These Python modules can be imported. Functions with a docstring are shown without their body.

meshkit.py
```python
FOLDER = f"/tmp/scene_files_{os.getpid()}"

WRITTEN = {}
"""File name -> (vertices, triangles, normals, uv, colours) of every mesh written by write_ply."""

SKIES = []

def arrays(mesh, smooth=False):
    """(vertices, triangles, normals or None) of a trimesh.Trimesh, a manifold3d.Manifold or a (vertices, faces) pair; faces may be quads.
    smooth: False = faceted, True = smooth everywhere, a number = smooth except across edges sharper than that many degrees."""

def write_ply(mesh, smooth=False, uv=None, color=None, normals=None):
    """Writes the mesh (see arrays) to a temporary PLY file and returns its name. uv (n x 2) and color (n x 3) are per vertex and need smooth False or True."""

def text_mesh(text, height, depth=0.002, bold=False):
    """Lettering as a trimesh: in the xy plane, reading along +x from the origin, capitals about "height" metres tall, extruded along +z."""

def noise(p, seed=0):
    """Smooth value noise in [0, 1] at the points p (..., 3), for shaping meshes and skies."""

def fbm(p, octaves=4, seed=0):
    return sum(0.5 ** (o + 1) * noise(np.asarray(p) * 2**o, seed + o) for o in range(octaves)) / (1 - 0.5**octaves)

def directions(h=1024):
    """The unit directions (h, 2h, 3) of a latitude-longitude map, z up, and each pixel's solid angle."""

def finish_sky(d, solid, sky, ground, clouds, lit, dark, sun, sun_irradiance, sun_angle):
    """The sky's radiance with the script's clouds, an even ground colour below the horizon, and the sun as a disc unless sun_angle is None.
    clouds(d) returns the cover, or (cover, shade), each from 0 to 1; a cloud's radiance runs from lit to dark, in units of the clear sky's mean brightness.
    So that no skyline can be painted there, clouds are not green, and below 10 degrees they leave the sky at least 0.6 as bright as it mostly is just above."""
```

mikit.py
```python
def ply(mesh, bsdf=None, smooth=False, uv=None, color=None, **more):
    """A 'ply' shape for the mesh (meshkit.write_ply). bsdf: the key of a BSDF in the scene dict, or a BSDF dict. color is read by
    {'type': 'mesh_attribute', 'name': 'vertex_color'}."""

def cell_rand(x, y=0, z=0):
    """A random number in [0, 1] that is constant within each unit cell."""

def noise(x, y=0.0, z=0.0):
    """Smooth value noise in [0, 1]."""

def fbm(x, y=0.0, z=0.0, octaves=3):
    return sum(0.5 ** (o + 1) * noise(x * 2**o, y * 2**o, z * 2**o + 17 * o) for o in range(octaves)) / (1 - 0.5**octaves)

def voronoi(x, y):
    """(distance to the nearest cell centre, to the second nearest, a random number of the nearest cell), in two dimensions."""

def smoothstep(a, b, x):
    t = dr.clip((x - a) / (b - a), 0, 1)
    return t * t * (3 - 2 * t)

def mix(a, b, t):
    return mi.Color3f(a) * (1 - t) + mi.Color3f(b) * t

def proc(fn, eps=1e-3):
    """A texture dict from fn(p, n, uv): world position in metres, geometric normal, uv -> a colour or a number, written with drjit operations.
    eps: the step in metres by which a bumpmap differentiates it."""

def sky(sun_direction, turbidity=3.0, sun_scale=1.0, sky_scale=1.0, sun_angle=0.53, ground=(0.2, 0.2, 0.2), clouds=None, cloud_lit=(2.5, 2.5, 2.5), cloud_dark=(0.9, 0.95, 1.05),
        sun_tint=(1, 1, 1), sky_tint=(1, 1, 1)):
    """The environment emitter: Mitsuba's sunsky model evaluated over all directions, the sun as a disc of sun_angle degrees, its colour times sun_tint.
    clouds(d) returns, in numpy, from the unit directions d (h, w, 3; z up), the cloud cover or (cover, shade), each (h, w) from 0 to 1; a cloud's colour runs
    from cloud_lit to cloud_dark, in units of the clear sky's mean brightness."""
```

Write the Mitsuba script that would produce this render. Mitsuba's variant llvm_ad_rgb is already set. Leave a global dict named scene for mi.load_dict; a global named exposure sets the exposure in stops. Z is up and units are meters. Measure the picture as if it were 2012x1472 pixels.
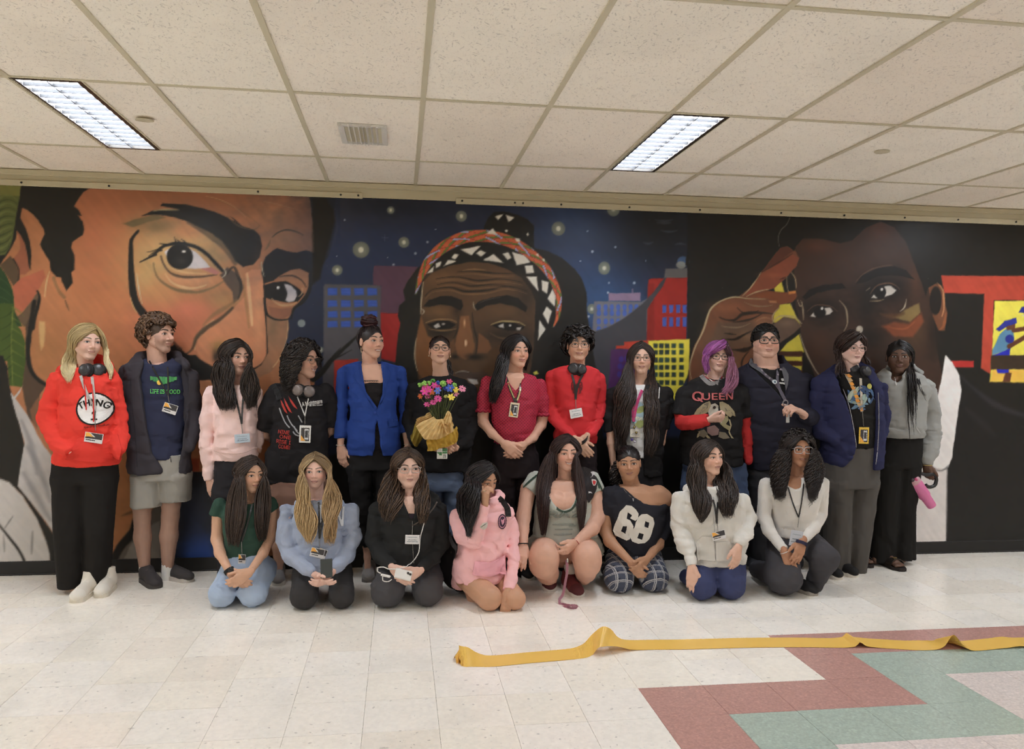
import math
import numpy as np
import trimesh
import manifold3d
import drjit as dr
import mitsuba as mi
import mikit
import meshkit
from scipy.spatial import cKDTree

T = mi.ScalarTransform4f
scene, labels = {}, {}

# ---------------------------------------------------------------- camera, light, exposure
YAW, PITCH, ROLL, FOCAL = 0.137884, -0.019582, 0.011352, 1587.85       # FOCAL in pixels of the 2012 x 1472 frame
CAM = np.array([0.0, -5.8026, 1.4915])
FWD = np.array([math.sin(YAW) * math.cos(PITCH), math.cos(YAW) * math.cos(PITCH), math.sin(PITCH)])
_r = np.array([math.cos(YAW), -math.sin(YAW), 0.0])
_u = np.cross(_r, FWD)
RIGHT, UP = math.cos(ROLL) * _r + math.sin(ROLL) * _u, math.cos(ROLL) * _u - math.sin(ROLL) * _r
scene['camera'] = {'type': 'perspective', 'fov': math.degrees(2 * math.atan(1006 / FOCAL)), 'fov_axis': 'x', 'near_clip': 0.05, 'far_clip': 60.0,
                   'to_world': T().look_at(origin=CAM.tolist(), target=(CAM + FWD).tolist(), up=UP.tolist())}
exposure = 1.25
LAMP = (10.2, 11.0, 12.0)              # radiance of the ceiling lamps' diffusers
LAMP_SPOTS = [(x, y) for y in (-1.928, -5.586, -9.243) for x in (-7.827, -4.779, -1.731, 1.317, 4.365, 7.413)]   # near left corner of each 1 x 4 ft lamp


def at(px, py, y):
 """The point of the plane at depth y that the photograph shows at (px, py)."""
 d = FWD + RIGHT * ((px - 1006) / FOCAL) - UP * ((py - 736) / FOCAL)
 return CAM + d * ((y - CAM[1]) / d[1])


def on_floor(px, py, z=0.0):
 d = FWD + RIGHT * ((px - 1006) / FOCAL) - UP * ((py - 736) / FOCAL)
 return CAM + d * ((z - CAM[2]) / d[2])


GAIN = 1.0                            # photographed colour (sRGB 0..255) -> surface colour


def col(c, g=1.0):
 x = np.asarray(c, float) / 255
 x = np.where(x < 0.04045, x / 12.92, ((x + 0.055) / 1.055) ** 2.4)
 x = x + 0.10 * ((x @ np.array([.3, .5, .2]))[..., None] - x)
 return np.clip(x * GAIN * g + 0.004, 0.004, 0.88)


# ---------------------------------------------------------------- materials
def bsdf(key, base=None, rough=0.6, spec=0.4, metal=0.0, bump=None, bump_scale=1.0, **more):
 b = {'type': 'principled', 'base_color': base if base is not None else {'type': 'mesh_attribute', 'name': 'vertex_color'}, 'roughness': rough, 'specular': spec, 'metallic': metal, **more}
 if bump is not None:
  b = {'type': 'bumpmap', 'arbitrary': bump, 'scale': bump_scale, 'bsdf': b}
 scene[key] = {'type': 'twosided', 'material': b}


bsdf('mat_skin', rough=0.5, spec=0.35)
bsdf('mat_cloth', rough=0.85, spec=0.15, sheen=0.15)
bsdf('mat_hair', rough=0.42, spec=0.45)
bsdf('mat_smooth', rough=0.3, spec=0.5)
bsdf('mat_matte', rough=0.7, spec=0.25)
bsdf('mat_metal', rough=0.28, spec=0.5, metal=0.85)
bsdf('mat_mural', rough=0.42, spec=0.28)
bsdf('mat_satin', rough=0.3, spec=0.5, sheen=0.5)
scene['mat_lens'] = {'type': 'thindielectric', 'int_ior': 1.25}


def rgb(c):
 return {'type': 'rgb', 'value': [float(v) for v in c]}


def floor_tex(p, n, uv):
 """cream vinyl with fine mottling and a few dark flecks; the tile's own colour is in the vertex colours of the other texture"""
 f = mikit.fbm(p.x * 60, p.y * 60, 3.0, octaves=3)
 w, _, r = mikit.voronoi(p.x * 16 + 2 * mikit.noise(p.x * 9, p.y * 9), p.y * 16)
 g, _, s = mikit.voronoi(p.x * 90, p.y * 90)
 fleck = dr.select((w < 0.10 * r) & (r > 0.74), 0.72, 1.0) * dr.select((g < 0.3) & (s > 0.93), 0.9, 1.0)
 scuff = 1 - 0.07 * mikit.smoothstep(0.5, 0.75, mikit.fbm(p.x * 3, p.y * 3, 1.0, octaves=3))
 return (0.94 + 0.12 * f) * fleck * scuff


def tinted(c, fn):
 c = [float(v) for v in c]
 return mikit.proc(lambda p, n, uv: mi.Color3f(*c) * fn(p, n, uv))


def mottle(p, n, uv):
 f = mikit.fbm(p.x * 120, p.y * 120, 2.0, octaves=3)
 g, _, s = mikit.voronoi(p.x * 70, p.y * 70)
 return (0.82 + 0.34 * f) * dr.select((g < 0.4) & (s > 0.85), 1.1, 1.0)


FLOOR_COLS = {'cream': [(205, 199, 188), (208, 202, 192), (202, 195, 184), (206, 201, 193)], 'pink': [(160, 120, 112)], 'teal': [(144, 158, 148)], 'grey': [(186, 176, 172)]}
for name, cs in FLOOR_COLS.items():
 for i, c in enumerate(cs):
  bsdf(f'mat_floor_{name}_{i}', tinted(col(c, 1.36), floor_tex if name == 'cream' else mottle), rough=0.2 if name == 'cream' else 0.24, spec=0.45)
bsdf('mat_floor_joint', rgb(col((120, 112, 98))), rough=0.6)


def ceiling_tex(p, n, uv):
 w, _, r = mikit.voronoi(p.x * 75 + 2 * mikit.noise(p.x * 40, p.y * 40), p.y * 55 + 2 * mikit.noise(p.x * 40, p.y * 40, 7.0))
 g, _, s = mikit.voronoi(p.x * 160, p.y * 160)
 hole = dr.select((w < 0.24) & (r > 0.66), 0.76, 1.0) * dr.select((g < 0.4) & (s > 0.82), 0.88, 1.0)
 stain = 1 - 0.06 * mikit.smoothstep(0.45, 0.8, mikit.fbm(p.x * 2.2, p.y * 2.2, 5.0, octaves=3))
 return hole * stain


for i, c in enumerate([(205, 199, 189), (201, 194, 183), (208, 202, 192)]):
 bsdf(f'mat_ceiling_{i}', tinted(col(c, 1.42), ceiling_tex), rough=0.9, spec=0.1)
bsdf('mat_grid_bar', rgb(col((178, 172, 150), 1.3)), rough=0.5)
bsdf('mat_wall', tinted(col((190, 180, 150), 1.05), lambda p, n, uv: 0.95 + 0.1 * mikit.fbm(p.x * 5, p.z * 5 + p.y * 5, 1.0)), rough=0.55, spec=0.3)
bsdf('mat_black', rgb((0.014, 0.013, 0.013)), rough=0.45)
bsdf('mat_white', rgb((0.62, 0.61, 0.58)), rough=0.5)


# ---------------------------------------------------------------- adding things
def numbered(name):
 if name not in scene and name not in labels and not any(k.startswith(name + '__') for k in scene):
  return name
 i = 1
 while f'{name}_{i:03d}' in scene or f'{name}_{i:03d}' in labels or any(k.startswith(f'{name}_{i:03d}__') for k in scene):
  i += 1
 return f'{name}_{i:03d}'


def add(name, mesh, mat, parent=None, color=None, smooth=False, label=None, category=None, group=None, kind=None, **more):
 """One entry of the scene; parent's key comes first. color: one colour (linear) or one per vertex, read by the shared materials."""
 key = numbered(f'{parent}__{name}' if parent else name)
 if isinstance(mesh, dict):
  scene[key] = mesh
 else:
  if color is not None and smooth not in (False, True):
   mesh, smooth = trimesh.graph.smooth_shade(mesh, angle=math.radians(smooth), facet_minarea=None), True
  n = len(mesh.vertices)
  if color is not None:
   color = np.broadcast_to(np.asarray(color, float), (n, 3))
  scene[key] = mikit.ply(mesh, mat, smooth=smooth, color=color, **more)
 note(key, label, category, group, kind)
 return key


def note(key, label=None, category=None, group=None, kind=None):
 d = {k: v for k, v in dict(label=label, category=category, group=group, kind=kind).items() if v}
 if d:
  labels[key] = {**labels.get(key, {}), **d}
 return key


def thing(name, label, category, group=None):
 key = numbered(name)
 return note(key, label, category, group)


def box(x0, x1, y0, y1, z0, z1, chamfer=0.0):
 if chamfer:
  c = chamfer
  pts = [(x, y, z) for x in (x0 + c, x1 - c) for y in (y0 + c, y1 - c) for z in (z0, z1)] + [(x, y, z) for x in (x0, x1) for y in (y0 + c, y1 - c) for z in (z0 + c, z1 - c)] + \
              [(x, y, z) for x in (x0 + c, x1 - c) for y in (y0, y1) for z in (z0 + c, z1 - c)]
  return trimesh.Trimesh(*_hull(pts), process=False)
 m = trimesh.creation.box((x1 - x0, y1 - y0, z1 - z0))
 m.apply_translation(((x0 + x1) / 2, (y0 + y1) / 2, (z0 + z1) / 2))
 return m


def _hull(pts):
 m = manifold3d.Manifold.hull_points(np.asarray(pts, float)).to_mesh()
 return np.array(m.vert_properties[:, :3], float), np.array(m.tri_verts, int)


def join(*ms):
 return trimesh.util.concatenate([m for m in ms if m is not None])


def unit(v):
 v = np.asarray(v, float)
 return v / (np.linalg.norm(v) + 1e-12)


def tubes(paths, radii, sides=6, flat=None, caps=True):
 """Many tapering tubes as one mesh. paths (n, m, 3), radii (n, m) or (m,) or a number; flat: (n, m) or number, the ratio of the second axis."""
 p = np.asarray(paths, float)
 if p.ndim == 2:
  p = p[None]
 n, m, _ = p.shape
 r = np.broadcast_to(np.asarray(radii, float), (n, m)) if np.ndim(radii) < 2 else np.asarray(radii, float)
 t = np.gradient(p, axis=1)
 t /= np.linalg.norm(t, axis=2, keepdims=True) + 1e-12
 ref = np.array([0.13, -0.97, 0.2])
 a = np.cross(t, ref)
 a /= np.linalg.norm(a, axis=2, keepdims=True) + 1e-9
 b = np.cross(t, a)
 ang = np.arange(sides) * 2 * np.pi / sides
 k = 1.0 if flat is None else flat
 v = p[:, :, None] + r[:, :, None, None] * (np.cos(ang)[:, None] * a[:, :, None] + np.sin(ang)[:, None] * b[:, :, None] * k)
 idx = np.arange(n * m * sides).reshape(n, m, sides)
 q = np.stack([idx[:, :-1], np.roll(idx, -1, 2)[:, :-1], np.roll(idx, -1, 2)[:, 1:], idx[:, 1:]], -1).reshape(-1, 4)
 f = [q[:, [0, 1, 2]], q[:, [0, 2, 3]]]
 if caps:
  for j, flip in ((0, True), (m - 1, False)):
   c = idx[:, j]
   for s in range(1, sides - 1):
    tri = np.stack([c[:, 0], c[:, s], c[:, s + 1]], -1)
    f.append(tri[:, ::-1] if flip else tri)
 return trimesh.Trimesh(v.reshape(-1, 3), np.vstack(f), process=False)


def resample(path, n, curve=True):
 p = np.asarray(path, float)
 d = np.r_[0, np.cumsum(np.linalg.norm(np.diff(p, axis=0), axis=1))]
 s = np.linspace(0, d[-1], n)
 if curve and len(p) > 2:
  from scipy.interpolate import PchipInterpolator
  return PchipInterpolator(d + np.arange(len(d)) * 1e-9, p)(s)
 return np.stack([np.interp(s, d, p[:, i]) for i in range(p.shape[1])], 1)


def ribbon(path, width, across, thick=0.0012):
 """A flat band of the width along the path, its breadth along the vector(s) across."""
 p = np.asarray(path, float)
 a = np.broadcast_to(np.asarray(across, float), p.shape)
 a = a / np.linalg.norm(a, axis=1, keepdims=True)
 t = np.gradient(p, axis=0)
 n = np.cross(t, a)
 n /= np.linalg.norm(n, axis=1, keepdims=True) + 1e-12
 w = np.broadcast_to(width, (len(p),))[:, None] / 2
 ring = np.stack([p - a * w, p + a * w, p + a * w + n * thick, p - a * w + n * thick], 1)
 m = len(p)
 idx = np.arange(m * 4).reshape(m, 4)
 nx = np.roll(idx, -1, 1)
 q = np.stack([idx[:-1], nx[:-1], nx[1:], idx[1:]], -1).reshape(-1, 4)
 f = np.vstack([q[:, [0, 1, 2]], q[:, [0, 2, 3]], [[0, 2, 1], [0, 3, 2]], idx[-1][[0, 1, 2]][None], idx[-1][[0, 2, 3]][None]])
 mesh = trimesh.Trimesh(ring.reshape(-1, 3), f, process=False)
 mesh.fix_normals()
 return mesh


# ---------------------------------------------------------------- the room
CEIL = 2.7121
X0, X1, YB = -9.0, 9.6, -11.5
note(add('floor', box(X0, X1, YB, 0.0, -0.05, -0.0022), 'mat_floor_joint'), 'pale vinyl tile floor with a stepped pink, teal and grey inlay', kind='structure')
TILE = 0.3048
FX, FY = 0.555 * TILE, 0.583 * TILE - 5.8026


def tile_kind(i, j):
 if j > 12 or i < 3 or (j > 10 and i < 6):
  return 'cream'
 if j == 12:
  return 'pink'
 if j == 11:
  return 'pink' if i == 6 else 'teal'
 if j == 10:
  return 'pink' if i < 7 else 'teal' if i == 7 else 'grey'
 if j == 9:
  return 'pink' if i == 3 else 'teal' if i < 8 else 'grey'
 return 'pink' if i == 3 else 'teal' if i == 4 else 'grey'


rng = np.random.default_rng(5)
seen = []
for j in range(-20, 19):
 for i in range(-32, 32):
  x, y = FX + i * TILE, FY + j * TILE
  if x + TILE < X0 or x > X1 or y + TILE < YB or y > 0:
   continue
  c = np.array([x + TILE / 2, y + TILE / 2, 0]) - CAM
  depth = c @ FWD
  px, py = 1006 + FOCAL * (c @ RIGHT) / max(depth, .1), 736 - FOCAL * (c @ UP) / max(depth, .1)
  vis = depth > 0.5 and -60 < px < 2072 and 1090 < py < 1540
  seen.append((depth if vis else 99 + rng.random(), i, j))
seen.sort()
tile_shapes = {}
rest = {}
for n, (d, i, j) in enumerate(seen):
 x, y = FX + i * TILE, FY + j * TILE
 kind = tile_kind(i, j)
 var = int(rng.integers(len(FLOOR_COLS[kind])))
 if n < 300 and d < 90 and y + TILE <= 0:
  if (kind, var) not in tile_shapes:
   tile_shapes[kind, var] = mikit.ply(box(0.0006, TILE - 0.0006, 0.0006, TILE - 0.0006, -0.003, 0.0, 0.0006), f'mat_floor_{kind}_{var}')
  lift = float(rng.uniform(-0.0003, 0.0))
  key = add('tile', {**tile_shapes[kind, var], 'to_world': T().translate([x, y, lift]).rotate([1, 0, 0], float(rng.normal(0, .03))).rotate([0, 1, 0], float(rng.normal(0, .03)))}, None, 'floor')
  if kind != 'cream':
   note(key, {'pink': 'dusty pink vinyl tile', 'teal': 'teal vinyl tile', 'grey': 'pinkish grey vinyl tile'}[kind])
 else:
  rest.setdefault((kind, 0), []).append(box(max(x, X0) + 0.0006, min(x + TILE, X1) - 0.0006, max(y, YB) + 0.0006, min(y + TILE, 0) - 0.0006, -0.003, 0.0))
for (kind, var), ms in rest.items():
 add('tile_field', join(*ms), f'mat_floor_{kind}_{var}', 'floor', kind='stuff')

note(add('wall_back', box(X0, X1, 0.0, 0.15, 0.0, CEIL + 0.1), 'mat_wall'), 'cream painted wall behind the mural', kind='structure')
note(add('wall_left', box(X0 - 0.15, X0, YB, 0.15, 0.0, CEIL + 0.1), 'mat_wall'), kind='structure')
note(add('wall_right', box(X1, X1 + 0.15, YB, 0.15, 0.0, CEIL + 0.1), 'mat_wall'), kind='structure')
note(add('wall_front', box(X0 - .15, X1 + .15, YB - 0.15, YB, 0.0, CEIL + 0.1), 'mat_wall'), kind='structure')
note(add('baseboard_back', join(box(X0, X1, -0.008, 0.0, 0.008, 0.094, 0.003), box(X0, X1, -0.016, 0.0, 0.0, 0.012, 0.003)), 'mat_black'), 'black rubber cove base along the foot of the mural wall', kind='structure')
# the cream strips with screws along the top of the painting; a gap between them
tr = note(add('trim_1', join(box(X0, -0.27, -0.014, 0.0, 2.604, 2.644, 0.003), box(X0, X1, -0.022, 0.0, 2.676, CEIL, 0.003)), 'mat_wall'), 'cream mounting strip above the left half of the mural', kind='structure')
tr2 = note(add('trim_2', box(0.385, X1, -0.014, 0.0, 2.592, 2.634, 0.003), 'mat_wall'), 'cream mounting strip above the right half of the mural', kind='structure')
screw = mikit.ply(trimesh.creation.cylinder(0.007, 0.006, sections=10, transform=trimesh.transformations.rotation_matrix(np.pi / 2, [1, 0, 0])), 'mat_black')
for i, x in enumerate([-1.95, -0.98, -0.42, -0.30, 0.43, 0.81, 0.87, 1.15, 1.66, 2.2, 2.84, 3.35, 3.85, 4.3, 4.8, -2.5]):
 add('screw', {**screw, 'to_world': T().translate([x, -0.0155, 2.624 if x < 0 else 2.614])}, None, tr if x < 0.3 else tr2)

# ceiling: lay-in tiles on a metal grid
XA, Y2 = -1.12137, 5.09381 - 5.8026
note(add('ceiling', box(X0, X1, YB, 0.0, CEIL + 0.03, CEIL + 0.1), 'mat_wall'), 'suspended ceiling of speckled white panels in a cream metal grid', kind='structure')
rows = [0.0, Y2] + [Y2 - 1.2192 * k for k in range(1, 9)]
cols_x = [XA + 0.6096 * k for k in range(-13, 18)]
lamp_cells = {(round((x - XA) / 0.6096), round((y - Y2) / -1.2192)) for x, y in LAMP_SPOTS}
cut_rng = np.random.default_rng(3)
shapes = {}
for r in range(len(rows) - 1):
 yb, ya = rows[r], max(rows[r + 1], YB)
 for k in range(-13, 17):
  x = XA + 0.6096 * k
  lamp = (k, r) in lamp_cells
  x0 = x + (0.3048 if lamp else 0)
  v = int(cut_rng.integers(3))
  ck = (round(yb - ya, 3), lamp, v)
  if ck not in shapes:
   shapes[ck] = mikit.ply(box(0.002, 0.6096 - 0.002 - (0.3048 if lamp else 0), 0.002, yb - ya - 0.002, 0, 0.016, 0.0008), f'mat_ceiling_{v}')
  add('panel', {**shapes[ck], 'to_world': T().translate([x0, ya, CEIL + 0.004 + float(cut_rng.uniform(0, 0.003))]).rotate([0, 1, 0], float(cut_rng.normal(0, .08)))}, None, 'ceiling')
for x in cols_x:
 add('grid_bar', box(x - 0.0125, x + 0.0125, YB, 0, CEIL - 0.002, CEIL + 0.005, 0.0008), 'mat_grid_bar', 'ceiling')
for y in rows[1:]:
 for a, b in ((X0, X1),):
  add('grid_bar', box(a, b, y - 0.0105, y + 0.0105, CEIL - 0.0012, CEIL + 0.005, 0.0008), 'mat_grid_bar', 'ceiling')
for x, y in LAMP_SPOTS:
 add('grid_bar', box(x + 0.3048 - 0.008, x + 0.3048 + 0.008, y, y + 1.2192, CEIL - 0.0012, CEIL + 0.005, 0.0008), 'mat_grid_bar', 'ceiling')

# troffer lamps: dark recess frame, glowing diffuser, louvre blades
bsdf('mat_blade', rgb((0.03, 0.03, 0.032)), rough=0.5)
blade = mikit.ply(box(0.024, 0.281, -0.002, 0.002, CEIL - 0.003, CEIL + 0.012), 'mat_blade')
spine = mikit.ply(box(0.1505, 0.1545, 0.03, 1.19, CEIL - 0.003, CEIL + 0.012), 'mat_blade')
pane = trimesh.Trimesh([(0.02, 0.02, 0), (0.285, 0.02, 0), (0.285, 1.199, 0), (0.02, 1.199, 0)], [[0, 2, 1], [0, 3, 2]], process=False)
frame = join(box(0.0, 0.022, 0, 1.2192, CEIL - .002, CEIL + .03), box(0.283, 0.3048, 0, 1.2192, CEIL - .002, CEIL + .03), box(0, .3048, 0, 0.022, CEIL - .002, CEIL + .03), box(0, .3048, 1.197, 1.2192, CEIL - .002, CEIL + .03))
bsdf('mat_recess', rgb((0.03, 0.024, 0.018)), rough=0.4)
frame_d = mikit.ply(frame, 'mat_recess')
pane_d = {**mikit.ply(pane, 'mat_white'), 'emitter': {'type': 'area', 'radiance': rgb(LAMP)}}
LAMP_LABEL = {(-1.731, -1.928): 'lit narrow ceiling lamp with louvre blades at the upper left', (1.317, -1.928): 'lit narrow ceiling lamp with louvre blades right of the air vent'}
for x, y in LAMP_SPOTS:
 t = thing('ceiling_lamp', LAMP_LABEL[x, y], 'ceiling light', 'recessed ceiling lamps') if (x, y) in LAMP_LABEL else note(numbered('ceiling_lamp'), kind='structure')
 mv = {'to_world': T().translate([x, y, 0])}
 add('frame', {**frame_d, **mv}, None, t)
 add('diffuser', {**pane_d, 'to_world': T().translate([x, y, CEIL + 0.018])}, None, t)
 if (x, y) in LAMP_LABEL:
  add('spine', {**spine, **mv}, None, t)
  for k in range(13):
   add('louvre_blade', {**blade, 'to_world': T().translate([x, y + 0.095 + k * 0.0858, 0])}, None, t)

# air vent, sprinkler cover plates, hole
v0, v1 = at(668, 250, 0), at(763, 275, 0)
def on_ceil(px, py, z=CEIL):
 return on_floor(px, py, z)
a, b = on_ceil(669, 277), on_ceil(760, 249)
vt = thing('air_vent', 'small white slotted air vent set in a ceiling panel', 'air vent')
vx0, vx1, vy0, vy1 = a[0] + 0.01, b[0], a[1], b[1]
vz = CEIL + 0.002
add('frame', join(box(vx0, vx1, vy0, vy0 + .02, vz - .012, vz), box(vx0, vx1, vy1 - .02, vy1, vz - .012, vz), box(vx0, vx0 + .03, vy0 + .02, vy1 - .02, vz - .012, vz), box(vx1 - .03, vx1, vy0 + .02, vy1 - .02, vz - .012, vz)), 'mat_white', vt)
add('backing', box(vx0 + .03, vx1 - .03, vy0 + .02, vy1 - .02, vz - .002, vz), 'mat_grid_bar', vt)
for k in range(7):
 xc = vx0 + 0.05 + (vx1 - vx0 - 0.1) * k / 6
 s = -1 if k < 3 else 1 if k > 3 else 0
 m = box(-0.0012, 0.0012, vy0 + .022, vy1 - .022, -0.016, 0.0)
 m.apply_transform(trimesh.transformations.rotation_matrix(0.55 * s, [0, 1, 0]))
 m.apply_translation([xc, 0, vz - .001])
 add('blade', m, 'mat_white', vt)
for (px, py, lb) in ((1733, 298, 'round white cover plate on a ceiling panel at the upper right'), (284, 233, 'round cover plate sagging from its hole beside the left ceiling lamp')):
 c = on_ceil(px, py)
 m = trimesh.creation.cylinder(0.042 if px > 1000 else 0.045, 0.006, sections=36)
 if px < 1000:
  m.apply_transform(trimesh.transformations.rotation_matrix(0.1, [1, 0, 0]))
 m.apply_translation([c[0], c[1], CEIL - 0.001 - (0.008 if px < 1000 else 0)])
 add('cover_plate', m, 'mat_grid_bar', label=lb, category='cover plate')
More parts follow.
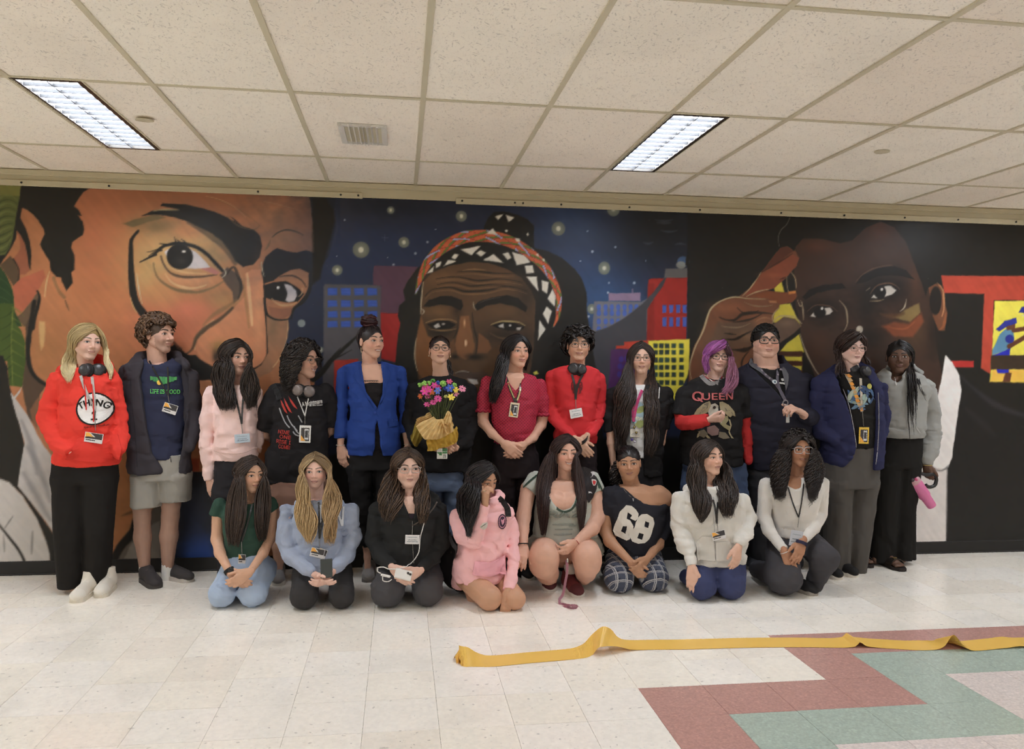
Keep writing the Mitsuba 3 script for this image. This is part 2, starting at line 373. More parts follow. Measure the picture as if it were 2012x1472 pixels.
# the painting, in millimetres on the wall: fills, strokes (with three widths), soft or hard spots, and the woven band
MURAL = [
('f',(166,106,66),[(-3912,2630),(-578,2772),(-559,-158),(-3927,-63)],7,1),
('f',(33,40,62),[(-602,2771),(2106,2887),(2157,-235),(-583,-157)],7,1),
('f',(31,28,24),[(2106,2887),(8145,3144),(8281,-408),(2157,-235)],8,1),
('b',(146,90,60),-1675,2571,1142,173,0.8,0),
('b',(198,120,78),-1174,2293,210,140,0.3,0),
('b',(196,126,80),-2291,1951,171,273,0.6,0),
('b',(200,130,84),-1838,1824,242,311,0.6,0),
('b',(185,112,62),-1903,1961,310,517,0.6,0),
('b',(178,98,66),-2034,2266,172,378,0.5,0),
('b',(190,118,70),-800,2481,318,177,0.6,0),
('b',(188,104,72),-1541,1691,383,209,0.8,0),
('b',(165,112,62),-2355,1507,205,205,0.5,0),
('b',(150,98,52),-1885,785,156,693,0.7,0),
('b',(190,152,96),-1531,2198,323,206,0.95,0),
('b',(196,158,100),-1360,2293,144,63,0.6,0),
('b',(184,148,90),-1718,2032,107,143,0.7,0),
('b',(120,100,65),-1643,2364,143,54,0.7,0),
('b',(196,128,80),-1446,2335,117,54,0.7,0),
('b',(150,124,80),-1273,2169,81,81,0.5,0),
('b',(206,170,118),-1115,1975,36,109,0.4,0),
('b',(196,134,92),-1428,2003,189,36,0.7,0),
('b',(150,118,72),-1219,1864,118,82,0.6,0),
('b',(196,108,78),-1461,1805,180,63,0.8,0),
('b',(190,138,80),-1590,1883,108,108,0.4,0),
('b',(186,132,84),-781,2311,137,64,0.5,0),
('b',(200,140,88),-880,2462,137,91,0.4,0),
('f',(30,27,23),[(-2507,2632),(-2088,2625),(-2085,2607),(-2121,2575),(-2160,2518),(-2177,2482),(-2147,2456),(-2127,2418),(-2154,2424),(-2121,2380),(-2111,2332),(-2121,2290),(-2147,2275),(-2186,2242),(-2194,2204),(-2173,2156),(-2174,2058),(-2193,2037),(-2183,1968),(-2225,1911),(-2251,1973),(-2258,2001),(-2287,2007),(-2323,2048),(-2330,2110),(-2356,2151),(-2382,2198),(-2388,2219),(-2362,2289),(-2369,2323),(-2401,2377),(-2433,2418),(-2472,2447),(-2501,2457),(-2511,2394),(-2478,2320),(-2453,2238),(-2443,2141),(-2450,2048),(-2466,2071),(-2472,2154),(-2488,2223),(-2524,2284),(-2533,2304),(-2543,2249),(-2575,2179),(-2614,2116),(-2639,2074),(-3758,2003),(-3756,2584)],4,1),
('f',(150,86,60),[(-2533,2304),(-2511,2277),(-2485,2223),(-2469,2140),(-2456,2044),(-2485,2016),(-2524,2015),(-2527,2070),(-2556,2117),(-2517,2180),(-2514,2236)],4,1),
('f',(84,66,47),[(-2639,2074),(-2575,2137),(-2549,2104),(-2527,2049),(-2524,1973),(-2556,1938),(-2588,1992)],4,1),
('s',(30,27,23),(8,8,8),[(-2556,2117),(-2537,2083),(-2522,2042),(-2524,1977)],4,1),
('f',(174,92,64),[(-2556,1938),(-2511,1987),(-2446,2017),(-2369,2053),(-2356,2005),(-2401,1914),(-2446,1837),(-2505,1763),(-2543,1800),(-2557,1862)],6,1),
('f',(98,76,56),[(-2503,1761),(-2459,1816),(-2401,1907),(-2389,1886),(-2408,1796),(-2440,1670),(-2492,1670),(-2537,1731)],4,1),
('s',(30,27,23),(12,22,24),[(-2406,1907),(-2393,1866),(-2404,1803),(-2424,1726),(-2435,1657)],4,1),
('s',(205,172,122),(3,8,6),[(-2331,2040),(-2352,1950),(-2359,1873)],4,1),
('s',(120,95,60),(21,21,21),[(-2304,1999),(-2278,1924),(-2238,1869)],11,0.6),
('s',(60,50,35),(7,11,3),[(-2232,1848),(-2212,1793),(-2206,1779)],6,0.6),
('f',(82,90,42),[(-3756,2590),(-2507,2628),(-2523,2483),(-2543,2372),(-2559,2262),(-2578,2192),(-2607,2143),(-3758,2050)],4,1),
('f',(118,116,54),[(-3756,2590),(-2507,2628),(-2517,2538),(-3756,2510)],13,0.8),
('s',(104,112,58),(18,10,3),[(-2645,2513),(-2588,2539),(-2530,2504)],8,0.7),
('s',(52,62,28),(11,7,3),[(-2645,2486),(-2588,2510),(-2533,2483)],7,0.8),
('s',(104,112,58),(18,10,3),[(-2645,2458),(-2588,2486),(-2538,2461)],8,0.7),
('s',(52,62,28),(11,7,3),[(-2645,2431),(-2588,2456),(-2541,2440)],7,0.8),
('s',(104,112,58),(18,10,3),[(-2645,2403),(-2588,2432),(-2545,2418)],8,0.7),
('s',(52,62,28),(11,7,3),[(-2645,2376),(-2588,2402),(-2549,2397)],7,0.8),
('s',(104,112,58),(18,10,3),[(-2645,2348),(-2588,2378),(-2553,2375)],8,0.7),
('s',(52,62,28),(11,7,3),[(-2645,2321),(-2588,2349),(-2556,2354)],7,0.8),
('s',(104,112,58),(18,10,3),[(-2645,2293),(-2588,2325),(-2561,2332)],8,0.7),
('s',(52,62,28),(11,7,3),[(-2645,2266),(-2588,2295),(-2564,2311)],7,0.8),
('s',(104,112,58),(18,10,3),[(-2645,2238),(-2588,2271),(-2569,2289)],8,0.7),
('s',(52,62,28),(11,7,3),[(-2645,2211),(-2588,2242),(-2572,2268)],7,0.8),
('s',(104,112,58),(18,10,3),[(-2646,2183),(-2588,2218),(-2576,2246)],8,0.7),
('s',(52,62,28),(11,7,3),[(-2646,2156),(-2588,2188),(-2580,2225)],7,0.8),
('f',(36,64,30),[(-3758,2063),(-2639,2067),(-2601,2013),(-2569,1938),(-2553,1862),(-2550,1772),(-2511,1697),(-2501,1669),(-3760,1648)],4,1),
('s',(58,84,42),(7,4,2),[(-2646,1991),(-2601,1958),(-2562,1910)],6,0.7),
('s',(58,84,42),(7,4,2),[(-2646,1929),(-2601,1902),(-2562,1862)],6,0.7),
('s',(58,84,42),(7,4,2),[(-2646,1867),(-2601,1847),(-2562,1814)],6,0.7),
('s',(58,84,42),(7,4,2),[(-2646,1805),(-2601,1792),(-2562,1765)],6,0.7),
('s',(58,84,42),(7,4,2),[(-2646,1743),(-2601,1737),(-2563,1717)],6,0.7),
('f',(62,82,26),[(-3650,1800),(-2553,1822),(-2547,1698),(-2510,1649),(-2482,1562),(-2478,1437),(-2499,1262),(-2582,1274),(-2594,1436),(-3652,1485)],5,1),
('s',(100,112,36),(9,6,2),[(-2563,1797),(-2524,1773),(-2491,1736)],10,0.7),
('s',(40,58,20),(9,6,2),[(-2563,1772),(-2605,1734),(-2637,1721)],10,0.7),
('s',(100,112,36),(9,6,2),[(-2563,1725),(-2524,1701),(-2491,1668)],10,0.7),
('s',(40,58,20),(9,6,2),[(-2563,1700),(-2605,1662),(-2637,1647)],10,0.7),
('s',(100,112,36),(9,6,2),[(-2563,1653),(-2524,1629),(-2491,1599)],10,0.7),
('s',(40,58,20),(9,6,2),[(-2563,1628),(-2605,1590),(-2637,1572)],10,0.7),
('s',(100,112,36),(9,6,2),[(-2563,1581),(-2524,1556),(-2491,1531)],10,0.7),
('s',(40,58,20),(9,6,2),[(-2563,1556),(-2605,1518),(-2637,1498)],10,0.7),
('s',(100,112,36),(9,6,2),[(-2563,1508),(-2524,1484),(-2492,1462)],10,0.7),
('s',(40,58,20),(9,6,2),[(-2563,1484),(-2605,1446),(-2638,1423)],10,0.7),
('s',(100,112,36),(9,6,2),[(-2564,1436),(-2524,1412),(-2492,1393)],10,0.7),
('s',(40,58,20),(9,6,2),[(-2564,1411),(-2605,1373),(-2638,1348)],10,0.7),
('s',(100,112,36),(9,6,2),[(-2564,1364),(-2524,1339),(-2492,1325)],10,0.7),
('s',(40,58,20),(9,6,2),[(-2564,1339),(-2605,1301),(-2638,1274)],10,0.7),
('s',(120,128,50),(5,5,4),[(-2559,1785),(-2568,1561),(-2559,1274)],5,0.8),
('f',(78,60,46),[(-2480,1674),(-2440,1775),(-2424,1825),(-2454,1625),(-2466,1487),(-2448,1375),(-2349,1288),(-2390,1213),(-2408,987),(-2466,1062),(-2503,1262),(-2480,1437)],7,1),
('f',(150,96,62),[(-2454,1112),(-2390,1213),(-2390,936),(-2433,999)],15,0.6),
('f',(30,27,23),[(-3652,1485),(-2622,1473),(-2594,1398),(-2582,1274),(-2568,1224),(-2554,1187),(-2513,1012),(-2485,861),(-2503,749),(-2525,586),(-3656,622)],5,1),
('s',(30,27,23),(25,30,22),[(-2426,1837),(-2450,1662),(-2466,1500),(-2454,1400),(-2413,1325),(-2355,1282)],4,1),
('f',(206,172,110),[(-2394,1707),(-2361,1701),(-2356,1626),(-2366,1545),(-2382,1513),(-2396,1601)],18,0.7),
('f',(176,171,169),[(-2573,1227),(-2552,1197),(-2499,1275),(-2515,1227),(-2545,1187),(-2466,1074),(-2408,949),(-2361,861),(-2290,772),(-2290,254),(-2361,369),(-2455,497),(-2530,598),(-2519,711),(-2501,811),(-2487,886),(-2520,1012),(-2559,1149)],4,1),
('s',(128,126,128),(25,38,18),[(-2501,1037),(-2443,861),(-2408,685)],35,0.7),
('s',(128,126,128),(25,38,18),[(-2466,861),(-2384,685),(-2326,495)],35,0.7),
('s',(128,126,128),(25,38,18),[(-2490,686),(-2419,547),(-2325,369)],35,0.7),
('s',(178,174,172),(12,27,7),[(-2524,1112),(-2466,999),(-2384,811)],20,0.8),
('f',(30,27,23),[(-2530,598),(-2455,497),(-2290,254),(-2255,51),(-2325,53),(-2343,192),(-2408,370),(-2501,535),(-2583,624),(-3656,665)],5,1),
('f',(184,178,174),[(-3656,665),(-2641,650),(-2583,624),(-2501,535),(-2419,396),(-2361,256),(-2331,141),(-2323,27),(-3658,61)],5,1),
('s',(30,27,23),(10,17,17),[(-2647,343),(-2583,254),(-2525,171),(-2490,97)],4,1),
('s',(90,86,84),(4,6,2),[(-2612,317),(-2560,398)],4,0.8),
('s',(110,106,104),(5,13,5),[(-2437,295),(-2443,144)],10,0.8),
('s',(115,112,108),(5,11,5),[(-2618,273),(-2612,160)],10,0.7),
('f',(96,88,80),[(-1921,17),(-1885,132),(-1824,207),(-1782,283),(-1692,397),(-1607,550),(-1447,548),(-1446,5)],8,1),
('f',(126,119,111),[(-1884,16),(-1824,169),(-1776,245),(-1667,333),(-1618,357),(-1617,10)],8,1),
('s',(30,27,23),(26,59,51),[(-1595,601),(-1692,474),(-1770,360),(-1794,283),(-1873,183),(-1927,79)],5,1),
('s',(90,62,40),(4,20,13),[(-1867,393),(-1813,412),(-1776,430)],13,0.7),
('s',(30,27,23),(4,18,26),[(-1789,424),(-1764,439),(-1692,474)],8,1),
('f',(28,26,30),[(-1595,691),(-1013,687),(-1010,-5),(-1532,8),(-1533,356)],8,1),
('b',(28,66,142),-1360,120,116,142,0.95,0),
('b',(28,66,142),-1360,120,116,142,0.7,0),
('b',(26,40,78),-1373,392,116,180,0.5,0),
('f',(150,62,28),[(-1430,780),(-1362,780),(-1362,689),(-1430,690)],8,1),
('s',(120,60,50),(13,51,39),[(-1413,1269),(-1388,1218),(-1376,1115)],21,0.7),
('f',(102,90,58),[(-1871,2376),(-1762,2415),(-1660,2444),(-1592,2427),(-1702,2393),(-1804,2354)],11,0.8),
('f',(30,27,23),[(-1621,2506),(-1609,2523),(-1464,2520),(-1395,2509),(-1274,2480),(-1187,2443),(-1099,2391),(-1011,2363),(-967,2323),(-953,2251),(-967,2178),(-1010,2121),(-1080,2104),(-1133,2144),(-1168,2207),(-1221,2277),(-1282,2322),(-1360,2363),(-1429,2394),(-1498,2421),(-1592,2441),(-1660,2446),(-1745,2432),(-1669,2472),(-1515,2486)],4,1),
('s',(30,27,23),(9,5,1),[(-1160,2398),(-1134,2417),(-1169,2448)],4,0.9),
('s',(30,27,23),(9,5,1),[(-1145,2386),(-1122,2407),(-1152,2435)],4,0.9),
('s',(30,27,23),(9,5,1),[(-1129,2374),(-1110,2396),(-1134,2422)],4,0.9),
('s',(30,27,23),(9,5,1),[(-1113,2362),(-1097,2386),(-1117,2409)],4,0.9),
('s',(30,27,23),(9,5,1),[(-1097,2350),(-1085,2376),(-1099,2396)],4,0.9),
('s',(30,27,23),(9,5,1),[(-1082,2338),(-1073,2365),(-1082,2383)],4,0.9),
('s',(30,27,23),(9,5,1),[(-1066,2326),(-1061,2355),(-1064,2370)],4,0.9),
('s',(30,27,23),(9,5,1),[(-1050,2313),(-1048,2344),(-1047,2357)],4,0.9),
('s',(30,27,23),(9,5,1),[(-1034,2301),(-1036,2334),(-1029,2344)],4,0.9),
('s',(30,27,23),(9,5,1),[(-1018,2289),(-1024,2323),(-1011,2331)],4,0.9),
('s',(30,27,23),(9,5,1),[(-1002,2277),(-1011,2313),(-994,2318)],4,0.9),
('s',(30,27,23),(9,5,1),[(-986,2265),(-999,2302),(-976,2305)],4,0.9),
('s',(150,140,104),(4,11,5),[(-1669,2468),(-1592,2480),(-1506,2481)],5,1),
('s',(64,56,40),(18,45,27),[(-1446,2398),(-1325,2330),(-1221,2252),(-1133,2128)],18,0.6),
('s',(30,27,23),(18,43,54),[(-1768,2329),(-1815,2247),(-1814,2118),(-1808,1985),(-1790,1870),(-1752,1795),(-1675,1711)],4,1),
('s',(190,180,150),(3,8,3),[(-1776,2039),(-1762,1933),(-1742,1839)],4,1),
('s',(196,160,100),(3,7,3),[(-1816,1878),(-1794,1807),(-1777,1776)],4,1),
('s',(110,90,58),(7,23,7),[(-1668,2114),(-1649,2034),(-1591,1972),(-1505,1934),(-1393,1923),(-1289,1953),(-1202,2009)],14,0.85),
('s',(206,170,122),(5,20,7),[(-1591,2044),(-1531,1974),(-1427,1949),(-1324,1974)],13,0.8),
('s',(70,52,38),(9,20,9),[(-1620,2163),(-1591,2089),(-1548,2045),(-1462,2025),(-1359,2030),(-1255,2048)],9,0.85),
('s',(200,160,108),(4,14,5),[(-1574,2098),(-1514,2066),(-1411,2053),(-1324,2051)],7,0.9),
('f',(190,182,184),[(-1598,2196),(-1555,2226),(-1428,2219),(-1385,2195),(-1324,2132),(-1293,2090),(-1393,2083),(-1462,2085),(-1531,2090),(-1578,2152)],4,1),
('b',(25,22,19),-1497,2163,86,86,1,1),
('b',(60,54,50),-1488,2136,45,36,0.4,0),
('f',(172,106,96),[(-1359,2086),(-1290,2097),(-1233,2062),(-1259,2045),(-1315,2067)],7,1),
('b',(215,210,205),-1471,2199,13,8,1,1),
('s',(30,27,23),(7,27,23),[(-1754,2120),(-1668,2172),(-1600,2232),(-1506,2254),(-1411,2239),(-1325,2190),(-1272,2135),(-1216,2074)],4,1),
('s',(30,27,23),(13,8,2),[(-1591,2241),(-1642,2208),(-1710,2188)],4,1),
('s',(30,27,23),(13,8,2),[(-1578,2243),(-1617,2247),(-1630,2249)],4,1),
('s',(30,27,23),(13,8,2),[(-1519,2252),(-1527,2274),(-1532,2295)],4,1),
('s',(30,27,23),(13,8,2),[(-1497,2254),(-1510,2274),(-1519,2279)],4,1),
('s',(30,27,23),(13,8,2),[(-1454,2249),(-1471,2271),(-1489,2282)],4,1),
('s',(30,27,23),(13,8,2),[(-1617,2204),(-1668,2185),(-1702,2157)],4,1),
('s',(30,27,23),(13,8,2),[(-1651,2172),(-1702,2148),(-1753,2122)],4,1),
('f',(72,60,52),[(-1233,2044),(-1185,2100),(-1133,2065),(-1093,2025),(-1075,1958),(-1106,1884),(-1141,1852),(-1151,1929),(-1193,1982)],13,0.9),
('s',(30,27,23),(9,24,7),[(-1185,2054),(-1142,2101),(-1115,2047),(-1093,1975),(-1114,1884)],11,0.7),
('s',(176,170,150),(4,8,3),[(-1211,2090),(-1194,2063),(-1220,2027)],4,1),
('s',(120,92,56),(9,33,11),[(-1114,1884),(-1184,1828),(-1271,1772),(-1340,1699)],18,0.6),
('s',(112,92,58),(4,9,4),[(-1187,2452),(-1099,2382),(-1011,2363),(-972,2391)],7,0.7),
('s',(120,96,60),(3,6,2),[(-1309,2577),(-1143,2516),(-1012,2431),(-972,2396)],5,0.6),
('s',(212,164,112),(3,5,2),[(-1326,2581),(-1187,2542),(-1065,2447)],5,0.6),
('s',(212,164,112),(3,5,2),[(-942,2560),(-836,2541),(-694,2505)],5,0.5),
('s',(76,64,44),(5,11,4),[(-883,2317),(-835,2355),(-782,2370),(-719,2357),(-675,2335)],4,1),
('s',(110,92,60),(4,16,5),[(-897,2298),(-914,2252),(-932,2225)],7,0.7),
('f',(190,122,82),[(-1067,2058),(-1023,2090),(-953,2088),(-941,1961),(-931,1824),(-918,1688),(-914,1514),(-954,1436),(-1007,1409),(-1095,1417),(-1270,1412),(-1357,1468),(-1397,1536),(-1392,1599),(-1340,1672),(-1219,1746),(-1149,1811),(-1097,1866),(-1058,1913)],7,1),
('b',(202,128,84),-1218,1610,154,100,0.7,0),
('b',(150,112,58),-1235,1547,54,54,0.8,0),
('b',(40,32,26),-1257,1483,27,45,0.8,0),
('b',(205,140,96),-973,1778,36,301,0.6,0),
('s',(212,168,118),(15,24,15),[(-1052,2058),(-1034,1886),(-1017,1704)],9,0.85),
('s',(150,110,60),(7,20,11),[(-1076,2021),(-1062,1885),(-1048,1777),(-1039,1686)],15,0.6),
('s',(200,160,112),(4,11,4),[(-1271,1736),(-1357,1654),(-1399,1581),(-1395,1527)],5,1),
('s',(58,48,34),(18,31,9),[(-1149,1820),(-1236,1737),(-1323,1677),(-1387,1608),(-1413,1535),(-1469,1490)],16,0.8),
('s',(30,27,23),(7,15,15),[(-939,2052),(-931,1824),(-914,1642),(-912,1505),(-954,1427),(-1020,1395)],4,1),
('f',(150,106,76),[(-922,1770),(-776,1745),(-772,1690),(-786,1598),(-821,1479),(-892,1378),(-1006,1322),(-1020,1386),(-954,1427),(-908,1515)],4,1),
('b',(120,96,70),-876,1689,37,91,0.6,0),
('b',(176,116,76),-848,1479,55,82,0.6,0),
('s',(206,166,116),(4,9,5),[(-775,1741),(-781,1626),(-820,1497),(-874,1414)],4,1),
('f',(30,27,23),[(-636,2613),(-443,2620),(-443,2579),(-478,2495),(-453,2404),(-477,2293),(-503,2191),(-566,2116),(-571,1602),(-760,1745),(-743,1819),(-654,1922),(-619,2041),(-589,2189),(-599,2335),(-617,2472)],4,1),
('f',(33,40,62),[(-455,2615),(-425,2616),(-421,1973),(-529,2007),(-534,1351),(-803,1349),(-817,1470),(-785,1599),(-769,1690),(-776,1750),(-734,1819),(-654,1903),(-619,1977),(-566,2098),(-494,2192),(-459,2294),(-433,2405),(-465,2495)],15,1),
('f',(30,27,23),[(-943,2142),(-931,2179),(-879,2226),(-852,2241),(-790,2224),(-719,2213),(-656,2233),(-586,2207),(-573,2116),(-619,2064),(-637,2076),(-700,2102),(-762,2091),(-833,2050),(-877,2012),(-939,1993),(-957,2069)],4,1),
('f',(168,112,72),[(-842,2022),(-816,2055),(-754,2088),(-682,2090),(-637,2067),(-631,2023),(-662,1932),(-708,1973),(-789,2014)],5,1),
('s',(60,46,34),(5,11,5),[(-833,2041),(-753,2052),(-691,2026),(-655,1976)],5,1),
('f',(26,23,20),[(-946,1979),(-877,2006),(-789,2012),(-717,1977),(-668,1926),(-712,1870),(-788,1866),(-877,1880),(-930,1895)],4,1),
('f',(192,184,186),[(-802,1993),(-753,1982),(-721,1947),(-717,1911),(-734,1877),(-770,1867),(-792,1880),(-778,1928)],4,1),
('b',(220,218,214),-844,1967,10,10,1,1),
('s',(186,140,94),(5,18,7),[(-886,1889),(-814,1845),(-748,1851),(-718,1870)],5,1),
('f',(142,88,62),[(-912,1838),(-832,1822),(-741,1830),(-756,1782),(-814,1748),(-894,1769)],9,1),
('s',(30,27,23),(18,15,7),[(-934,1888),(-916,1779),(-840,1742),(-765,1753)],5,1),
('s',(30,27,23),(22,28,9),[(-626,2060),(-628,1977),(-676,1875),(-739,1819),(-752,1755)],7,1),
('s',(205,170,120),(3,7,3),[(-703,1909),(-681,1939),(-680,1967)],4,1),
('s',(180,170,140),(3,8,3),[(-958,2142),(-950,2088),(-939,2044)],4,1),
('f',(30,27,23),[(-1589,1533),(-1529,1561),(-1495,1507),(-1443,1488),(-1391,1495),(-1357,1459),(-1270,1409),(-1191,1393),(-1007,1395),(-1094,1321),(-1614,1317)],7,1),
('s',(30,27,23),(11,7,1),[(-1460,1472),(-1503,1507),(-1542,1592)],4,1),
('s',(30,27,23),(11,7,1),[(-1450,1472),(-1498,1507),(-1535,1585)],4,1),
('s',(30,27,23),(11,7,1),[(-1440,1472),(-1493,1507),(-1527,1578)],4,1),
('s',(30,27,23),(11,7,1),[(-1429,1472),(-1488,1507),(-1519,1571)],4,1),
('s',(30,27,23),(11,7,1),[(-1419,1472),(-1483,1508),(-1511,1564)],4,1),
('s',(30,27,23),(11,7,1),[(-1408,1472),(-1478,1508),(-1504,1557)],4,1),
('s',(30,27,23),(11,7,1),[(-1398,1472),(-1472,1508),(-1496,1550)],4,1),
('s',(30,27,23),(11,7,1),[(-1388,1473),(-1467,1508),(-1488,1543)],4,1),
('b',(40,58,100),-312,2320,716,430,0.5,0),
('b',(24,28,38),-102,2578,575,144,0.7,0),
('b',(42,64,104),1340,2038,447,410,0.85,0),
('b',(46,82,128),1534,1855,300,225,0.7,0),
('b',(30,32,36),1873,2502,415,339,0.9,0),
('b',(44,66,106),1219,2516,334,186,0.6,0),
('f',(30,27,23),[(-613,2625),(-526,2609),(-467,2512),(-462,2443),(-485,2344),(-523,2194),(-561,2034),(-609,1994)],28,0.9),
('b',(98,104,96),-74,2532,25,25,1,1),
('b',(132,136,122),-74,2532,18,18,0.9,0),
('b',(196,196,178),-74,2532,8,9,1,1),
('b',(98,104,96),426,2507,39,39,1,1),
('b',(132,136,122),426,2507,27,27,0.9,0),
('b',(196,196,178),426,2507,12,14,1,1),
('b',(98,104,96),20,2308,38,38,1,1),
('b',(132,136,122),20,2308,27,27,0.9,0),
('b',(196,196,178),20,2308,12,14,1,1),
('b',(98,104,96),-279,2246,57,57,1,1),
('b',(132,136,122),-279,2246,40,40,0.9,0),
('b',(196,196,178),-279,2246,18,20,1,1),
('b',(98,104,96),-442,2099,36,36,1,1),
('b',(132,136,122),-442,2099,25,25,0.9,0),
('b',(196,196,178),-442,2099,11,13,1,1),
('b',(98,104,96),1134,2442,50,50,1,1),
('b',(132,136,122),1134,2442,35,35,0.9,0),
('b',(196,196,178),1134,2442,16,18,1,1),
('b',(98,104,96),-553,1538,22,22,1,1),
('b',(132,136,122),-553,1538,15,15,0.9,0),
('b',(196,196,178),-553,1538,7,8,1,1),
('b',(98,106,98),1543,2599,48,53,1,1),
('b',(134,138,126),1543,2599,34,34,0.9,0),
('b',(190,190,176),1543,2599,14,16,1,1),
('b',(98,106,98),1480,2164,44,48,1,1),
('b',(134,138,126),1480,2164,31,31,0.9,0),
('b',(190,190,176),1480,2164,13,15,1,1),
('b',(98,106,98),1390,1863,33,37,1,1),
('b',(134,138,126),1390,1863,23,23,0.9,0),
('b',(190,190,176),1390,1863,10,11,1,1),
('b',(150,160,175),-394,2451,7,7,0.9,1),
('b',(150,160,175),244,2407,6,6,0.9,1),
('b',(150,160,175),187,2315,8,8,0.9,1),
('b',(150,160,175),102,2232,9,9,0.9,1),
('b',(150,160,175),-51,2147,8,8,0.9,1),
('b',(150,160,175),1389,2283,9,9,0.9,1),
('b',(150,160,175),-446,2196,5,5,0.9,1),
('b',(150,160,175),1352,2434,4,4,0.9,1),
('b',(150,160,175),1302,2210,5,5,0.9,1),
('b',(150,160,175),-92,2199,4,4,0.9,1),
('b',(150,160,175),1366,1807,9,9,0.9,1),
('b',(150,165,185),1389,2283,8,8,0.9,1),
('b',(150,165,185),1562,2321,8,8,0.9,1),
('b',(150,165,185),1517,2057,7,7,0.9,1),
('b',(150,165,185),1709,2061,10,10,0.9,1),
('b',(150,165,185),1511,1985,9,9,0.9,1),
('b',(150,165,185),1300,2211,5,5,0.9,1),
('b',(150,165,185),1350,2429,5,5,0.9,1),
('b',(150,165,185),1795,2227,5,5,0.9,1),
('s',(90,96,120),(2,3,2),[(-116,2360),(-115,2313)],4,0.8),
('s',(90,96,120),(2,3,2),[(-137,2335),(-93,2336)],4,0.8),
('s',(70,82,98),(4,15,4),[(1864,2532),(1929,2524),(1995,2537)],17,0.6),
('s',(70,82,98),(4,15,4),[(1875,2512),(1941,2509),(1984,2515)],17,0.6),
('s',(70,82,98),(4,15,4),[(1909,2455),(1974,2447),(2029,2459)],17,0.6),
('s',(70,82,98),(4,15,4),[(2020,2354),(2063,2361),(2096,2356)],17,0.6),
('s',(70,82,98),(4,15,4),[(1775,2362),(1813,2353),(1845,2366)],17,0.6),
('b',(118,128,132),-684,1722,27,27,1,1),
('f',(80,78,84),[(-534,1985),(-526,1998),(-149,2001),(-134,1985),(-128,1182),(-534,1180)],4,1),
('f',(46,80,168),[(-507,1971),(-441,1974),(-439,1923),(-505,1920)],4,1),
('s',(60,98,196),(4,4,4),[(-501,1961),(-449,1965)],4,0.6),
('s',(60,98,196),(4,4,4),[(-501,1942),(-447,1941)],4,0.6),
('f',(46,80,168),[(-417,1973),(-350,1976),(-348,1925),(-414,1922)],4,1),
('s',(60,98,196),(4,4,4),[(-411,1964),(-358,1967)],4,0.6),
('s',(60,98,196),(4,4,4),[(-411,1944),(-356,1943)],4,0.6),
('f',(46,80,168),[(-325,1975),(-258,1978),(-255,1927),(-322,1924)],4,1),
('s',(60,98,196),(4,4,4),[(-319,1966),(-266,1969)],4,0.6),
('s',(60,98,196),(4,4,4),[(-318,1946),(-263,1945)],4,0.6),
('f',(46,80,168),[(-232,1978),(-165,1980),(-163,1929),(-230,1926)],4,1),
('s',(60,98,196),(4,4,4),[(-226,1968),(-173,1971)],4,0.6),
('s',(60,98,196),(4,4,4),[(-226,1948),(-171,1947)],4,0.6),
('f',(46,80,168),[(-507,1887),(-440,1889),(-438,1843),(-504,1839)],4,1),
('s',(60,98,196),(4,4,4),[(-501,1877),(-448,1880)],4,0.6),
('s',(60,98,196),(4,4,4),[(-501,1857),(-446,1856)],4,0.6),
('f',(46,80,168),[(-416,1889),(-349,1891),(-347,1844),(-414,1841)],4,1),
('s',(60,98,196),(4,4,4),[(-410,1879),(-357,1882)],4,0.6),
('s',(60,98,196),(4,4,4),[(-410,1859),(-355,1858)],4,0.6),
('f',(46,80,168),[(-324,1891),(-257,1893),(-255,1846),(-322,1843)],4,1),
('s',(60,98,196),(4,4,4),[(-318,1881),(-265,1884)],4,0.6),
('s',(60,98,196),(4,4,4),[(-318,1861),(-263,1860)],4,0.6),
('f',(46,80,168),[(-231,1893),(-164,1895),(-162,1848),(-229,1845)],4,1),
('s',(60,98,196),(4,4,4),[(-225,1883),(-172,1886)],4,0.6),
('s',(60,98,196),(4,4,4),[(-225,1863),(-170,1862)],4,0.6),
('f',(46,80,168),[(-506,1809),(-440,1812),(-438,1767),(-504,1764)],4,1),
('s',(60,98,196),(4,4,4),[(-500,1800),(-448,1803)],4,0.6),
('s',(60,98,196),(4,4,4),[(-500,1780),(-446,1779)],4,0.6),
('f',(46,80,168),[(-415,1811),(-349,1813),(-347,1769),(-413,1765)],4,1),
('s',(60,98,196),(4,4,4),[(-410,1801),(-357,1804)],4,0.6),
('s',(60,98,196),(4,4,4),[(-409,1781),(-355,1780)],4,0.6),
('f',(46,80,168),[(-323,1813),(-257,1815),(-254,1770),(-321,1767)],4,1),
('s',(60,98,196),(4,4,4),[(-317,1803),(-264,1806)],4,0.6),
('s',(60,98,196),(4,4,4),[(-317,1783),(-262,1782)],4,0.6),
('f',(46,80,168),[(-231,1815),(-164,1817),(-161,1772),(-229,1769)],4,1),
('s',(60,98,196),(4,4,4),[(-225,1805),(-172,1808)],4,0.6),
('s',(60,98,196),(4,4,4),[(-225,1785),(-169,1784)],4,0.6),
('f',(46,80,168),[(-506,1741),(-439,1743),(-437,1700),(-503,1697)],4,1),
('s',(60,98,196),(4,4,4),[(-500,1731),(-447,1734)],4,0.6),
('s',(60,98,196),(4,4,4),[(-500,1711),(-445,1710)],4,0.6),
('f',(46,80,168),[(-415,1742),(-348,1745),(-346,1702),(-413,1699)],4,1),
('s',(60,98,196),(4,4,4),[(-409,1733),(-356,1736)],4,0.6),
('s',(60,98,196),(4,4,4),[(-409,1713),(-354,1712)],4,0.6),
('f',(46,80,168),[(-323,1744),(-256,1746),(-254,1703),(-321,1700)],4,1),
('s',(60,98,196),(4,4,4),[(-317,1734),(-264,1737)],4,0.6),
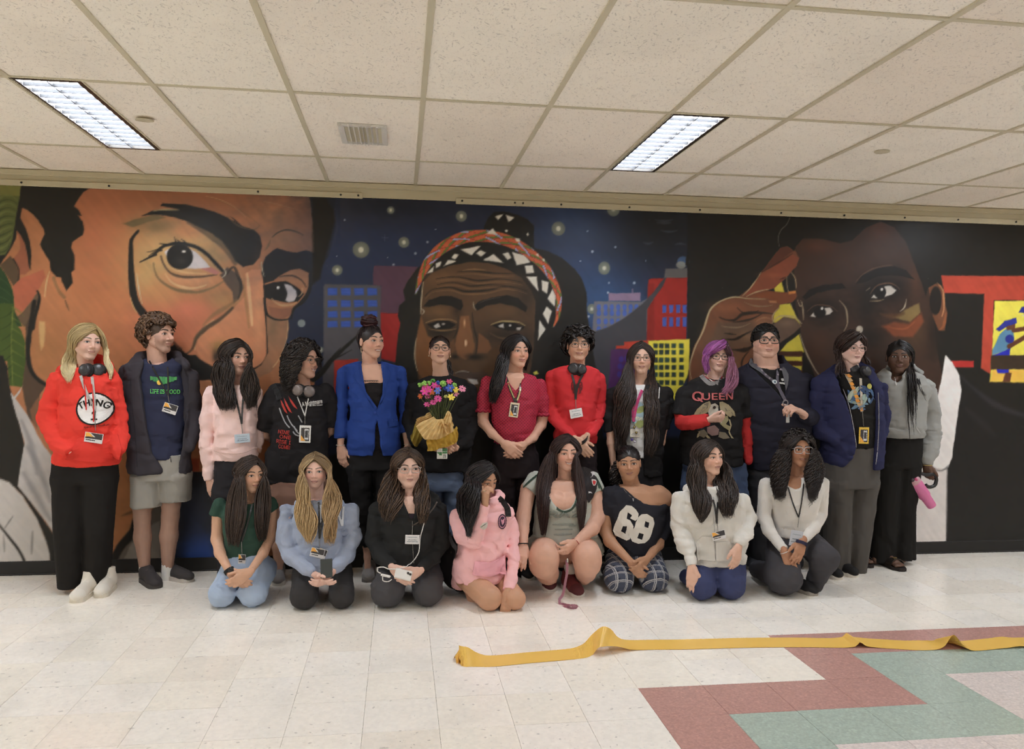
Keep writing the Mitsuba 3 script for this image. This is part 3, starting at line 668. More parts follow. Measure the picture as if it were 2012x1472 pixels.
('s',(60,98,196),(4,4,4),[(-317,1714),(-262,1713)],4,0.6),
('f',(46,80,168),[(-230,1746),(-163,1748),(-161,1705),(-228,1702)],4,1),
('s',(60,98,196),(4,4,4),[(-224,1736),(-171,1739)],4,0.6),
('s',(60,98,196),(4,4,4),[(-224,1716),(-169,1715)],4,0.6),
('f',(86,56,76),[(-188,2136),(-180,2139),(120,2139),(121,1807),(-138,1803),(-135,1995),(-194,1999),(-193,2123)],4,1),
('f',(158,26,24),[(-138,1805),(1,1807),(4,1445),(-133,1483)],4,1),
('f',(166,38,26),[(-460,1465),(-293,1477),(-291,1181),(-458,1180)],4,1),
('f',(84,82,88),[(-532,1708),(-308,1712),(-298,415),(-524,418)],21,0.0),
('s',(30,27,23),(14,30,46),[(-302,1637),(-392,1550),(-479,1465),(-537,1389),(-605,1334)],4,1),
('s',(30,27,23),(3,8,10),[(-338,1541),(-411,1500),(-479,1465)],4,1),
('s',(30,27,23),(3,8,10),[(-412,1555),(-460,1500),(-489,1450)],4,1),
('f',(104,104,114),[(1408,1919),(1765,1923),(1819,1955),(1822,1703),(1398,1686)],4,1),
('f',(132,110,138),[(1516,1980),(1756,1989),(1758,1929),(1517,1926)],4,1),
('s',(132,110,138),(8,8,8),[(1696,2015),(1697,1984)],4,1),
('b',(62,92,172),1443,1876,17,23,0.95,1),
('b',(62,92,172),1494,1877,17,23,0.95,1),
('b',(62,92,172),1541,1878,17,23,0.95,1),
('b',(62,92,172),1590,1879,17,23,0.95,1),
('b',(62,92,172),1638,1880,17,23,0.95,1),
('b',(62,92,172),1684,1881,17,23,0.95,1),
('b',(62,92,172),1728,1882,17,23,0.95,1),
('b',(62,92,172),1444,1833,17,23,0.95,1),
('b',(62,92,172),1495,1834,17,23,0.95,1),
('b',(62,92,172),1542,1835,17,23,0.95,1),
('b',(62,92,172),1590,1835,17,23,0.95,1),
('b',(62,92,172),1639,1836,17,23,0.95,1),
('b',(62,92,172),1685,1837,17,23,0.95,1),
('b',(62,92,172),1728,1838,17,23,0.95,1),
('b',(62,92,172),1444,1772,17,23,0.95,1),
('b',(62,92,172),1496,1773,17,23,0.95,1),
('b',(62,92,172),1543,1774,17,23,0.95,1),
('b',(62,92,172),1591,1775,17,23,0.95,1),
('b',(62,92,172),1640,1776,17,23,0.95,1),
('b',(62,92,172),1686,1777,17,23,0.95,1),
('b',(62,92,172),1729,1777,17,23,0.95,1),
('b',(62,92,172),1445,1716,17,23,0.95,1),
('b',(62,92,172),1497,1717,17,23,0.95,1),
('b',(62,92,172),1544,1718,17,23,0.95,1),
('b',(62,92,172),1592,1719,17,23,0.95,1),
('b',(62,92,172),1640,1719,17,23,0.95,1),
('b',(62,92,172),1687,1720,17,23,0.95,1),
('b',(62,92,172),1730,1721,17,23,0.95,1),
('f',(90,88,88),[(1946,2173),(2118,2183),(2113,2107),(1936,2103)],4,1),
('b',(60,84,120),2082,2230,46,38,1,1),
('b',(140,140,130),2066,2203,38,27,0.8,1),
('f',(31,28,24),[(2108,2278),(2125,2278),(2127,2183),(2099,2204)],6,1),
('f',(152,30,22),[(1817,2089),(1838,2099),(2116,2109),(2114,1639),(1807,1635)],4,1),
('f',(128,26,18),[(1812,2060),(1860,2061),(1867,1641),(1808,1640)],17,0.7),
('f',(62,86,172),[(1926,1903),(1959,1903),(1958,1845),(1929,1844)],4,1),
('f',(62,86,172),[(1978,1904),(2011,1905),(2010,1846),(1982,1845)],4,1),
('f',(62,86,172),[(2031,1905),(2064,1906),(2063,1847),(2034,1846)],4,1),
('f',(62,86,172),[(2082,1906),(2114,1907),(2113,1847),(2085,1847)],4,1),
('f',(62,86,172),[(1927,1812),(1960,1813),(1959,1743),(1931,1743)],4,1),
('f',(62,86,172),[(1980,1813),(2013,1814),(2012,1744),(1983,1744)],4,1),
('f',(62,86,172),[(2032,1814),(2065,1815),(2064,1745),(2036,1745)],4,1),
('f',(62,86,172),[(2083,1815),(2116,1816),(2115,1746),(2086,1746)],4,1),
('f',(62,62,68),[(1387,1688),(1520,1735),(1648,1810),(1776,1912),(1861,2003),(1936,2100),(1956,2111),(1926,2039),(1862,1951),(1809,1866),(1808,1637),(1672,1596),(1554,1569),(1520,1113),(1395,1113)],4,1),
('s',(100,98,104),(2,4,2),[(1398,1691),(1520,1737),(1648,1812),(1776,1914)],4,0.8),
('f',(182,52,30),[(1578,1574),(1578,1595),(1638,1600),(1637,1627),(1826,1637),(1836,1514),(1695,1513),(1694,1569)],4,1),
('f',(78,38,88),[(1538,1567),(1738,1574),(1744,1114),(1516,1113)],4,1),
('b',(58,46,130),1618,1496,19,23,0.8,1),
('b',(58,46,130),1663,1504,19,23,0.8,1),
('b',(58,46,130),1610,1444,19,23,0.8,1),
('b',(58,46,130),1606,1386,19,23,0.8,1),
('b',(58,46,130),1653,1439,19,23,0.8,1),
('f',(222,206,36),[(1823,1637),(2141,1652),(2140,1433),(2125,1364),(2025,1162),(1962,1294),(1863,1306),(1833,1430)],4,1),
('f',(44,58,52),[(1862,1614),(1865,1617),(1893,1616),(1897,1612),(1896,1584),(1892,1580),(1866,1581),(1861,1585)],4,1),
('f',(44,58,52),[(1905,1614),(1909,1617),(1937,1617),(1940,1613),(1940,1584),(1935,1581),(1909,1582),(1905,1586)],4,1),
('f',(44,58,52),[(1951,1615),(1955,1618),(1983,1617),(1986,1613),(1986,1585),(1981,1581),(1955,1582),(1951,1586)],4,1),
('f',(52,76,64),[(2002,1615),(2005,1619),(2033,1618),(2037,1614),(2036,1585),(2032,1582),(2005,1583),(2001,1587)],4,1),
('f',(52,76,64),[(2061,1616),(2064,1620),(2093,1619),(2096,1615),(2095,1586),(2091,1583),(2065,1584),(2060,1588)],4,1),
('f',(44,58,52),[(1863,1566),(1866,1569),(1894,1569),(1897,1565),(1897,1536),(1893,1533),(1866,1534),(1862,1538)],4,1),
('f',(44,58,52),[(1906,1567),(1909,1570),(1938,1569),(1941,1565),(1940,1537),(1936,1533),(1910,1534),(1906,1538)],4,1),
('f',(44,58,52),[(1952,1567),(1955,1571),(1984,1570),(1987,1566),(1986,1537),(1982,1534),(1956,1535),(1951,1539)],4,1),
('f',(52,76,64),[(2002,1568),(2006,1571),(2034,1571),(2038,1566),(2037,1538),(2033,1535),(2006,1535),(2002,1539)],4,1),
('f',(52,76,64),[(2062,1569),(2065,1572),(2094,1571),(2097,1567),(2096,1539),(2092,1535),(2065,1536),(2061,1540)],4,1),
('f',(44,58,52),[(1863,1508),(1867,1512),(1895,1511),(1898,1507),(1898,1478),(1893,1475),(1867,1476),(1863,1480)],4,1),
('f',(52,76,64),[(1907,1509),(1910,1512),(1939,1511),(1942,1507),(1941,1479),(1937,1475),(1911,1476),(1906,1480)],4,1),
('f',(52,76,64),[(1953,1509),(1956,1513),(1985,1512),(1988,1508),(1987,1479),(1983,1476),(1957,1477),(1952,1481)],4,1),
('f',(44,58,52),[(2003,1510),(2007,1513),(2035,1512),(2038,1508),(2038,1480),(2033,1476),(2007,1477),(2003,1481)],4,1),
('f',(44,58,52),[(2063,1511),(2066,1514),(2094,1513),(2098,1509),(2097,1480),(2093,1477),(2066,1478),(2062,1482)],4,1),
('f',(52,76,64),[(1864,1454),(1868,1457),(1896,1456),(1899,1452),(1899,1423),(1894,1420),(1868,1421),(1864,1425)],4,1),
('f',(44,58,52),[(1908,1454),(1911,1457),(1940,1456),(1943,1452),(1942,1424),(1938,1421),(1912,1421),(1907,1426)],4,1),
('f',(44,58,52),[(1954,1455),(1957,1458),(1986,1457),(1989,1453),(1988,1424),(1984,1421),(1958,1422),(1953,1426)],4,1),
('f',(44,58,52),[(2004,1455),(2007,1458),(2036,1457),(2039,1453),(2039,1425),(2034,1422),(2008,1422),(2004,1427)],4,1),
('f',(44,58,52),[(2063,1456),(2067,1459),(2095,1458),(2099,1454),(2098,1425),(2094,1422),(2067,1423),(2063,1427)],4,1),
('f',(52,76,64),[(1865,1400),(1868,1403),(1897,1402),(1900,1398),(1899,1370),(1895,1366),(1869,1367),(1864,1371)],4,1),
('f',(44,58,52),[(1909,1400),(1912,1404),(1940,1403),(1944,1399),(1943,1370),(1939,1367),(1913,1368),(1908,1372)],4,1),
('f',(44,58,52),[(1955,1401),(1958,1404),(1986,1403),(1990,1399),(1989,1370),(1985,1367),(1958,1368),(1954,1372)],4,1),
('f',(44,58,52),[(2005,1401),(2008,1404),(2037,1404),(2040,1399),(2040,1371),(2035,1368),(2009,1368),(2004,1373)],4,1),
('f',(44,58,52),[(2064,1402),(2068,1405),(2096,1404),(2100,1400),(2099,1371),(2095,1368),(2068,1369),(2064,1373)],4,1),
('f',(52,76,64),[(1866,1340),(1869,1343),(1898,1342),(1901,1338),(1900,1310),(1896,1306),(1870,1307),(1865,1311)],4,1),
('f',(44,58,52),[(1910,1340),(1913,1343),(1941,1343),(1945,1338),(1944,1310),(1940,1307),(1913,1308),(1909,1312)],4,1),
('f',(44,58,52),[(1956,1341),(1959,1344),(1987,1343),(1991,1339),(1990,1310),(1986,1307),(1959,1308),(1955,1312)],4,1),
('f',(44,58,52),[(2006,1341),(2009,1344),(2038,1343),(2041,1339),(2040,1310),(2036,1307),(2010,1308),(2005,1312)],4,1),
('f',(44,58,52),[(2065,1341),(2069,1345),(2097,1344),(2101,1340),(2100,1311),(2096,1308),(2069,1309),(2065,1313)],4,1),
('f',(29,27,24),[(118,2132),(59,2050),(18,1968),(32,1898),(-9,1857),(-20,1787),(2,1737),(-17,1646),(-26,1535),(-35,1434),(-3,1182),(1487,1188),(1424,1449),(1395,1605),(1378,1709),(1355,1833),(1350,1978),(1315,2081),(1261,2152),(1165,2230),(1059,2275),(957,2296),(953,2459),(910,2499),(838,2529),(734,2553),(662,2545),(621,2506),(593,2444),(582,2388)],4,1),
('f',(29,27,24),[(-20,1319),(1464,1330),(1563,-218),(-506,-159),(-512,778),(-89,957)],22,1),
('f',(86,61,39),[(159,2032),(219,2094),(340,2150),(492,2184),(625,2178),(759,2139),(863,2080),(937,1989),(972,1908),(968,1753),(963,1599),(944,1444),(905,1186),(167,1183),(127,1365),(106,1486),(105,1587),(142,1739),(151,1891)],4,1),
('b',(112,78,48),300,2056,152,61,0.7,0),
('b',(100,70,44),708,2066,184,51,0.5,0),
('b',(48,37,27),896,1947,82,164,0.7,0),
('b',(116,82,46),272,1822,111,41,0.6,0),
('b',(92,66,40),742,1842,133,51,0.6,0),
('b',(44,34,25),284,1681,132,61,0.85,0),
('b',(44,34,25),754,1658,205,72,0.8,0),
('b',(50,38,28),859,1546,123,144,0.8,0),
('b',(46,34,25),404,1835,41,61,0.7,0),
('f',(130,82,42),[(143,1800),(115,1638),(106,1486),(135,1375),(196,1285),(286,1387),(366,1509),(264,1610),(193,1649)],16,0.85),
('s',(34,27,21),(3,16,3),[(175,1932),(230,1981),(351,1996),(464,1970),(607,1980),(761,2014),(906,1983)],8,0.9),
('s',(128,94,60),(3,11,3),[(176,1911),(231,1961),(352,1976),(464,1950),(607,1959),(761,1993),(906,1963)],10,0.7),
('s',(34,27,21),(3,12,3),[(250,2054),(401,2073),(555,2050),(708,2066),(874,2044)],8,0.9),
('s',(128,94,60),(3,9,3),[(250,2034),(402,2053),(555,2029),(709,2045),(875,2024)],10,0.7),
('s',(34,27,21),(3,12,3),[(401,2109),(523,2117),(687,2106),(811,2109)],8,0.9),
('s',(128,94,60),(3,9,3),[(401,2089),(523,2097),(688,2086),(812,2089)],10,0.7),
('s',(34,27,21),(3,10,3),[(260,2014),(382,2032),(504,2010),(657,2024),(812,2007)],8,0.9),
('s',(128,94,60),(3,7,3),[(260,1994),(382,2012),(504,1990),(658,2003),(813,1986)],10,0.7),
('s',(140,108,70),(3,10,3),[(442,2120),(523,2130),(605,2124)],8,0.8),
('s',(186,168,138),(4,9,5),[(159,2028),(147,1901),(143,1805)],4,1),
('s',(190,172,140),(4,8,4),[(115,1628),(104,1506),(123,1400)],4,1),
('s',(170,158,140),(4,10,3),[(146,1840),(166,1820),(152,1800)],4,1),
('f',(27,23,19),[(161,1856),(201,1904),(281,1932),(362,1934),(434,1907),(446,1866),(426,1834),(363,1863),(282,1871),(201,1853)],6,1),
('f',(27,23,19),[(522,1866),(556,1899),(658,1934),(761,1950),(844,1930),(913,1864),(900,1832),(814,1872),(710,1890),(608,1868),(547,1836)],6,1),
('s',(150,140,120),(3,9,3),[(517,1898),(524,1858),(536,1840)],4,1),
('s',(60,58,55),(3,7,3),[(556,1887),(638,1919),(710,1931)],4,1),
('f',(24,19,16),[(192,1728),(263,1756),(333,1763),(400,1731),(354,1705),(284,1697),(233,1702)],4,1),
('f',(178,172,166),[(235,1719),(269,1741),(281,1715),(253,1705)],4,1),
('b',(160,155,150),305,1734,12,7,1,1),
('s',(150,116,74),(4,10,4),[(182,1742),(273,1766),(344,1767),(405,1746)],4,1),
('s',(132,100,62),(4,10,4),[(203,1698),(294,1687),(405,1705)],6,1),
('f',(24,19,16),[(656,1730),(733,1757),(815,1753),(894,1723),(858,1697),(775,1695),(702,1710)],4,1),
('f',(178,172,166),[(700,1730),(738,1744),(743,1711),(712,1716)],4,1),
('f',(178,172,166),[(835,1715),(870,1721),(858,1700),(839,1700)],4,1),
('b',(170,165,160),787,1732,9,9,1,1),
('s',(172,152,102),(4,12,4),[(650,1736),(743,1762),(836,1759),(897,1732)],4,1),
('s',(110,82,52),(4,12,4),[(641,1676),(744,1637),(858,1659)],12,0.7),
('f',(124,80,46),[(427,1795),(486,1796),(507,1695),(531,1593),(521,1511),(469,1482),(407,1508),(389,1591),(413,1693)],14,1),
('f',(112,72,42),[(559,1675),(631,1625),(654,1564),(624,1528),(550,1527)],12,1),
('f',(104,68,40),[(380,1632),(392,1540),(346,1519),(310,1549)],12,1),
('b',(206,158,112),456,1745,8,29,0.9,0),
('b',(214,176,136),467,1600,10,24,0.95,1),
('s',(36,28,21),(6,14,6),[(511,1817),(528,1695),(549,1614),(540,1522)],10,0.8),
('s',(36,28,21),(5,12,5),[(409,1795),(405,1693),(377,1632)],8,0.7),
('b',(30,24,19),530,1501,61,22,0.8,0),
('b',(30,24,19),392,1500,31,20,0.8,0),
('f',(78,60,50),[(388,1388),(459,1404),(521,1389),(592,1400),(675,1359),(593,1328),(490,1338),(409,1357)],8,1),
('f',(196,188,180),[(480,1343),(552,1338),(562,1307),(522,1297)],6,1),
('s',(150,140,128),(3,8,3),[(393,1383),(449,1398),(490,1391)],6,1),
('f',(205,195,60),[(960,1393),(986,1408),(1002,1383),(971,1374)],4,1),
('band',[(108,1945),(134,2042),(188,2164),(268,2257),(379,2329),(490,2367),(602,2372),(736,2350),(851,2303),(955,2234),(1050,2144),(1115,2033),(1145,1927),(1140,1824),(1106,1730)],(12,41,67,79,85,85,85,85,81,77,67,53,45,37,10)),
('f',(208,202,190),[(420,2271),(567,2298),(502,2231)],4,1),
('f',(208,202,190),[(532,2244),(568,2271),(609,2252),(573,2223)],4,1),
('f',(208,202,190),[(589,2199),(660,2246),(735,2181)],4,1),
('f',(208,202,190),[(722,2250),(768,2259),(791,2221),(764,2204)],4,1),
('f',(208,202,190),[(794,2264),(882,2240),(933,2192),(831,2169)],4,1),
('f',(208,202,190),[(888,2168),(946,2171),(959,2116),(903,2111)],4,1),
('f',(208,202,190),[(898,2089),(978,2089),(992,1983)],4,1),
('f',(208,202,190),[(1015,2063),(1064,2049),(1058,1964),(1019,1991)],4,1),
('f',(208,202,190),[(1094,2005),(1119,1952),(1117,1868),(1061,1930)],4,1),
('f',(208,202,190),[(1054,1876),(1093,1838),(1066,1748),(1026,1821)],4,1),
('f',(208,202,190),[(1003,1772),(1047,1708),(994,1630)],4,1),
('f',(208,202,190),[(360,2209),(379,2240),(410,2231),(385,2198)],4,1),
('f',(208,202,190),[(302,2145),(334,2193),(392,2185)],4,1),
('f',(208,202,190),[(247,2165),(286,2179),(279,2151),(249,2133)],4,1),
('f',(208,202,190),[(182,2091),(231,2140),(224,2104)],4,1),
('f',(208,202,190),[(671,2513),(726,2531),(693,2491)],4,1),
('f',(208,202,190),[(750,2526),(810,2510),(766,2474)],4,1),
('f',(208,202,190),[(605,2387),(653,2427),(686,2384)],4,1),
('f',(208,202,190),[(743,2414),(753,2424),(763,2414),(753,2402)],4,1),
('f',(208,202,190),[(899,2393),(908,2405),(920,2391),(910,2380)],4,1),
('f',(208,202,190),[(811,2365),(850,2361),(857,2334),(824,2339)],4,1),
('f',(208,202,190),[(968,2249),(986,2258),(993,2232)],4,1),
('f',(208,202,190),[(1018,2217),(1031,2218),(1035,2199)],4,1),
('f',(64,43,33),[(2966,2365),(3022,2429),(3194,2431),(3310,2406),(3426,2431),(3540,2534),(3657,2584),(3776,2542),(3873,2436),(3948,2274),(4023,2144),(4085,2036),(4126,1816),(4155,1595),(4236,1263),(3195,1258),(3098,1495),(3025,1689),(3011,1796),(2974,1925),(2972,2054),(2958,2204),(2979,2301)],9,1),
('f',(64,43,33),[(3604,1675),(3928,1679),(4115,1531),(4224,1305),(4168,1039),(3947,850),(3618,1039)],30,1),
('b',(92,54,38),3149,2371,140,54,0.7,0),
('b',(84,50,38),3659,2495,98,87,0.7,0),
('b',(78,56,46),3697,2354,153,87,0.6,0),
('b',(74,48,36),3406,2259,217,98,0.6,0),
('b',(36,28,24),3554,1915,109,175,0.8,0),
('b',(34,27,23),3594,1697,109,98,0.8,0),
('b',(76,48,33),3165,1604,97,130,0.7,0),
('b',(96,58,36),3951,2121,66,132,0.6,0),
('b',(84,60,40),3960,1725,121,121,0.7,0),
('b',(58,44,36),3739,1535,165,77,0.6,0),
('b',(36,28,24),4129,1705,66,166,0.7,0),
('f',(134,110,62),[(3791,1848),(3908,1922),(3997,1962),(4011,1885),(3923,1812),(3767,1845)],20,1),
('f',(138,68,36),[(3686,1775),(3792,1810),(3911,1796),(4017,1886),(4036,1814),(3949,1697),(3794,1695)],31,0.85),
('s',(160,84,46),(4,15,4),[(3733,1776),(3864,1756),(3958,1813)],13,0.8),
('s',(100,64,36),(11,44,22),[(3672,1873),(3767,1853),(3862,1877)],26,0.7),
('b',(27,23,21),3692,2060,230,131,0.95,0),
('b',(27,23,21),3188,1891,184,97,0.9,0),
('f',(24,21,19),[(3462,2092),(3513,2164),(3641,2222),(3782,2239),(3878,2211),(3951,2142),(3855,2162),(3760,2171),(3642,2157),(3538,2111)],9,1),
('s',(112,84,60),(3,9,3),[(3462,2109),(3525,2173),(3618,2221),(3758,2247)],5,0.8),
('f',(24,21,19),[(3030,1985),(3087,2046),(3201,2081),(3351,2097),(3381,2063),(3260,2044),(3145,2020),(3054,1964)],9,1),
('f',(198,192,184),[(3594,1992),(3624,2034),(3669,2026),(3644,1991)],4,1),
('f',(198,192,184),[(3697,2084),(3756,2087),(3803,2053),(3763,2022),(3705,2001)],4,1),
('b',(22,19,18),3664,2039,52,50,1,1),
('b',(215,212,208),3680,2059,11,11,1,1),
('s',(116,80,54),(3,10,3),[(3584,2019),(3656,2094),(3738,2109),(3828,2065)],4,1),
('s',(140,122,90),(3,9,3),[(3582,1968),(3647,1969),(3699,1983)],4,1),
('s',(176,164,142),(3,12,3),[(3885,1987),(3875,1932),(3835,1893)],4,1),
('f',(198,192,184),[(3094,1841),(3125,1874),(3159,1864),(3137,1833)],4,1),
('f',(198,192,184),[(3210,1906),(3257,1911),(3280,1883),(3252,1859),(3215,1852)],4,1),
('b',(22,19,18),3173,1871,50,41,1,1),
('b',(215,212,208),3191,1902,11,11,1,1),
('s',(96,64,44),(3,9,3),[(3073,1878),(3158,1929),(3251,1922),(3315,1883)],4,1),
('s',(60,46,36),(6,17,6),[(3092,1765),(3185,1745),(3288,1780)],13,0.7),
('s',(158,142,116),(3,13,4),[(3331,1965),(3391,1890),(3402,1803),(3376,1735)],4,1),
('s',(158,142,116),(3,13,4),[(3017,1958),(3034,1905),(3041,1813)],4,1),
('s',(158,142,116),(3,9,4),[(2991,1963),(3020,1915),(3031,1948)],4,1),
('s',(158,142,116),(3,11,4),[(2938,1937),(2976,1841),(3029,1784)],4,1),
('s',(158,142,116),(3,15,4),[(3016,1705),(3061,1581),(3133,1452),(3180,1388)],4,1),
('s',(158,142,116),(3,4,4),[(3551,2046),(3580,2068)],4,1),
('b',(176,166,150),3502,1747,28,29,1,1),
('b',(200,192,178),3496,1753,13,13,0.8,0),
('f',(204,188,38),[(2801,2050),(2857,2107),(2884,2020),(2808,2018)],4,1),
('f',(204,188,38),[(2849,1933),(2931,1933),(3000,1807),(3023,1764),(2863,1762),(2795,1793),(2799,1857)],4,1),
('f',(204,188,38),[(3007,1699),(3052,1568),(2856,1566),(2912,1633)],4,1),
('f',(74,40,24),[(2856,1570),(3039,1572),(3045,1257),(2759,1255)],4,1),
('f',(204,188,38),[(2856,1534),(3035,1532),(3035,1497),(2857,1498)],4,1),
('f',(204,188,38),[(2960,1464),(3036,1462),(3037,1428),(2961,1427)],4,1),
('f',(116,70,46),[(2949,2367),(2969,2333),(2997,2280),(2980,2224),(2902,2138),(2857,2103),(2801,2048),(2745,2029),(2881,2017),(2972,2032),(2987,1990),(2951,1944),(2849,1922),(2844,1899),(2805,1855),(2795,1793),(2621,1415),(2422,1253),(2133,1252),(2141,1464),(2172,1591),(2225,1698),(2278,1826),(2321,1901),(2409,1956),(2521,1977),(2609,2045),(2697,2165),(2841,2351),(2897,2368)],4,1),
('f',(92,50,36),[(2841,2351),(2897,2368),(2949,2332),(2798,2221),(2697,2163)],6,1),
('f',(132,68,44),[(2698,2152),(2944,2309),(2997,2280),(2974,2217),(2891,2125),(2801,2048),(2566,1983),(2609,2040)],6,1),
('f',(124,66,34),[(2599,1979),(2745,2027),(2881,2015),(2978,2011),(2974,1968),(2940,1946),(2849,1928),(2746,1972)],6,1),
('s',(70,40,28),(4,11,4),[(2697,2165),(2787,2215),(2944,2313)],4,1),
('s',(60,36,26),(3,11,3),[(2845,2115),(2879,2127),(2902,2140)],4,1),
('b',(150,80,50),2799,2146,97,21,0.6,0),
('f',(92,76,62),[(2357,1785),(2547,1788),(2704,1812),(2795,1793),(2774,1685),(2584,1575),(2510,1299),(2221,1297),(2304,1625)],34,0.7),
('b',(150,98,66),2704,1791,86,54,0.7,0),
('b',(140,84,54),2466,1893,149,43,0.7,0),
('b',(134,84,52),2563,1490,107,128,0.7,0),
('b',(110,84,64),2305,1572,85,170,0.6,0),
('b',(160,120,86),2593,1682,64,43,0.5,0),
('s',(40,31,24),(4,28,3),[(2369,1822),(2479,1798),(2557,1847),(2680,1860),(2805,1852)],9,0.85),
('s',(40,31,24),(4,19,3),[(2479,1787),(2580,1799),(2703,1850)],9,0.85),
('s',(40,31,24),(4,21,3),[(2392,1658),(2482,1654),(2571,1693),(2638,1726)],9,0.85),
('s',(40,31,24),(4,36,3),[(2472,1579),(2562,1575),(2662,1630)],9,0.85),
('s',(40,31,24),(4,15,3),[(2414,1701),(2503,1692)],9,0.85),
('s',(40,31,24),(4,13,3),[(2511,1894),(2579,1853),(2680,1876)],9,0.85),
('s',(40,31,24),(4,13,3),[(2607,1565),(2552,1468),(2576,1383)],9,0.85),
('s',(150,140,110),(3,10,3),[(2566,1938),(2679,1908),(2792,1921)],9,0.6),
('s',(184,164,124),(3,10,3),[(2391,1754),(2503,1745),(2614,1779)],13,0.5),
('s',(170,126,88),(3,13,3),[(2659,1790),(2737,1824),(2795,1803)],11,0.6),
('f',(98,76,62),[(2804,1777),(2885,1835),(2976,1819),(3026,1764),(2956,1704),(2855,1632),(2786,1674)],4,1),
('b',(126,100,80),2909,1784,65,32,0.7,0),
('s',(176,156,118),(3,9,4),[(2692,2163),(2620,2056),(2554,1986)],4,1),
('s',(176,156,118),(3,9,4),[(2582,1979),(2655,2014),(2756,2038)],4,1),
('s',(176,156,118),(3,16,4),[(2735,1963),(2600,1964),(2498,1975),(2387,1945),(2300,1877),(2247,1719),(2177,1570),(2146,1443),(2170,1326)],4,1),
('s',(176,156,118),(3,12,4),[(2789,1782),(2862,1839),(2953,1836),(3021,1788)],4,1),
('s',(176,156,118),(3,9,4),[(2844,1901),(2805,1859),(2790,1825),(2806,1793)],4,1),
('s',(176,156,118),(3,6,4),[(2902,2138),(2903,2084),(2915,2026)],4,1),
('s',(176,156,118),(3,9,4),[(2935,2171),(2971,2118),(2978,2054)],4,1),
('f',(196,122,52),[(2913,2026),(2975,2035),(2978,2013),(2922,2003)],4,1),
('f',(170,112,70),[(2758,1953),(2820,1954),(2826,1935),(2769,1938)],4,1),
('f',(114,68,42),[(4070,2079),(4131,2116),(4182,2095),(4209,1994),(4236,1884),(4218,1749),(4164,1750),(4113,1860)],4,1),
('b',(30,25,22),4134,1982,51,111,0.95,1),
('s',(190,128,80),(4,18,9),[(4143,2120),(4199,2049),(4206,1928),(4191,1861)],4,1),
('s',(150,84,44),(7,29,9),[(4221,1884),(4211,1795),(4176,1756)],11,0.8),
('f',(30,27,23),[(2779,2616),(4191,2633),(4172,2170),(4131,2114),(4072,2096),(4050,2013),(4011,2122),(3948,2263),(3873,2434),(3776,2540),(3657,2582),(3540,2532),(3426,2429),(3333,2404),(3194,2432),(3044,2451),(2966,2365),(2955,2333),(2897,2372),(2829,2361),(2839,2436),(2899,2588)],6,1),
('s',(140,138,130),(2,4,2),[(2921,2605),(2894,2534),(2850,2490),(2828,2436),(2838,2363)],4,0.8),
('f',(184,62,38),[(4178,2178),(6135,2219),(6140,2031),(4634,1995),(4635,1690),(4621,1414),(4536,1459),(4549,2043),(4206,2042)],5,1),
('f',(182,36,30),[(4277,1514),(4472,1516),(4473,1465),(4303,1463)],4,1),
('f',(228,214,52),[(4640,1991),(5918,2018),(5938,1351),(4615,1353),(4621,1441),(4631,1690)],5,1),
('f',(238,184,48),[(4637,1451),(5935,1463),(5938,1351),(4615,1353)],31,1),
('f',(84,134,166),[(4629,1602),(4693,1729),(4745,1772),(4811,1761),(4819,1692),(4785,1611),(4630,1560)],4,1),
('f',(104,62,38),[(4738,1806),(4826,1819),(4824,1765),(4752,1760)],4,1),
('f',(42,48,150),[(4657,1766),(4733,1835),(4832,1861),(4839,1819),(4755,1791),(4689,1752)],4,1),
('s',(96,54,34),(35,35,35),[(4811,1759),(4967,1787)],4,1),
('s',(96,54,34),(38,34,31),[(4776,1634),(4885,1693),(4990,1753)],4,1),
('b',(36,44,140),4779,1692,38,34,1,1),
('f',(32,36,178),[(4630,1560),(4785,1615),(4777,1420),(4680,1419)],4,1),
('f',(36,44,140),[(4854,1904),(4878,1946),(4963,1963),(4965,1887),(4901,1901)],4,1),
('f',(200,205,220),[(4880,1881),(4965,1891),(4966,1858)],4,1),
('f',(60,45,31),[(4618,1560),(5931,1587),(5934,1473),(4621,1449)],4,1),
('f',(96,54,34),[(4748,1423),(4803,1424),(4792,1351),(4724,1350)],4,1),
('f',(30,28,27),[(4350,1404),(4515,1288),(4708,1174),(4921,1117),(6625,1040),(6664,-164),(4268,-106),(4270,677),(4334,1039),(4370,1268)],8,1),
('s',(48,45,50),(8,49,30),[(4363,1397),(4516,1268),(4708,1154),(4986,1078)],38,0.8),
('s',(44,40,42),(19,57,19),[(4415,1135),(4607,982),(4672,924)],61,0.6),
('f',(228,222,218),[(4228,1559),(4292,1495),(4350,1401),(4371,1287),(4338,1039),(4303,753),(4272,677),(4218,659),(4053,688),(4040,1228),(4164,1229),(4201,1380)],5,1),
('f',(214,206,202),[(3830,605),(4053,698),(4135,682),(4264,662),(4270,-106),(3723,-93)],5,1),
('s',(122,116,116),(8,15,9),[(4114,701),(4208,651),(4272,689)],6,1),
('s',(122,116,116),(4,10,6),[(4264,662),(4269,124)],4,1),
('f',(26,24,22),[(1470,917),(2174,915),(3571,755),(3593,-275),(1485,-216)],45,1),
('f',(176,170,168),[(3538,320),(3640,517),(3721,-279),(3551,-274)],24,1),
]
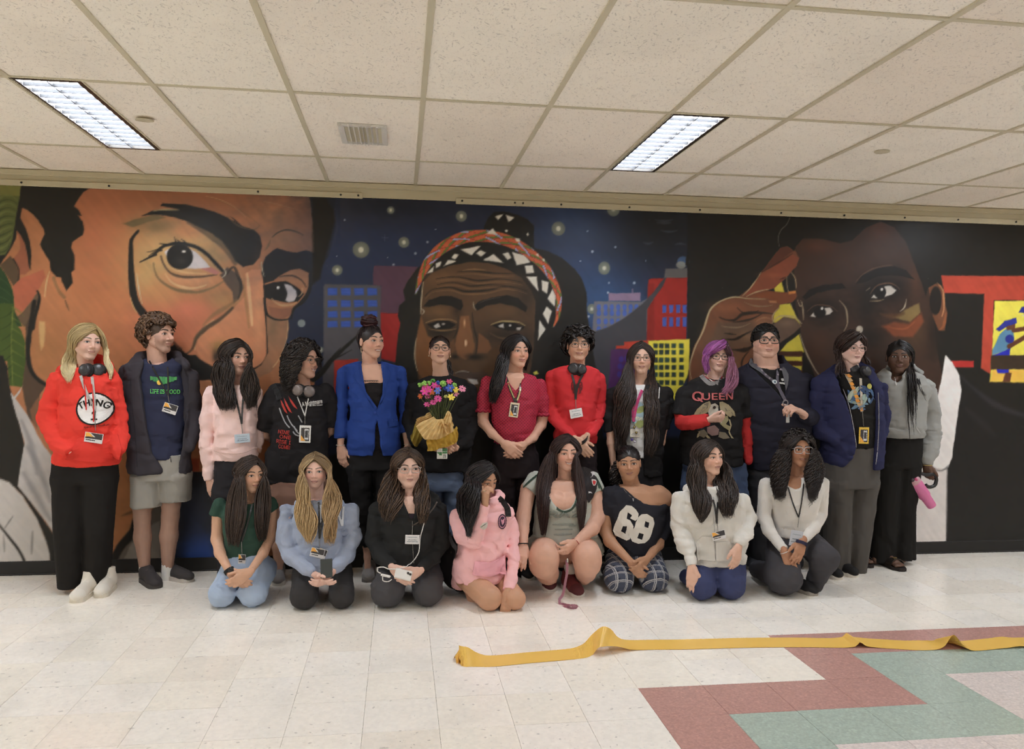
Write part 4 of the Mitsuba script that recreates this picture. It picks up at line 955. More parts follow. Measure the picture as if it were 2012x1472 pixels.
# ---------------------------------------------------------------- painting the mural onto its wall
def seg_dist(px, pz, pts, closed=False):
 """(squared distance, arc parameter 0..1) of grid points to a polyline."""
 p = np.asarray(pts, float)
 a, b = (p, np.roll(p, -1, 0)) if closed else (p[:-1], p[1:])
 L = np.r_[0, np.cumsum(np.linalg.norm(b - a, axis=1))]
 best, at_ = np.full(px.shape, 1e9), np.zeros(px.shape)
 for k in range(len(a)):
  d = b[k] - a[k]
  t = np.clip(((px - a[k, 0]) * d[0] + (pz - a[k, 1]) * d[1]) / (d @ d + 1e-9), 0, 1)
  q = (px - a[k, 0] - t * d[0]) ** 2 + (pz - a[k, 1] - t * d[1]) ** 2
  near = q < best
  best = np.where(near, q, best)
  at_ = np.where(near, (L[k] + t * (L[k + 1] - L[k])) / L[-1], at_)
 return best, at_


def inside(px, pz, pts):
 p = np.asarray(pts, float)
 q = np.roll(p, -1, 0)
 r = np.zeros(px.shape, bool)
 for (x0, z0), (x1, z1) in zip(p, q):
  if z0 != z1:
   r ^= ((z0 > pz) != (z1 > pz)) & (px < (x1 - x0) * (pz - z0) / (z1 - z0) + x0)
 return r


def smooth01(t):
 t = np.clip(t, 0, 1)
 return t * t * (3 - 2 * t)


def paint(xs, zs):
 """The painting's colours (photographed tone) on the grid of wall points xs x zs, in millimetres."""
 img = np.zeros((len(zs), len(xs), 3))
 gx, gz = np.meshgrid(xs, zs)
 wob = (meshkit.noise(np.stack([gx / 45, gz / 45, gx * 0], -1), 3) - .5) * 7 + (meshkit.noise(np.stack([gx / 14, gz / 14, gx * 0], -1), 4) - .5) * 4
 grain = meshkit.fbm(np.stack([gx / 90 + gz / 260, gz / 60 - gx / 300, gx * 0], -1), 4, 9) - .5

 def region(x0, z0, x1, z1):
  i0, i1 = np.searchsorted(xs, [x0, x1])
  j0, j1 = np.searchsorted(zs, [z0, z1])
  return slice(j0, j1), slice(i0, i1)

 def blend(rg, c, cov):
  img[rg] = img[rg] * (1 - cov[..., None]) + np.asarray(c, float) * cov[..., None]

 for o in MURAL:
  if o[0] in 'fs':                                  # edges no sharper than the grid can hold
   z = o[2][0][1] if o[0] == 'f' else o[3][0][1]
   o = o[:-2] + (max(o[-2], 16 if z < 1000 else 11), o[-1])
  if o[0] == 'f':
   _, c, pts, soft, a = o
   p = np.asarray(pts, float)
   rg = region(*(p.min(0) - soft - 6), *(p.max(0) + soft + 6))
   x, z = gx[rg], gz[rg]
   if not x.size:
    continue
   d = np.sqrt(seg_dist(x, z, pts, True)[0])
   d = np.where(inside(x, z, pts), d, -d) + wob[rg] * min(1, 0.25 + soft / 30)
   blend(rg, c, a * smooth01(d / soft + 0.5))
  elif o[0] == 's':
   _, c, w, pts, soft, a = o
   p = np.asarray(pts, float)
   p = resample(p, max(8, 4 * len(p))) if len(p) > 2 else p
   pad = max(w) / 2 + soft + 6
   rg = region(*(p.min(0) - pad), *(p.max(0) + pad))
   x, z = gx[rg], gz[rg]
   if not x.size:
    continue
   d, t = seg_dist(x, z, p)
   hw = np.interp(t, [0, .5, 1], w) / 2
   d = hw - np.sqrt(d) + wob[rg] * min(.5, max(w) / 60)
   blend(rg, c, a * smooth01(d / soft + 0.5))
  elif o[0] == 'b':
   _, c, X, Z, rx, rz, a, hard = o
   k = 1.15 if hard else 2.2
   rg = region(X - k * rx, Z - k * rz, X + k * rx, Z + k * rz)
   q = np.hypot((gx[rg] - X) / rx, (gz[rg] - Z) / rz)
   if hard:
    blend(rg, c, a * smooth01((1 - q) * min(rx, rz) / 10 + .5))
   else:
    g = grain[rg] * 0.9
    blend(rg, c, min(1, a * 1.15) * np.exp(-q * q * 1.1 * (1 + g)))
  else:
   _, arc, w = o
   p = np.asarray(arc, float)
   rg = region(*(p.min(0) - 60), *(p.max(0) + 60))
   x, z = gx[rg], gz[rg]
   pr = resample(p, 80)
   d, t = seg_dist(x, z, pr)
   d = np.sqrt(d)
   k = np.clip((t * 79).astype(int), 0, 78)
   tan = pr[k + 1] - pr[k]
   side = np.sign((x - pr[k, 0]) * tan[..., 1] - (z - pr[k, 1]) * tan[..., 0]) * d
   hw = np.interp(t, np.linspace(0, 1, len(w)), w) / 2
   c = np.zeros(x.shape + (3,)) + (188, 88, 46)
   s = t * 22 + side / 24
   ph = np.mod(s, 2)
   c[ph < .62] = (96, 110, 44)
   c[(ph > .62) & (ph < .8)] = (150, 46, 42)
   s2 = np.mod(t * 22 - side / 24, 2.2)
   c[(s2 < .5) & (np.mod(t * 7, 1) < .5)] = (148, 148, 180)
   c[(s2 > .5) & (s2 < .7)] = (160, 52, 44)
   cov = smooth01((hw - d) / 10 + .5)
   img[rg] = img[rg] * (1 - cov[..., None]) + c * cov[..., None]
 # the brush's own unevenness
 streak = meshkit.fbm(np.stack([gx / 30 + gz / 40, gz / 140, gx * 0], -1), 3, 21) - .5
 img *= (1 + 0.06 * grain + 0.07 * streak)[..., None]
 img[..., 0] += 4 * grain
 return np.clip(img, 0, 255)


# three painted panels, each one flat sheet of paint on the wall (a fine grid of vertex colours)
def mural_panel(x0, x1, ztop, zbase, key, label):
 zs = np.r_[np.arange(zbase, 1000, 10.0), np.arange(1000, ztop, 7.0), [ztop]]
 fine0, fine1 = max(x0, -2750), min(x1, 5150)                 # coarser where it runs on past the photograph's frame
 xs = np.r_[np.arange(x0, fine0, 24.0), np.arange(fine0, fine1, 7.2), np.arange(fine1, x1, 24.0), [x1]]
 c = paint(xs, zs)
 gx, gz = np.meshgrid(xs, zs)
 v = np.stack([gx.ravel() / 1000, np.full(gx.size, -0.0015), gz.ravel() / 1000], 1)
 i = np.arange(gx.size).reshape(gx.shape)
 q = np.stack([i[:-1, :-1], i[:-1, 1:], i[1:, 1:], i[1:, :-1]], -1).reshape(-1, 4)
 m = trimesh.Trimesh(v, np.vstack([q[:, [0, 1, 2]], q[:, [0, 2, 3]]]), process=False)
 add(key, m, 'mat_mural', 'mural', color=col(c.reshape(-1, 3), 1.12), label=label)


note('mural', 'wall-wide painted mural of three giant faces with a night skyline', 'mural')
mural_panel(-4300, -575, 2606, 92, 'painted_panel', 'painted orange face with black eyebrows, moustache and green leaves')
mural_panel(-575, 2122, 2612, 92, 'painted_panel', 'painted night city and brown face with patterned headband')
mural_panel(2122, 6900, 2597, 92, 'painted_panel', 'painted dark face saluting with raised hand, white collar and red window')
# ---------------------------------------------------------------- shaping bodies, clothes and hair
class Field:
 """A distance field on a regular grid, joined from soft solids; mesh() gives its skin."""

 def __init__(self, prims, h, pad=0.03):
  lo = np.min([p[1] for p in prims], 0) - pad
  hi = np.max([p[2] for p in prims], 0) + pad
  self.h = h
  self.ax = [np.arange(lo[i] - 2 * h, hi[i] + 3 * h, h, dtype=np.float32) for i in range(3)]
  self.v = np.full([len(a) for a in self.ax], 0.5, np.float32)

 def part(self, lo, hi, pad):
  sl = tuple(slice(*np.searchsorted(a, [lo[i] - pad, hi[i] + pad])) for i, a in enumerate(self.ax))
  x, y, z = (a[s] for a, s in zip(self.ax, sl))
  return sl, x[:, None, None], y[None, :, None], z[None, None, :]

 def add(self, prim, k=0.02):
  sl, x, y, z = self.part(prim[1], prim[2], 2.5 * self.h + k)
  if min(s.stop - s.start for s in sl) <= 0:
   return
  d, o = prim[0](x, y, z), self.v[sl]
  g = np.maximum(k - np.abs(o - d), 0) / k
  self.v[sl] = np.minimum(o, d) - g * g * k * 0.25

 def cut(self, prim, k=0.008):
  sl, x, y, z = self.part(prim[1], prim[2], 2.5 * self.h + k)
  if min(s.stop - s.start for s in sl) <= 0:
   return
  d, o = -prim[0](x, y, z), self.v[sl]
  g = np.maximum(k - np.abs(o - d), 0) / k
  self.v[sl] = np.maximum(o, d) + g * g * k * 0.25

 def folds(self, amp, fx, fy, fz, seed=0):
  near = np.abs(self.v) < 3 * self.h + amp
  i = np.nonzero(near)
  q = np.stack([self.ax[0][i[0]] * fx, self.ax[1][i[1]] * fy, self.ax[2][i[2]] * fz], -1)
  q = q + 1.2 * (meshkit.noise(q * 0.5, seed + 50) - .5)[:, None]
  n = meshkit.noise(q, seed) * 0.65 + meshkit.noise(q * 2.1, seed + 1) * 0.35
  g = meshkit.noise(q * 0.8 + 7, seed + 2)
  crease = np.exp(-((g - .5) / .055) ** 2) * smooth01((meshkit.noise(q * .4, seed + 4) - .35) * 4)
  self.v[near] += (amp * ((0.5 - n) * 1.1 + .45 * crease)).astype(np.float32)

 def mesh(self):
  v, h = self.v, self.h
  for a in range(3):
   for e in (0, -1):
    s = [slice(None)] * 3
    s[a] = e
    v[tuple(s)] = np.maximum(v[tuple(s)], 0.2 * h)
  s = v < 0
  c = sum(s[i:v.shape[0] - 1 + i, j:v.shape[1] - 1 + j, k:v.shape[2] - 1 + k].astype(np.int8) for i in (0, 1) for j in (0, 1) for k in (0, 1))
  cell = np.nonzero((c > 0) & (c < 8))
  idx = np.full(c.shape, -1, np.int64)
  idx[cell] = np.arange(len(cell[0]))
  pos, cnt = np.zeros((len(cell[0]), 3)), np.zeros(len(cell[0]))
  corner = [(i, j, k) for i in (0, 1) for j in (0, 1) for k in (0, 1)]
  val = {q: v[cell[0] + q[0], cell[1] + q[1], cell[2] + q[2]] for q in corner}
  for a in corner:
   for ax in range(3):
    if a[ax] == 0:
     b = tuple(1 if i == ax else a[i] for i in range(3))
     va, vb = val[a], val[b]
     hit = (va < 0) != (vb < 0)
     t = np.where(hit, va / np.where(hit, va - vb, 1), 0)
     p = np.array(a, float)[None] + t[:, None] * np.eye(3)[ax]
     pos += np.where(hit[:, None], p, 0)
     cnt += hit
  vert = (np.stack(cell, -1) + pos / cnt[:, None]) * h + np.array([a[0] for a in self.ax])
  faces = []
  for ax in range(3):
   u, w = (ax + 1) % 3, (ax + 2) % 3
   lo = [slice(None)] * 3
   hi = [slice(None)] * 3
   lo[ax], hi[ax] = slice(0, -1), slice(1, None)
   ed = s[tuple(lo)] != s[tuple(hi)]
   i = np.stack(np.nonzero(ed), -1)
   i = i[(i[:, u] > 0) & (i[:, w] > 0) & (i[:, u] < v.shape[u] - 1) & (i[:, w] < v.shape[w] - 1)]
   eu, ew = np.eye(3, dtype=int)[u], np.eye(3, dtype=int)[w]
   q = np.stack([idx[tuple((i - eu - ew).T)], idx[tuple((i - ew).T)], idx[tuple(i.T)], idx[tuple((i - eu).T)]], -1)
   inward = s[tuple(i.T)]
   q = np.where(inward[:, None], q, q[:, ::-1])
   faces += [q[:, [0, 1, 2]], q[:, [0, 2, 3]]]
  return trimesh.Trimesh(vert, np.vstack(faces), process=False)


def cone(a, b, ra, rb=None, flat=(0, 0)):
 """A rounded cone from a to b; flat ends where flat is 1."""
 a, b = np.asarray(a, float), np.asarray(b, float)
 rb = ra if rb is None else rb
 d = b - a
 L2 = d @ d + 1e-12
 u = d / math.sqrt(L2)

 def fn(x, y, z):
  px, py, pz = x - a[0], y - a[1], z - a[2]
  t0 = (px * d[0] + py * d[1] + pz * d[2]) / L2
  t = np.clip(t0, -0.25 if flat[0] else 0, 1.25 if flat[1] else 1)
  r = ra + (rb - ra) * np.clip(t, 0, 1)
  e = np.sqrt((px - t * d[0]) ** 2 + (py - t * d[1]) ** 2 + (pz - t * d[2]) ** 2) - r
  if flat[0]:
   e = np.maximum(e, -t0 * math.sqrt(L2))
  if flat[1]:
   e = np.maximum(e, (t0 - 1) * math.sqrt(L2))
  return e
 r = max(ra, rb)
 return fn, np.minimum(a, b) - r, np.maximum(a, b) + r


def chain(pts, radii, flat=(0, 0)):
 n = len(pts) - 1
 return [cone(pts[i], pts[i + 1], radii[i], radii[i + 1], (flat[0] if i == 0 else 0, flat[1] if i == n - 1 else 0)) for i in range(n)]


def ball(c, r, R=None):
 """An ellipsoid with half axes r (turned by R)."""
 c, r = np.asarray(c, float), np.broadcast_to(np.asarray(r, float), (3,))
 m = r.max() if R is not None else r

 def fn(x, y, z):
  p = [x - c[0], y - c[1], z - c[2]]
  if R is not None:
   p = [p[0] * R[0, i] + p[1] * R[1, i] + p[2] * R[2, i] for i in range(3)]
  k0 = np.sqrt(sum((p[i] / r[i]) ** 2 for i in range(3)))
  k1 = np.sqrt(sum((p[i] / r[i] ** 2) ** 2 for i in range(3))) + 1e-9
  return k0 * (k0 - 1) / k1
 return fn, c - m, c + m


def stack(rows, grow=0.0, power=2.4, lo_cap=0.0, hi_cap=0.0):
 """A column of level superellipse sections (z, cx, cy, half width, half depth), flat at both ends."""
 r = np.array(sorted(rows), float)
 zz = r[:, 0]

 def fn(x, y, z):
  zf = z.reshape(-1)
  cx, cy, a, b = (np.interp(zf, zz, r[:, i])[None, None, :] for i in (1, 2, 3, 4))
  a, b = np.maximum(a + grow, .005), np.maximum(b + grow, .005)
  k = (np.abs((x - cx) / a) ** power + np.abs((y - cy) / b) ** power) ** (1 / power)
  d = (k - 1) * np.minimum(a, b)
  return np.maximum(d, np.maximum(zz[0] - lo_cap - z, z - zz[-1] - hi_cap))
 a, b = r[:, 3].max() + max(grow, 0), r[:, 4].max() + max(grow, 0)
 return fn, np.array([r[:, 1].min() - a, r[:, 2].min() - b, zz[0] - lo_cap]), np.array([r[:, 1].max() + a, r[:, 2].max() + b, zz[-1] + hi_cap])


def prism(poly, y0, y1):
 """The polygon of (x, z) points between the depths y0 and y1."""
 p = np.asarray(poly, float)

 def fn(x, y, z):
  gx, gz = np.broadcast_arrays(x[:, 0, :], z[0])
  d = np.sqrt(seg_dist(gx, gz, p, True)[0])
  d = np.where(inside(gx, gz, p), -d, d)[:, None, :]
  return np.maximum(d, np.maximum(y0 - y, y - y1))
 return fn, np.array([p[:, 0].min(), y0, p[:, 1].min()]), np.array([p[:, 0].max(), y1, p[:, 1].max()])


def solid(prims, h, k=0.02, cuts=(), folds=(), cut_k=0.008):
 f = Field(prims, h)
 for p in prims:
  f.add(p, k)
 for a in folds:
  f.folds(*a)
 for p in cuts:
  f.cut(p, cut_k)
 return f.mesh()


def lighter(m, tol):
 """the same closed surface with fewer triangles where it is nearly flat"""
 k = manifold3d.Manifold(manifold3d.Mesh(np.ascontiguousarray(m.vertices, np.float32), np.ascontiguousarray(m.faces, np.uint32)))
 if k.num_tri() < 4:
  return m
 r = k.simplify(tol).to_mesh()
 return trimesh.Trimesh(np.array(r.vert_properties[:, :3], float), np.array(r.tri_verts, int), process=False)


def united(meshes):
 """One watertight skin of overlapping closed meshes."""
 try:
  ms = [manifold3d.Manifold(manifold3d.Mesh(np.ascontiguousarray(m.vertices, np.float32), np.ascontiguousarray(m.faces, np.uint32))) for m in meshes]
  if all(m.num_tri() > 0 for m in ms):
   r = manifold3d.Manifold.batch_boolean(ms, manifold3d.OpType.Add).to_mesh()
   if len(r.tri_verts):
    return trimesh.Trimesh(np.array(r.vert_properties[:, :3], float), np.array(r.tri_verts, int), process=False)
 except Exception:
  pass
 return join(*meshes)


def refine_where(m, test):
 f = np.nonzero(test(m.vertices[m.faces].mean(1)))[0]
 if not len(f):
  return m
 v, fa = trimesh.remesh.subdivide(m.vertices, m.faces, face_index=f)
 return trimesh.Trimesh(v, fa, process=False)


def rot(axis, deg):
 return trimesh.transformations.rotation_matrix(math.radians(deg), axis)[:3, :3]


class Drape:
 """The front surface (lowest y) of some meshes as a height over (x, z)."""

 def __init__(self, meshes):
  v, n = np.vstack([m.vertices for m in meshes]), np.vstack([m.vertex_normals for m in meshes])
  ok = n[:, 1] < -0.05
  v = v[ok]
  cell = np.round(v[:, [0, 2]] / 0.012).astype(int)
  order = np.lexsort((v[:, 1], cell[:, 1], cell[:, 0]))
  c, first = np.unique(cell[order], axis=0, return_index=True)
  self.v = v[order][first]
  self.tree = cKDTree(self.v[:, [0, 2]])

 def y(self, x, z):
  d, i = self.tree.query(np.stack([np.ravel(x), np.ravel(z)], -1), k=14)
  w = 1 / (d + 0.008) ** 2
  w /= w.sum(1, keepdims=True)
  return (.6 * (self.v[i, 1] * w).sum(1) + .4 * self.v[i, 1].min(1)).reshape(np.shape(x))


def skull(R, c, H, F):
 """Head solids in local units of the head height (x viewer's right when facing, -y the face, z up), as one mesh in world space."""
 jw, ch, ns, ck = F.get('jaw', 1.0), F.get('chin_length', 1.0), F.get('nose', 1.0), F.get('cheek', 1.0)
 P = [ball((0, .06, .12), (.335, .43, .38)), ball((0, -.10, -.12), (.285 * ck, .27, .33)),
         cone((-.22 * jw, .0, -.22), (-.075 * jw, -.22, -.43 * ch), .085, .06), cone((.22 * jw, .0, -.22), (.075 * jw, -.22, -.43 * ch), .085, .06),
         ball((0, -.22, -.415 * ch), (.11 * jw, .11, .085)), ball((-.17, -.22, -.12), (.1 * ck, .12, .12)), ball((.17, -.22, -.12), (.1 * ck, .12, .12)),
         cone((-.17, -.315, .075), (.17, -.315, .075), .045, .045)]
 f = Field(P, .02, .16)
 for p in P:
  f.add(p, .09)
 for s in (-1, 1):
  f.cut(ball((s * .15, -.415, .0), (.085, .07, .045)), .05)
 for s in (-1, 1):
  f.add(ball((s * .148, -.285, 0), (.078, .075, .06)), .02)
 f.add(cone((0, -.345, .05), (0, -.425 * (.3 + .7 * ns), -.12), .028, .046 * ns), .04)
 for s in (-1, 1):
  f.add(ball((s * .05 * ns, -.375, -.145), (.038 * ns, .045, .032)), .025)
 f.add(ball((0, -.352, -.248), (.10, .042, .028)), .03)
 f.add(ball((0, -.345, -.292), (.082, .045, .03)), .025)
 for s in (-1, 1):
  f.cut(ball((s * .026 * ns, -.40, -.172), (.013, .02, .014)), .012)
  if F.get('ears', True):
   f.add(ball((s * .345, .03, -.03), (.028, .075, .13)), .02)
   f.cut(ball((s * .375, .015, -.01), (.02, .04, .075)), .015)
 m = f.mesh()
 m.vertices = c + H * m.vertices @ R.T
 return m


def skin_colours(L, base, F, face):
 """The skin's own colours: base tone, lips, brows, eyes, on local head coordinates L (face says which vertices belong to the head)."""
 c = np.tile(np.asarray(base, float), (len(L), 1))
 x, y, z = L.T
 ax = np.abs(x)
 front = face & (y < -.12)

 def lay(colr, w):
  w = np.where(front, np.clip(w, 0, 1), 0)[:, None]
  c[:] = c * (1 - w) + np.asarray(colr, float) * w
 soft = lambda d, s: smooth01(d / s + .5)  # noqa: E731
 rose = np.asarray(base) * (1.06, .8, .78)
 lay(rose, F.get('blush', .5) * np.exp(-((ax - .2) / .1) ** 2 - ((z + .13) / .09) ** 2))
 lay(rose, .35 * np.exp(-(x / .06) ** 2 - ((z + .12) / .06) ** 2))
 if F.get('beard'):
  w = soft(-.17 - z + .25 * np.maximum(ax - .1, 0), .08) * (1 - np.exp(-(x / .09) ** 2 - ((z + .27) / .045) ** 2))
  w = np.where(face, np.maximum(w, soft(ax - .24, .06) * soft(-.02 - z, .1)), 0)
  lay(F.get('beard_col', (.06, .04, .03)), F['beard'] * w)
 sm, mw = F.get('smile', 0.0), F.get('mouth', .1)
 e = x / mw
 zm = -.268 + sm * .9 * x * x / mw + F.get('mouth_tilt', 0) * x
 arch = np.sqrt(np.clip(1 - e * e, 0, 1))
 up = soft(np.minimum(z - zm, zm + .030 * arch * (1 - .25 * np.exp(-(x / .02) ** 2)) - z), .012) * (ax < mw)
 dn = soft(np.minimum(zm - z, z - zm + .038 * arch), .012) * (ax < mw)
 lay(F.get('lips', np.asarray(base) * (.9, .58, .55)), .85 * np.maximum(up, dn))
 if F.get('teeth'):
  lay((.62, .58, .52), soft(np.minimum(zm + .004 - z, z - zm + .026 * arch), .01) * (ax < mw * .75))
 lay(np.asarray(base) * (.28, .18, .16), .8 * soft(.006 - np.abs(z - zm), .008) * (ax < mw * 1.05))
 lift = F.get('brow_lift', 0)
 zb = .092 + lift + .03 * np.sin(np.pi * np.clip((ax - .03) / .27, 0, 1)) - .02 * np.clip((ax - .2) / .06, 0, 2)
 bt = F.get('brow', .019) * np.interp(ax, [.03, .06, .16, .265], [.5, 1, .9, .35])
 lay(F.get('brow_col', (.02, .015, .012)), .9 * soft(bt - np.abs(z - zb), .012) * soft(ax - .045, .02) * soft(.262 - ax, .03))
 op, gx, gz = F.get('open', 1.0), F.get('gaze', (0, 0))[0], F.get('gaze', (0, 0))[1]
 u = (ax - .148) / .07
 top = .002 + .031 * op * np.clip(1 - u * u, -1, 1)
 bot = .002 - .022 * np.clip(1 - u * u, -1, 1)
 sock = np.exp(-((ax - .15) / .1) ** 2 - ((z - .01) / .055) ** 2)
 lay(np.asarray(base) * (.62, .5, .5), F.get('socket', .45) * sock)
 eye = soft(np.minimum(top - z, z - bot), .008) * (np.abs(u) < 1)
 lay((.55, .52, .5), eye)
 r = np.hypot(ax * np.sign(x) - np.sign(x) * .148 - gx, z - .006 - gz)
 lay(F.get('iris', (.035, .02, .012)), eye * soft(.031 - r, .008))
 lay((.006, .005, .005), eye * soft(.014 - r, .006))
 lay((.012, .009, .008), F.get('lash', .9) * soft(.0075 - np.abs(z - top - .003), .008) * soft(1.12 - np.abs(u), .1))
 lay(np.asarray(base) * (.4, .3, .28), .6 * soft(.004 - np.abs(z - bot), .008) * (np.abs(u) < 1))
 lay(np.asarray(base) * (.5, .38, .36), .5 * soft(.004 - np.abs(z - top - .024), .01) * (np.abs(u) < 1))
 return np.clip(c, .003, .9)


def hand_prims(W, d, n, side, s=1.0, curl=(15, 25, 20), spread=1.0, thumb=(0.55, 0.8, 0.2), curls=None):
 """A hand's solids: wrist W, pointing along d, palm facing n, thumb on the side given by side. curl: bends at the three finger joints."""
 e1 = unit(d)
 e3 = unit(np.asarray(n, float) - e1 * (np.asarray(n, float) @ e1))
 e2 = np.cross(e3, e1) * side
 W = np.asarray(W, float)
 P = []
 offs, lens, rad = (.028, .010, -.009, -.026), (.076, .085, .079, .062), (.0082, .0084, .008, .007)
 kn = []
 for i in range(4):
  k = W + s * (e1 * (.088 - .004 * abs(i - 1.2)) + e2 * offs[i])
  kn.append(k)
  P.append(cone(W + s * (e2 * offs[i] * .62 + e1 * .012), k, .0155 * s, .0115 * s))
  c = curls[i] if curls else curl
  fan = e2 * (offs[i] * 1.5 * spread)
  a, p, r = 0.0, k, rad[i] * s
  for j, f in enumerate((.45, .3, .25)):
   a += math.radians(c[j])
   dirn = unit(e1 * math.cos(a) + e3 * math.sin(a) + fan * math.cos(a))
   q = p + dirn * lens[i] * f * s
   P.append(cone(p, q, r, r * .92))
   p, r = q, r * .92
 P.append(cone(W - e1 * .01, W + e1 * .03 * s, .021 * s, .02 * s))
 t0 = W + s * (e1 * .022 + e2 * .02 + e3 * .004)
 dirn = unit(e2 * thumb[0] + e1 * thumb[1] + e3 * thumb[2])
 t1 = t0 + dirn * .042 * s
 d2 = unit(dirn * .8 + e1 * .5)
 t2 = t1 + d2 * .033 * s
 t3 = t2 + unit(d2 + e1 * .4 + e3 * .15) * .024 * s
 P += [cone(t0, t1, .0155 * s, .012 * s), cone(t1, t2, .0112 * s, .0098 * s), cone(t2, t3, .0095 * s, .008 * s)]
 return P


class Person:
 def __init__(self, label, view, Y, skin, seed=0):
  self.key = thing('person', label, 'person')
  labels[self.key]['group'] = 'people posing in front of the mural'
  self.ox, self.oy, self.sc = view
  self.Y = Y
  self.unit = np.linalg.norm(self.q(401, 700) - self.q(400, 700))
  self.Y, self.skin, self.rng = Y, col(skin), np.random.default_rng(100 + seed)
  self.parts, self.fronts, self.limbs = [], [], []
  self.seed = seed * 7

 def q(self, x, y, dy=0.0):
  return at(self.ox + x * self.sc, self.oy + y * self.sc, self.Y + dy)

 def m(self, n, dy=0.0):
  return n * self.unit * (self.Y + dy - CAM[1]) / (self.Y - CAM[1])

 def at_many(self, x, y, depth):
  px, py = self.ox + np.asarray(x) * self.sc, self.oy + np.asarray(y) * self.sc
  d = FWD + RIGHT * ((px - 1006) / FOCAL)[:, None] - UP * ((py - 736) / FOCAL)[:, None]
  return CAM + d * ((depth - CAM[1]) / d[:, 1])[:, None]

 # ---- head
 def head(self, top, chin, yaw=0, pitch=0, roll=0, dy=0.0, **F):
  a, b = self.q(*top, dy), self.q(*chin, dy)
  self.H = np.linalg.norm(a - b)
  self.c = (a + b) / 2
  face = math.degrees(math.atan2(-self.c[0], self.c[1] - CAM[1])) * .8
  self.turn = yaw + face
  self.R = rot([0, 1, 0], roll) @ rot([0, 0, 1], yaw + face) @ rot([1, 0, 0], -pitch)
  self.F = F
  self.parts.append(skull(self.R, self.c, self.H, F))
  return self

 def L(self, *p):
  return self.c + self.H * (self.R @ np.asarray(p, float))

 def neck(self, base, dy=0.03, r=.205, r2=None):
  b = self.q(*base, dy) if len(base) == 2 else np.asarray(base)
  self.nb = b
  self.nr = r * self.H
  self.flesh(chain([self.L(0, .08, -.18), self.L(0, .09, -.42), b, b + np.array([0, 0.01, -.05])], [r * self.H * .95, r * self.H * .95, (r2 or r * 1.1) * self.H, (r2 or r * 1.1) * self.H * 1.25]), .0075)
  return self

 # ---- traced shapes
 def rows(self, rows, grow=0.0, flat=.62):
  out = []
  for r in rows:
   y, xl, xr = r[:3]
   dep = r[3] if len(r) > 3 and r[3] is not None else None
   dy = r[4] if len(r) > 4 else 0.0
   a, b = self.q(xl, y, dy), self.q(xr, y, dy)
   w = abs(b[0] - a[0]) / 2
   out.append(((a[2] + b[2]) / 2, (a[0] + b[0]) / 2, self.Y + dy, max(w + grow, .01), max((dep if dep is not None else min(max(w * flat, .075), .15)) + grow, .01)))
  return out

 def limb(self, pts, grow=0.0, flat=(0, 0)):
  return chain([self.q(p[0], p[1], p[2]) for p in pts], [max(self.m(p[3], p[2]) + grow, .006) for p in pts], flat)

 def flesh(self, prims, h=.014, k=.02):
  self.parts.append(solid(prims, h, k))
  return self

 def trunk(self, rows, shrink=.032):
  """the body's own trunk, a little inside the traced clothes"""
  return self.flesh([stack(self.rows(rows, -shrink))], .015)

 def sleeve(self, pts, flat=(0, 1), fleshy=.62):
  """a sleeve's solids along view points (x, y, dy, radius); the arm runs inside it"""
  self.flesh(self.limb([(a, b, c, r * fleshy) for a, b, c, r in pts]), .010)
  return self.limb(pts, flat=flat)

 def arm(self, pts, h=.008):
  return self.flesh(self.limb(pts), h)

 def kneel(self, hl, hr, kl, kr, shin=.66, bare=False, inner=.72, back=.36):
  """folded legs: hips and knees as (x, y, dy, radius); returns the solids of the trouser legs, the legs run inside them"""
  P = []
  for a, b in ((hl, kl), (hr, kr)):
   A, B = self.q(*a[:3]), self.q(*b[:3])
   ra, rb = self.m(a[3], a[2]), self.m(b[3], b[2])
   B[2] = rb + .001
   C = np.array([B[0] + (A[0] - B[0]) * .3, B[1] + back, rb * shin])
   P += [cone(A, B, ra, rb), cone(B, C, rb * .8, rb * shin * .8)]
   k = 1.0 if bare else inner
   self.flesh([cone(A, B, ra * k, rb * k), cone(B, C, rb * .8 * k, rb * shin * .75 * k)], .0085 if bare else .014, .02)
  return P

 def hand(self, wrist, to, n, side, s=.95, **kw):
  """wrist, to: (x, y, dy) in the view, the hand points from one to the other"""
  W = self.q(*wrist) if len(wrist) == 3 and not isinstance(wrist, np.ndarray) else wrist
  d = (self.q(*to) if not isinstance(to, np.ndarray) else to) - W
  self.parts.append(solid(hand_prims(W, d, n, side, s, **kw), .0042, .009))
  return W

 # ---- clothes
 def wear(self, name, prims, color, h=.009, k=.014, cuts=(), folds=((.018, 8, 8, 13), (.011, 20, 16, 26)), mat='mat_cloth', label=None, front=True, cut_k=.018, paint=None, cutmesh=None, sub=None):
  fl = [(a[0], a[1], a[2], a[3], self.seed + i * 3 + len(name)) for i, a in enumerate(folds)]
  full = solid(prims, h, k, cuts, fl, cut_k)
  m = lighter(full, .001)
  v = m.vertices
  c = np.tile(col(color), (len(v), 1)) * (0.93 + .14 * meshkit.noise(v * 25, 5))[:, None]
  if paint is not None:
   c = paint(v, c)
  key = add(name, m, mat, sub or self.key, color=c, smooth=True, label=label)
  if front:
   self.fronts.append(full)
   self.dr = None
  return key

 @property
 def drape(self):
  if self.dr is None:
   self.dr = Drape(self.fronts)
  return self.dr

 def on_chest(self, pts, lift=.004, dy=-.12):
  """World points lying on the front of the clothes where the view shows pts."""
  out = []
  for x, y in pts:
   p = self.q(x, y, dy)
   for _ in range(3):
    yy = float(self.drape.y(p[0], p[2]))
    p = at(self.ox + x * self.sc, self.oy + y * self.sc, yy)
   p[1] -= lift
   out.append(p)
  return np.array(out)

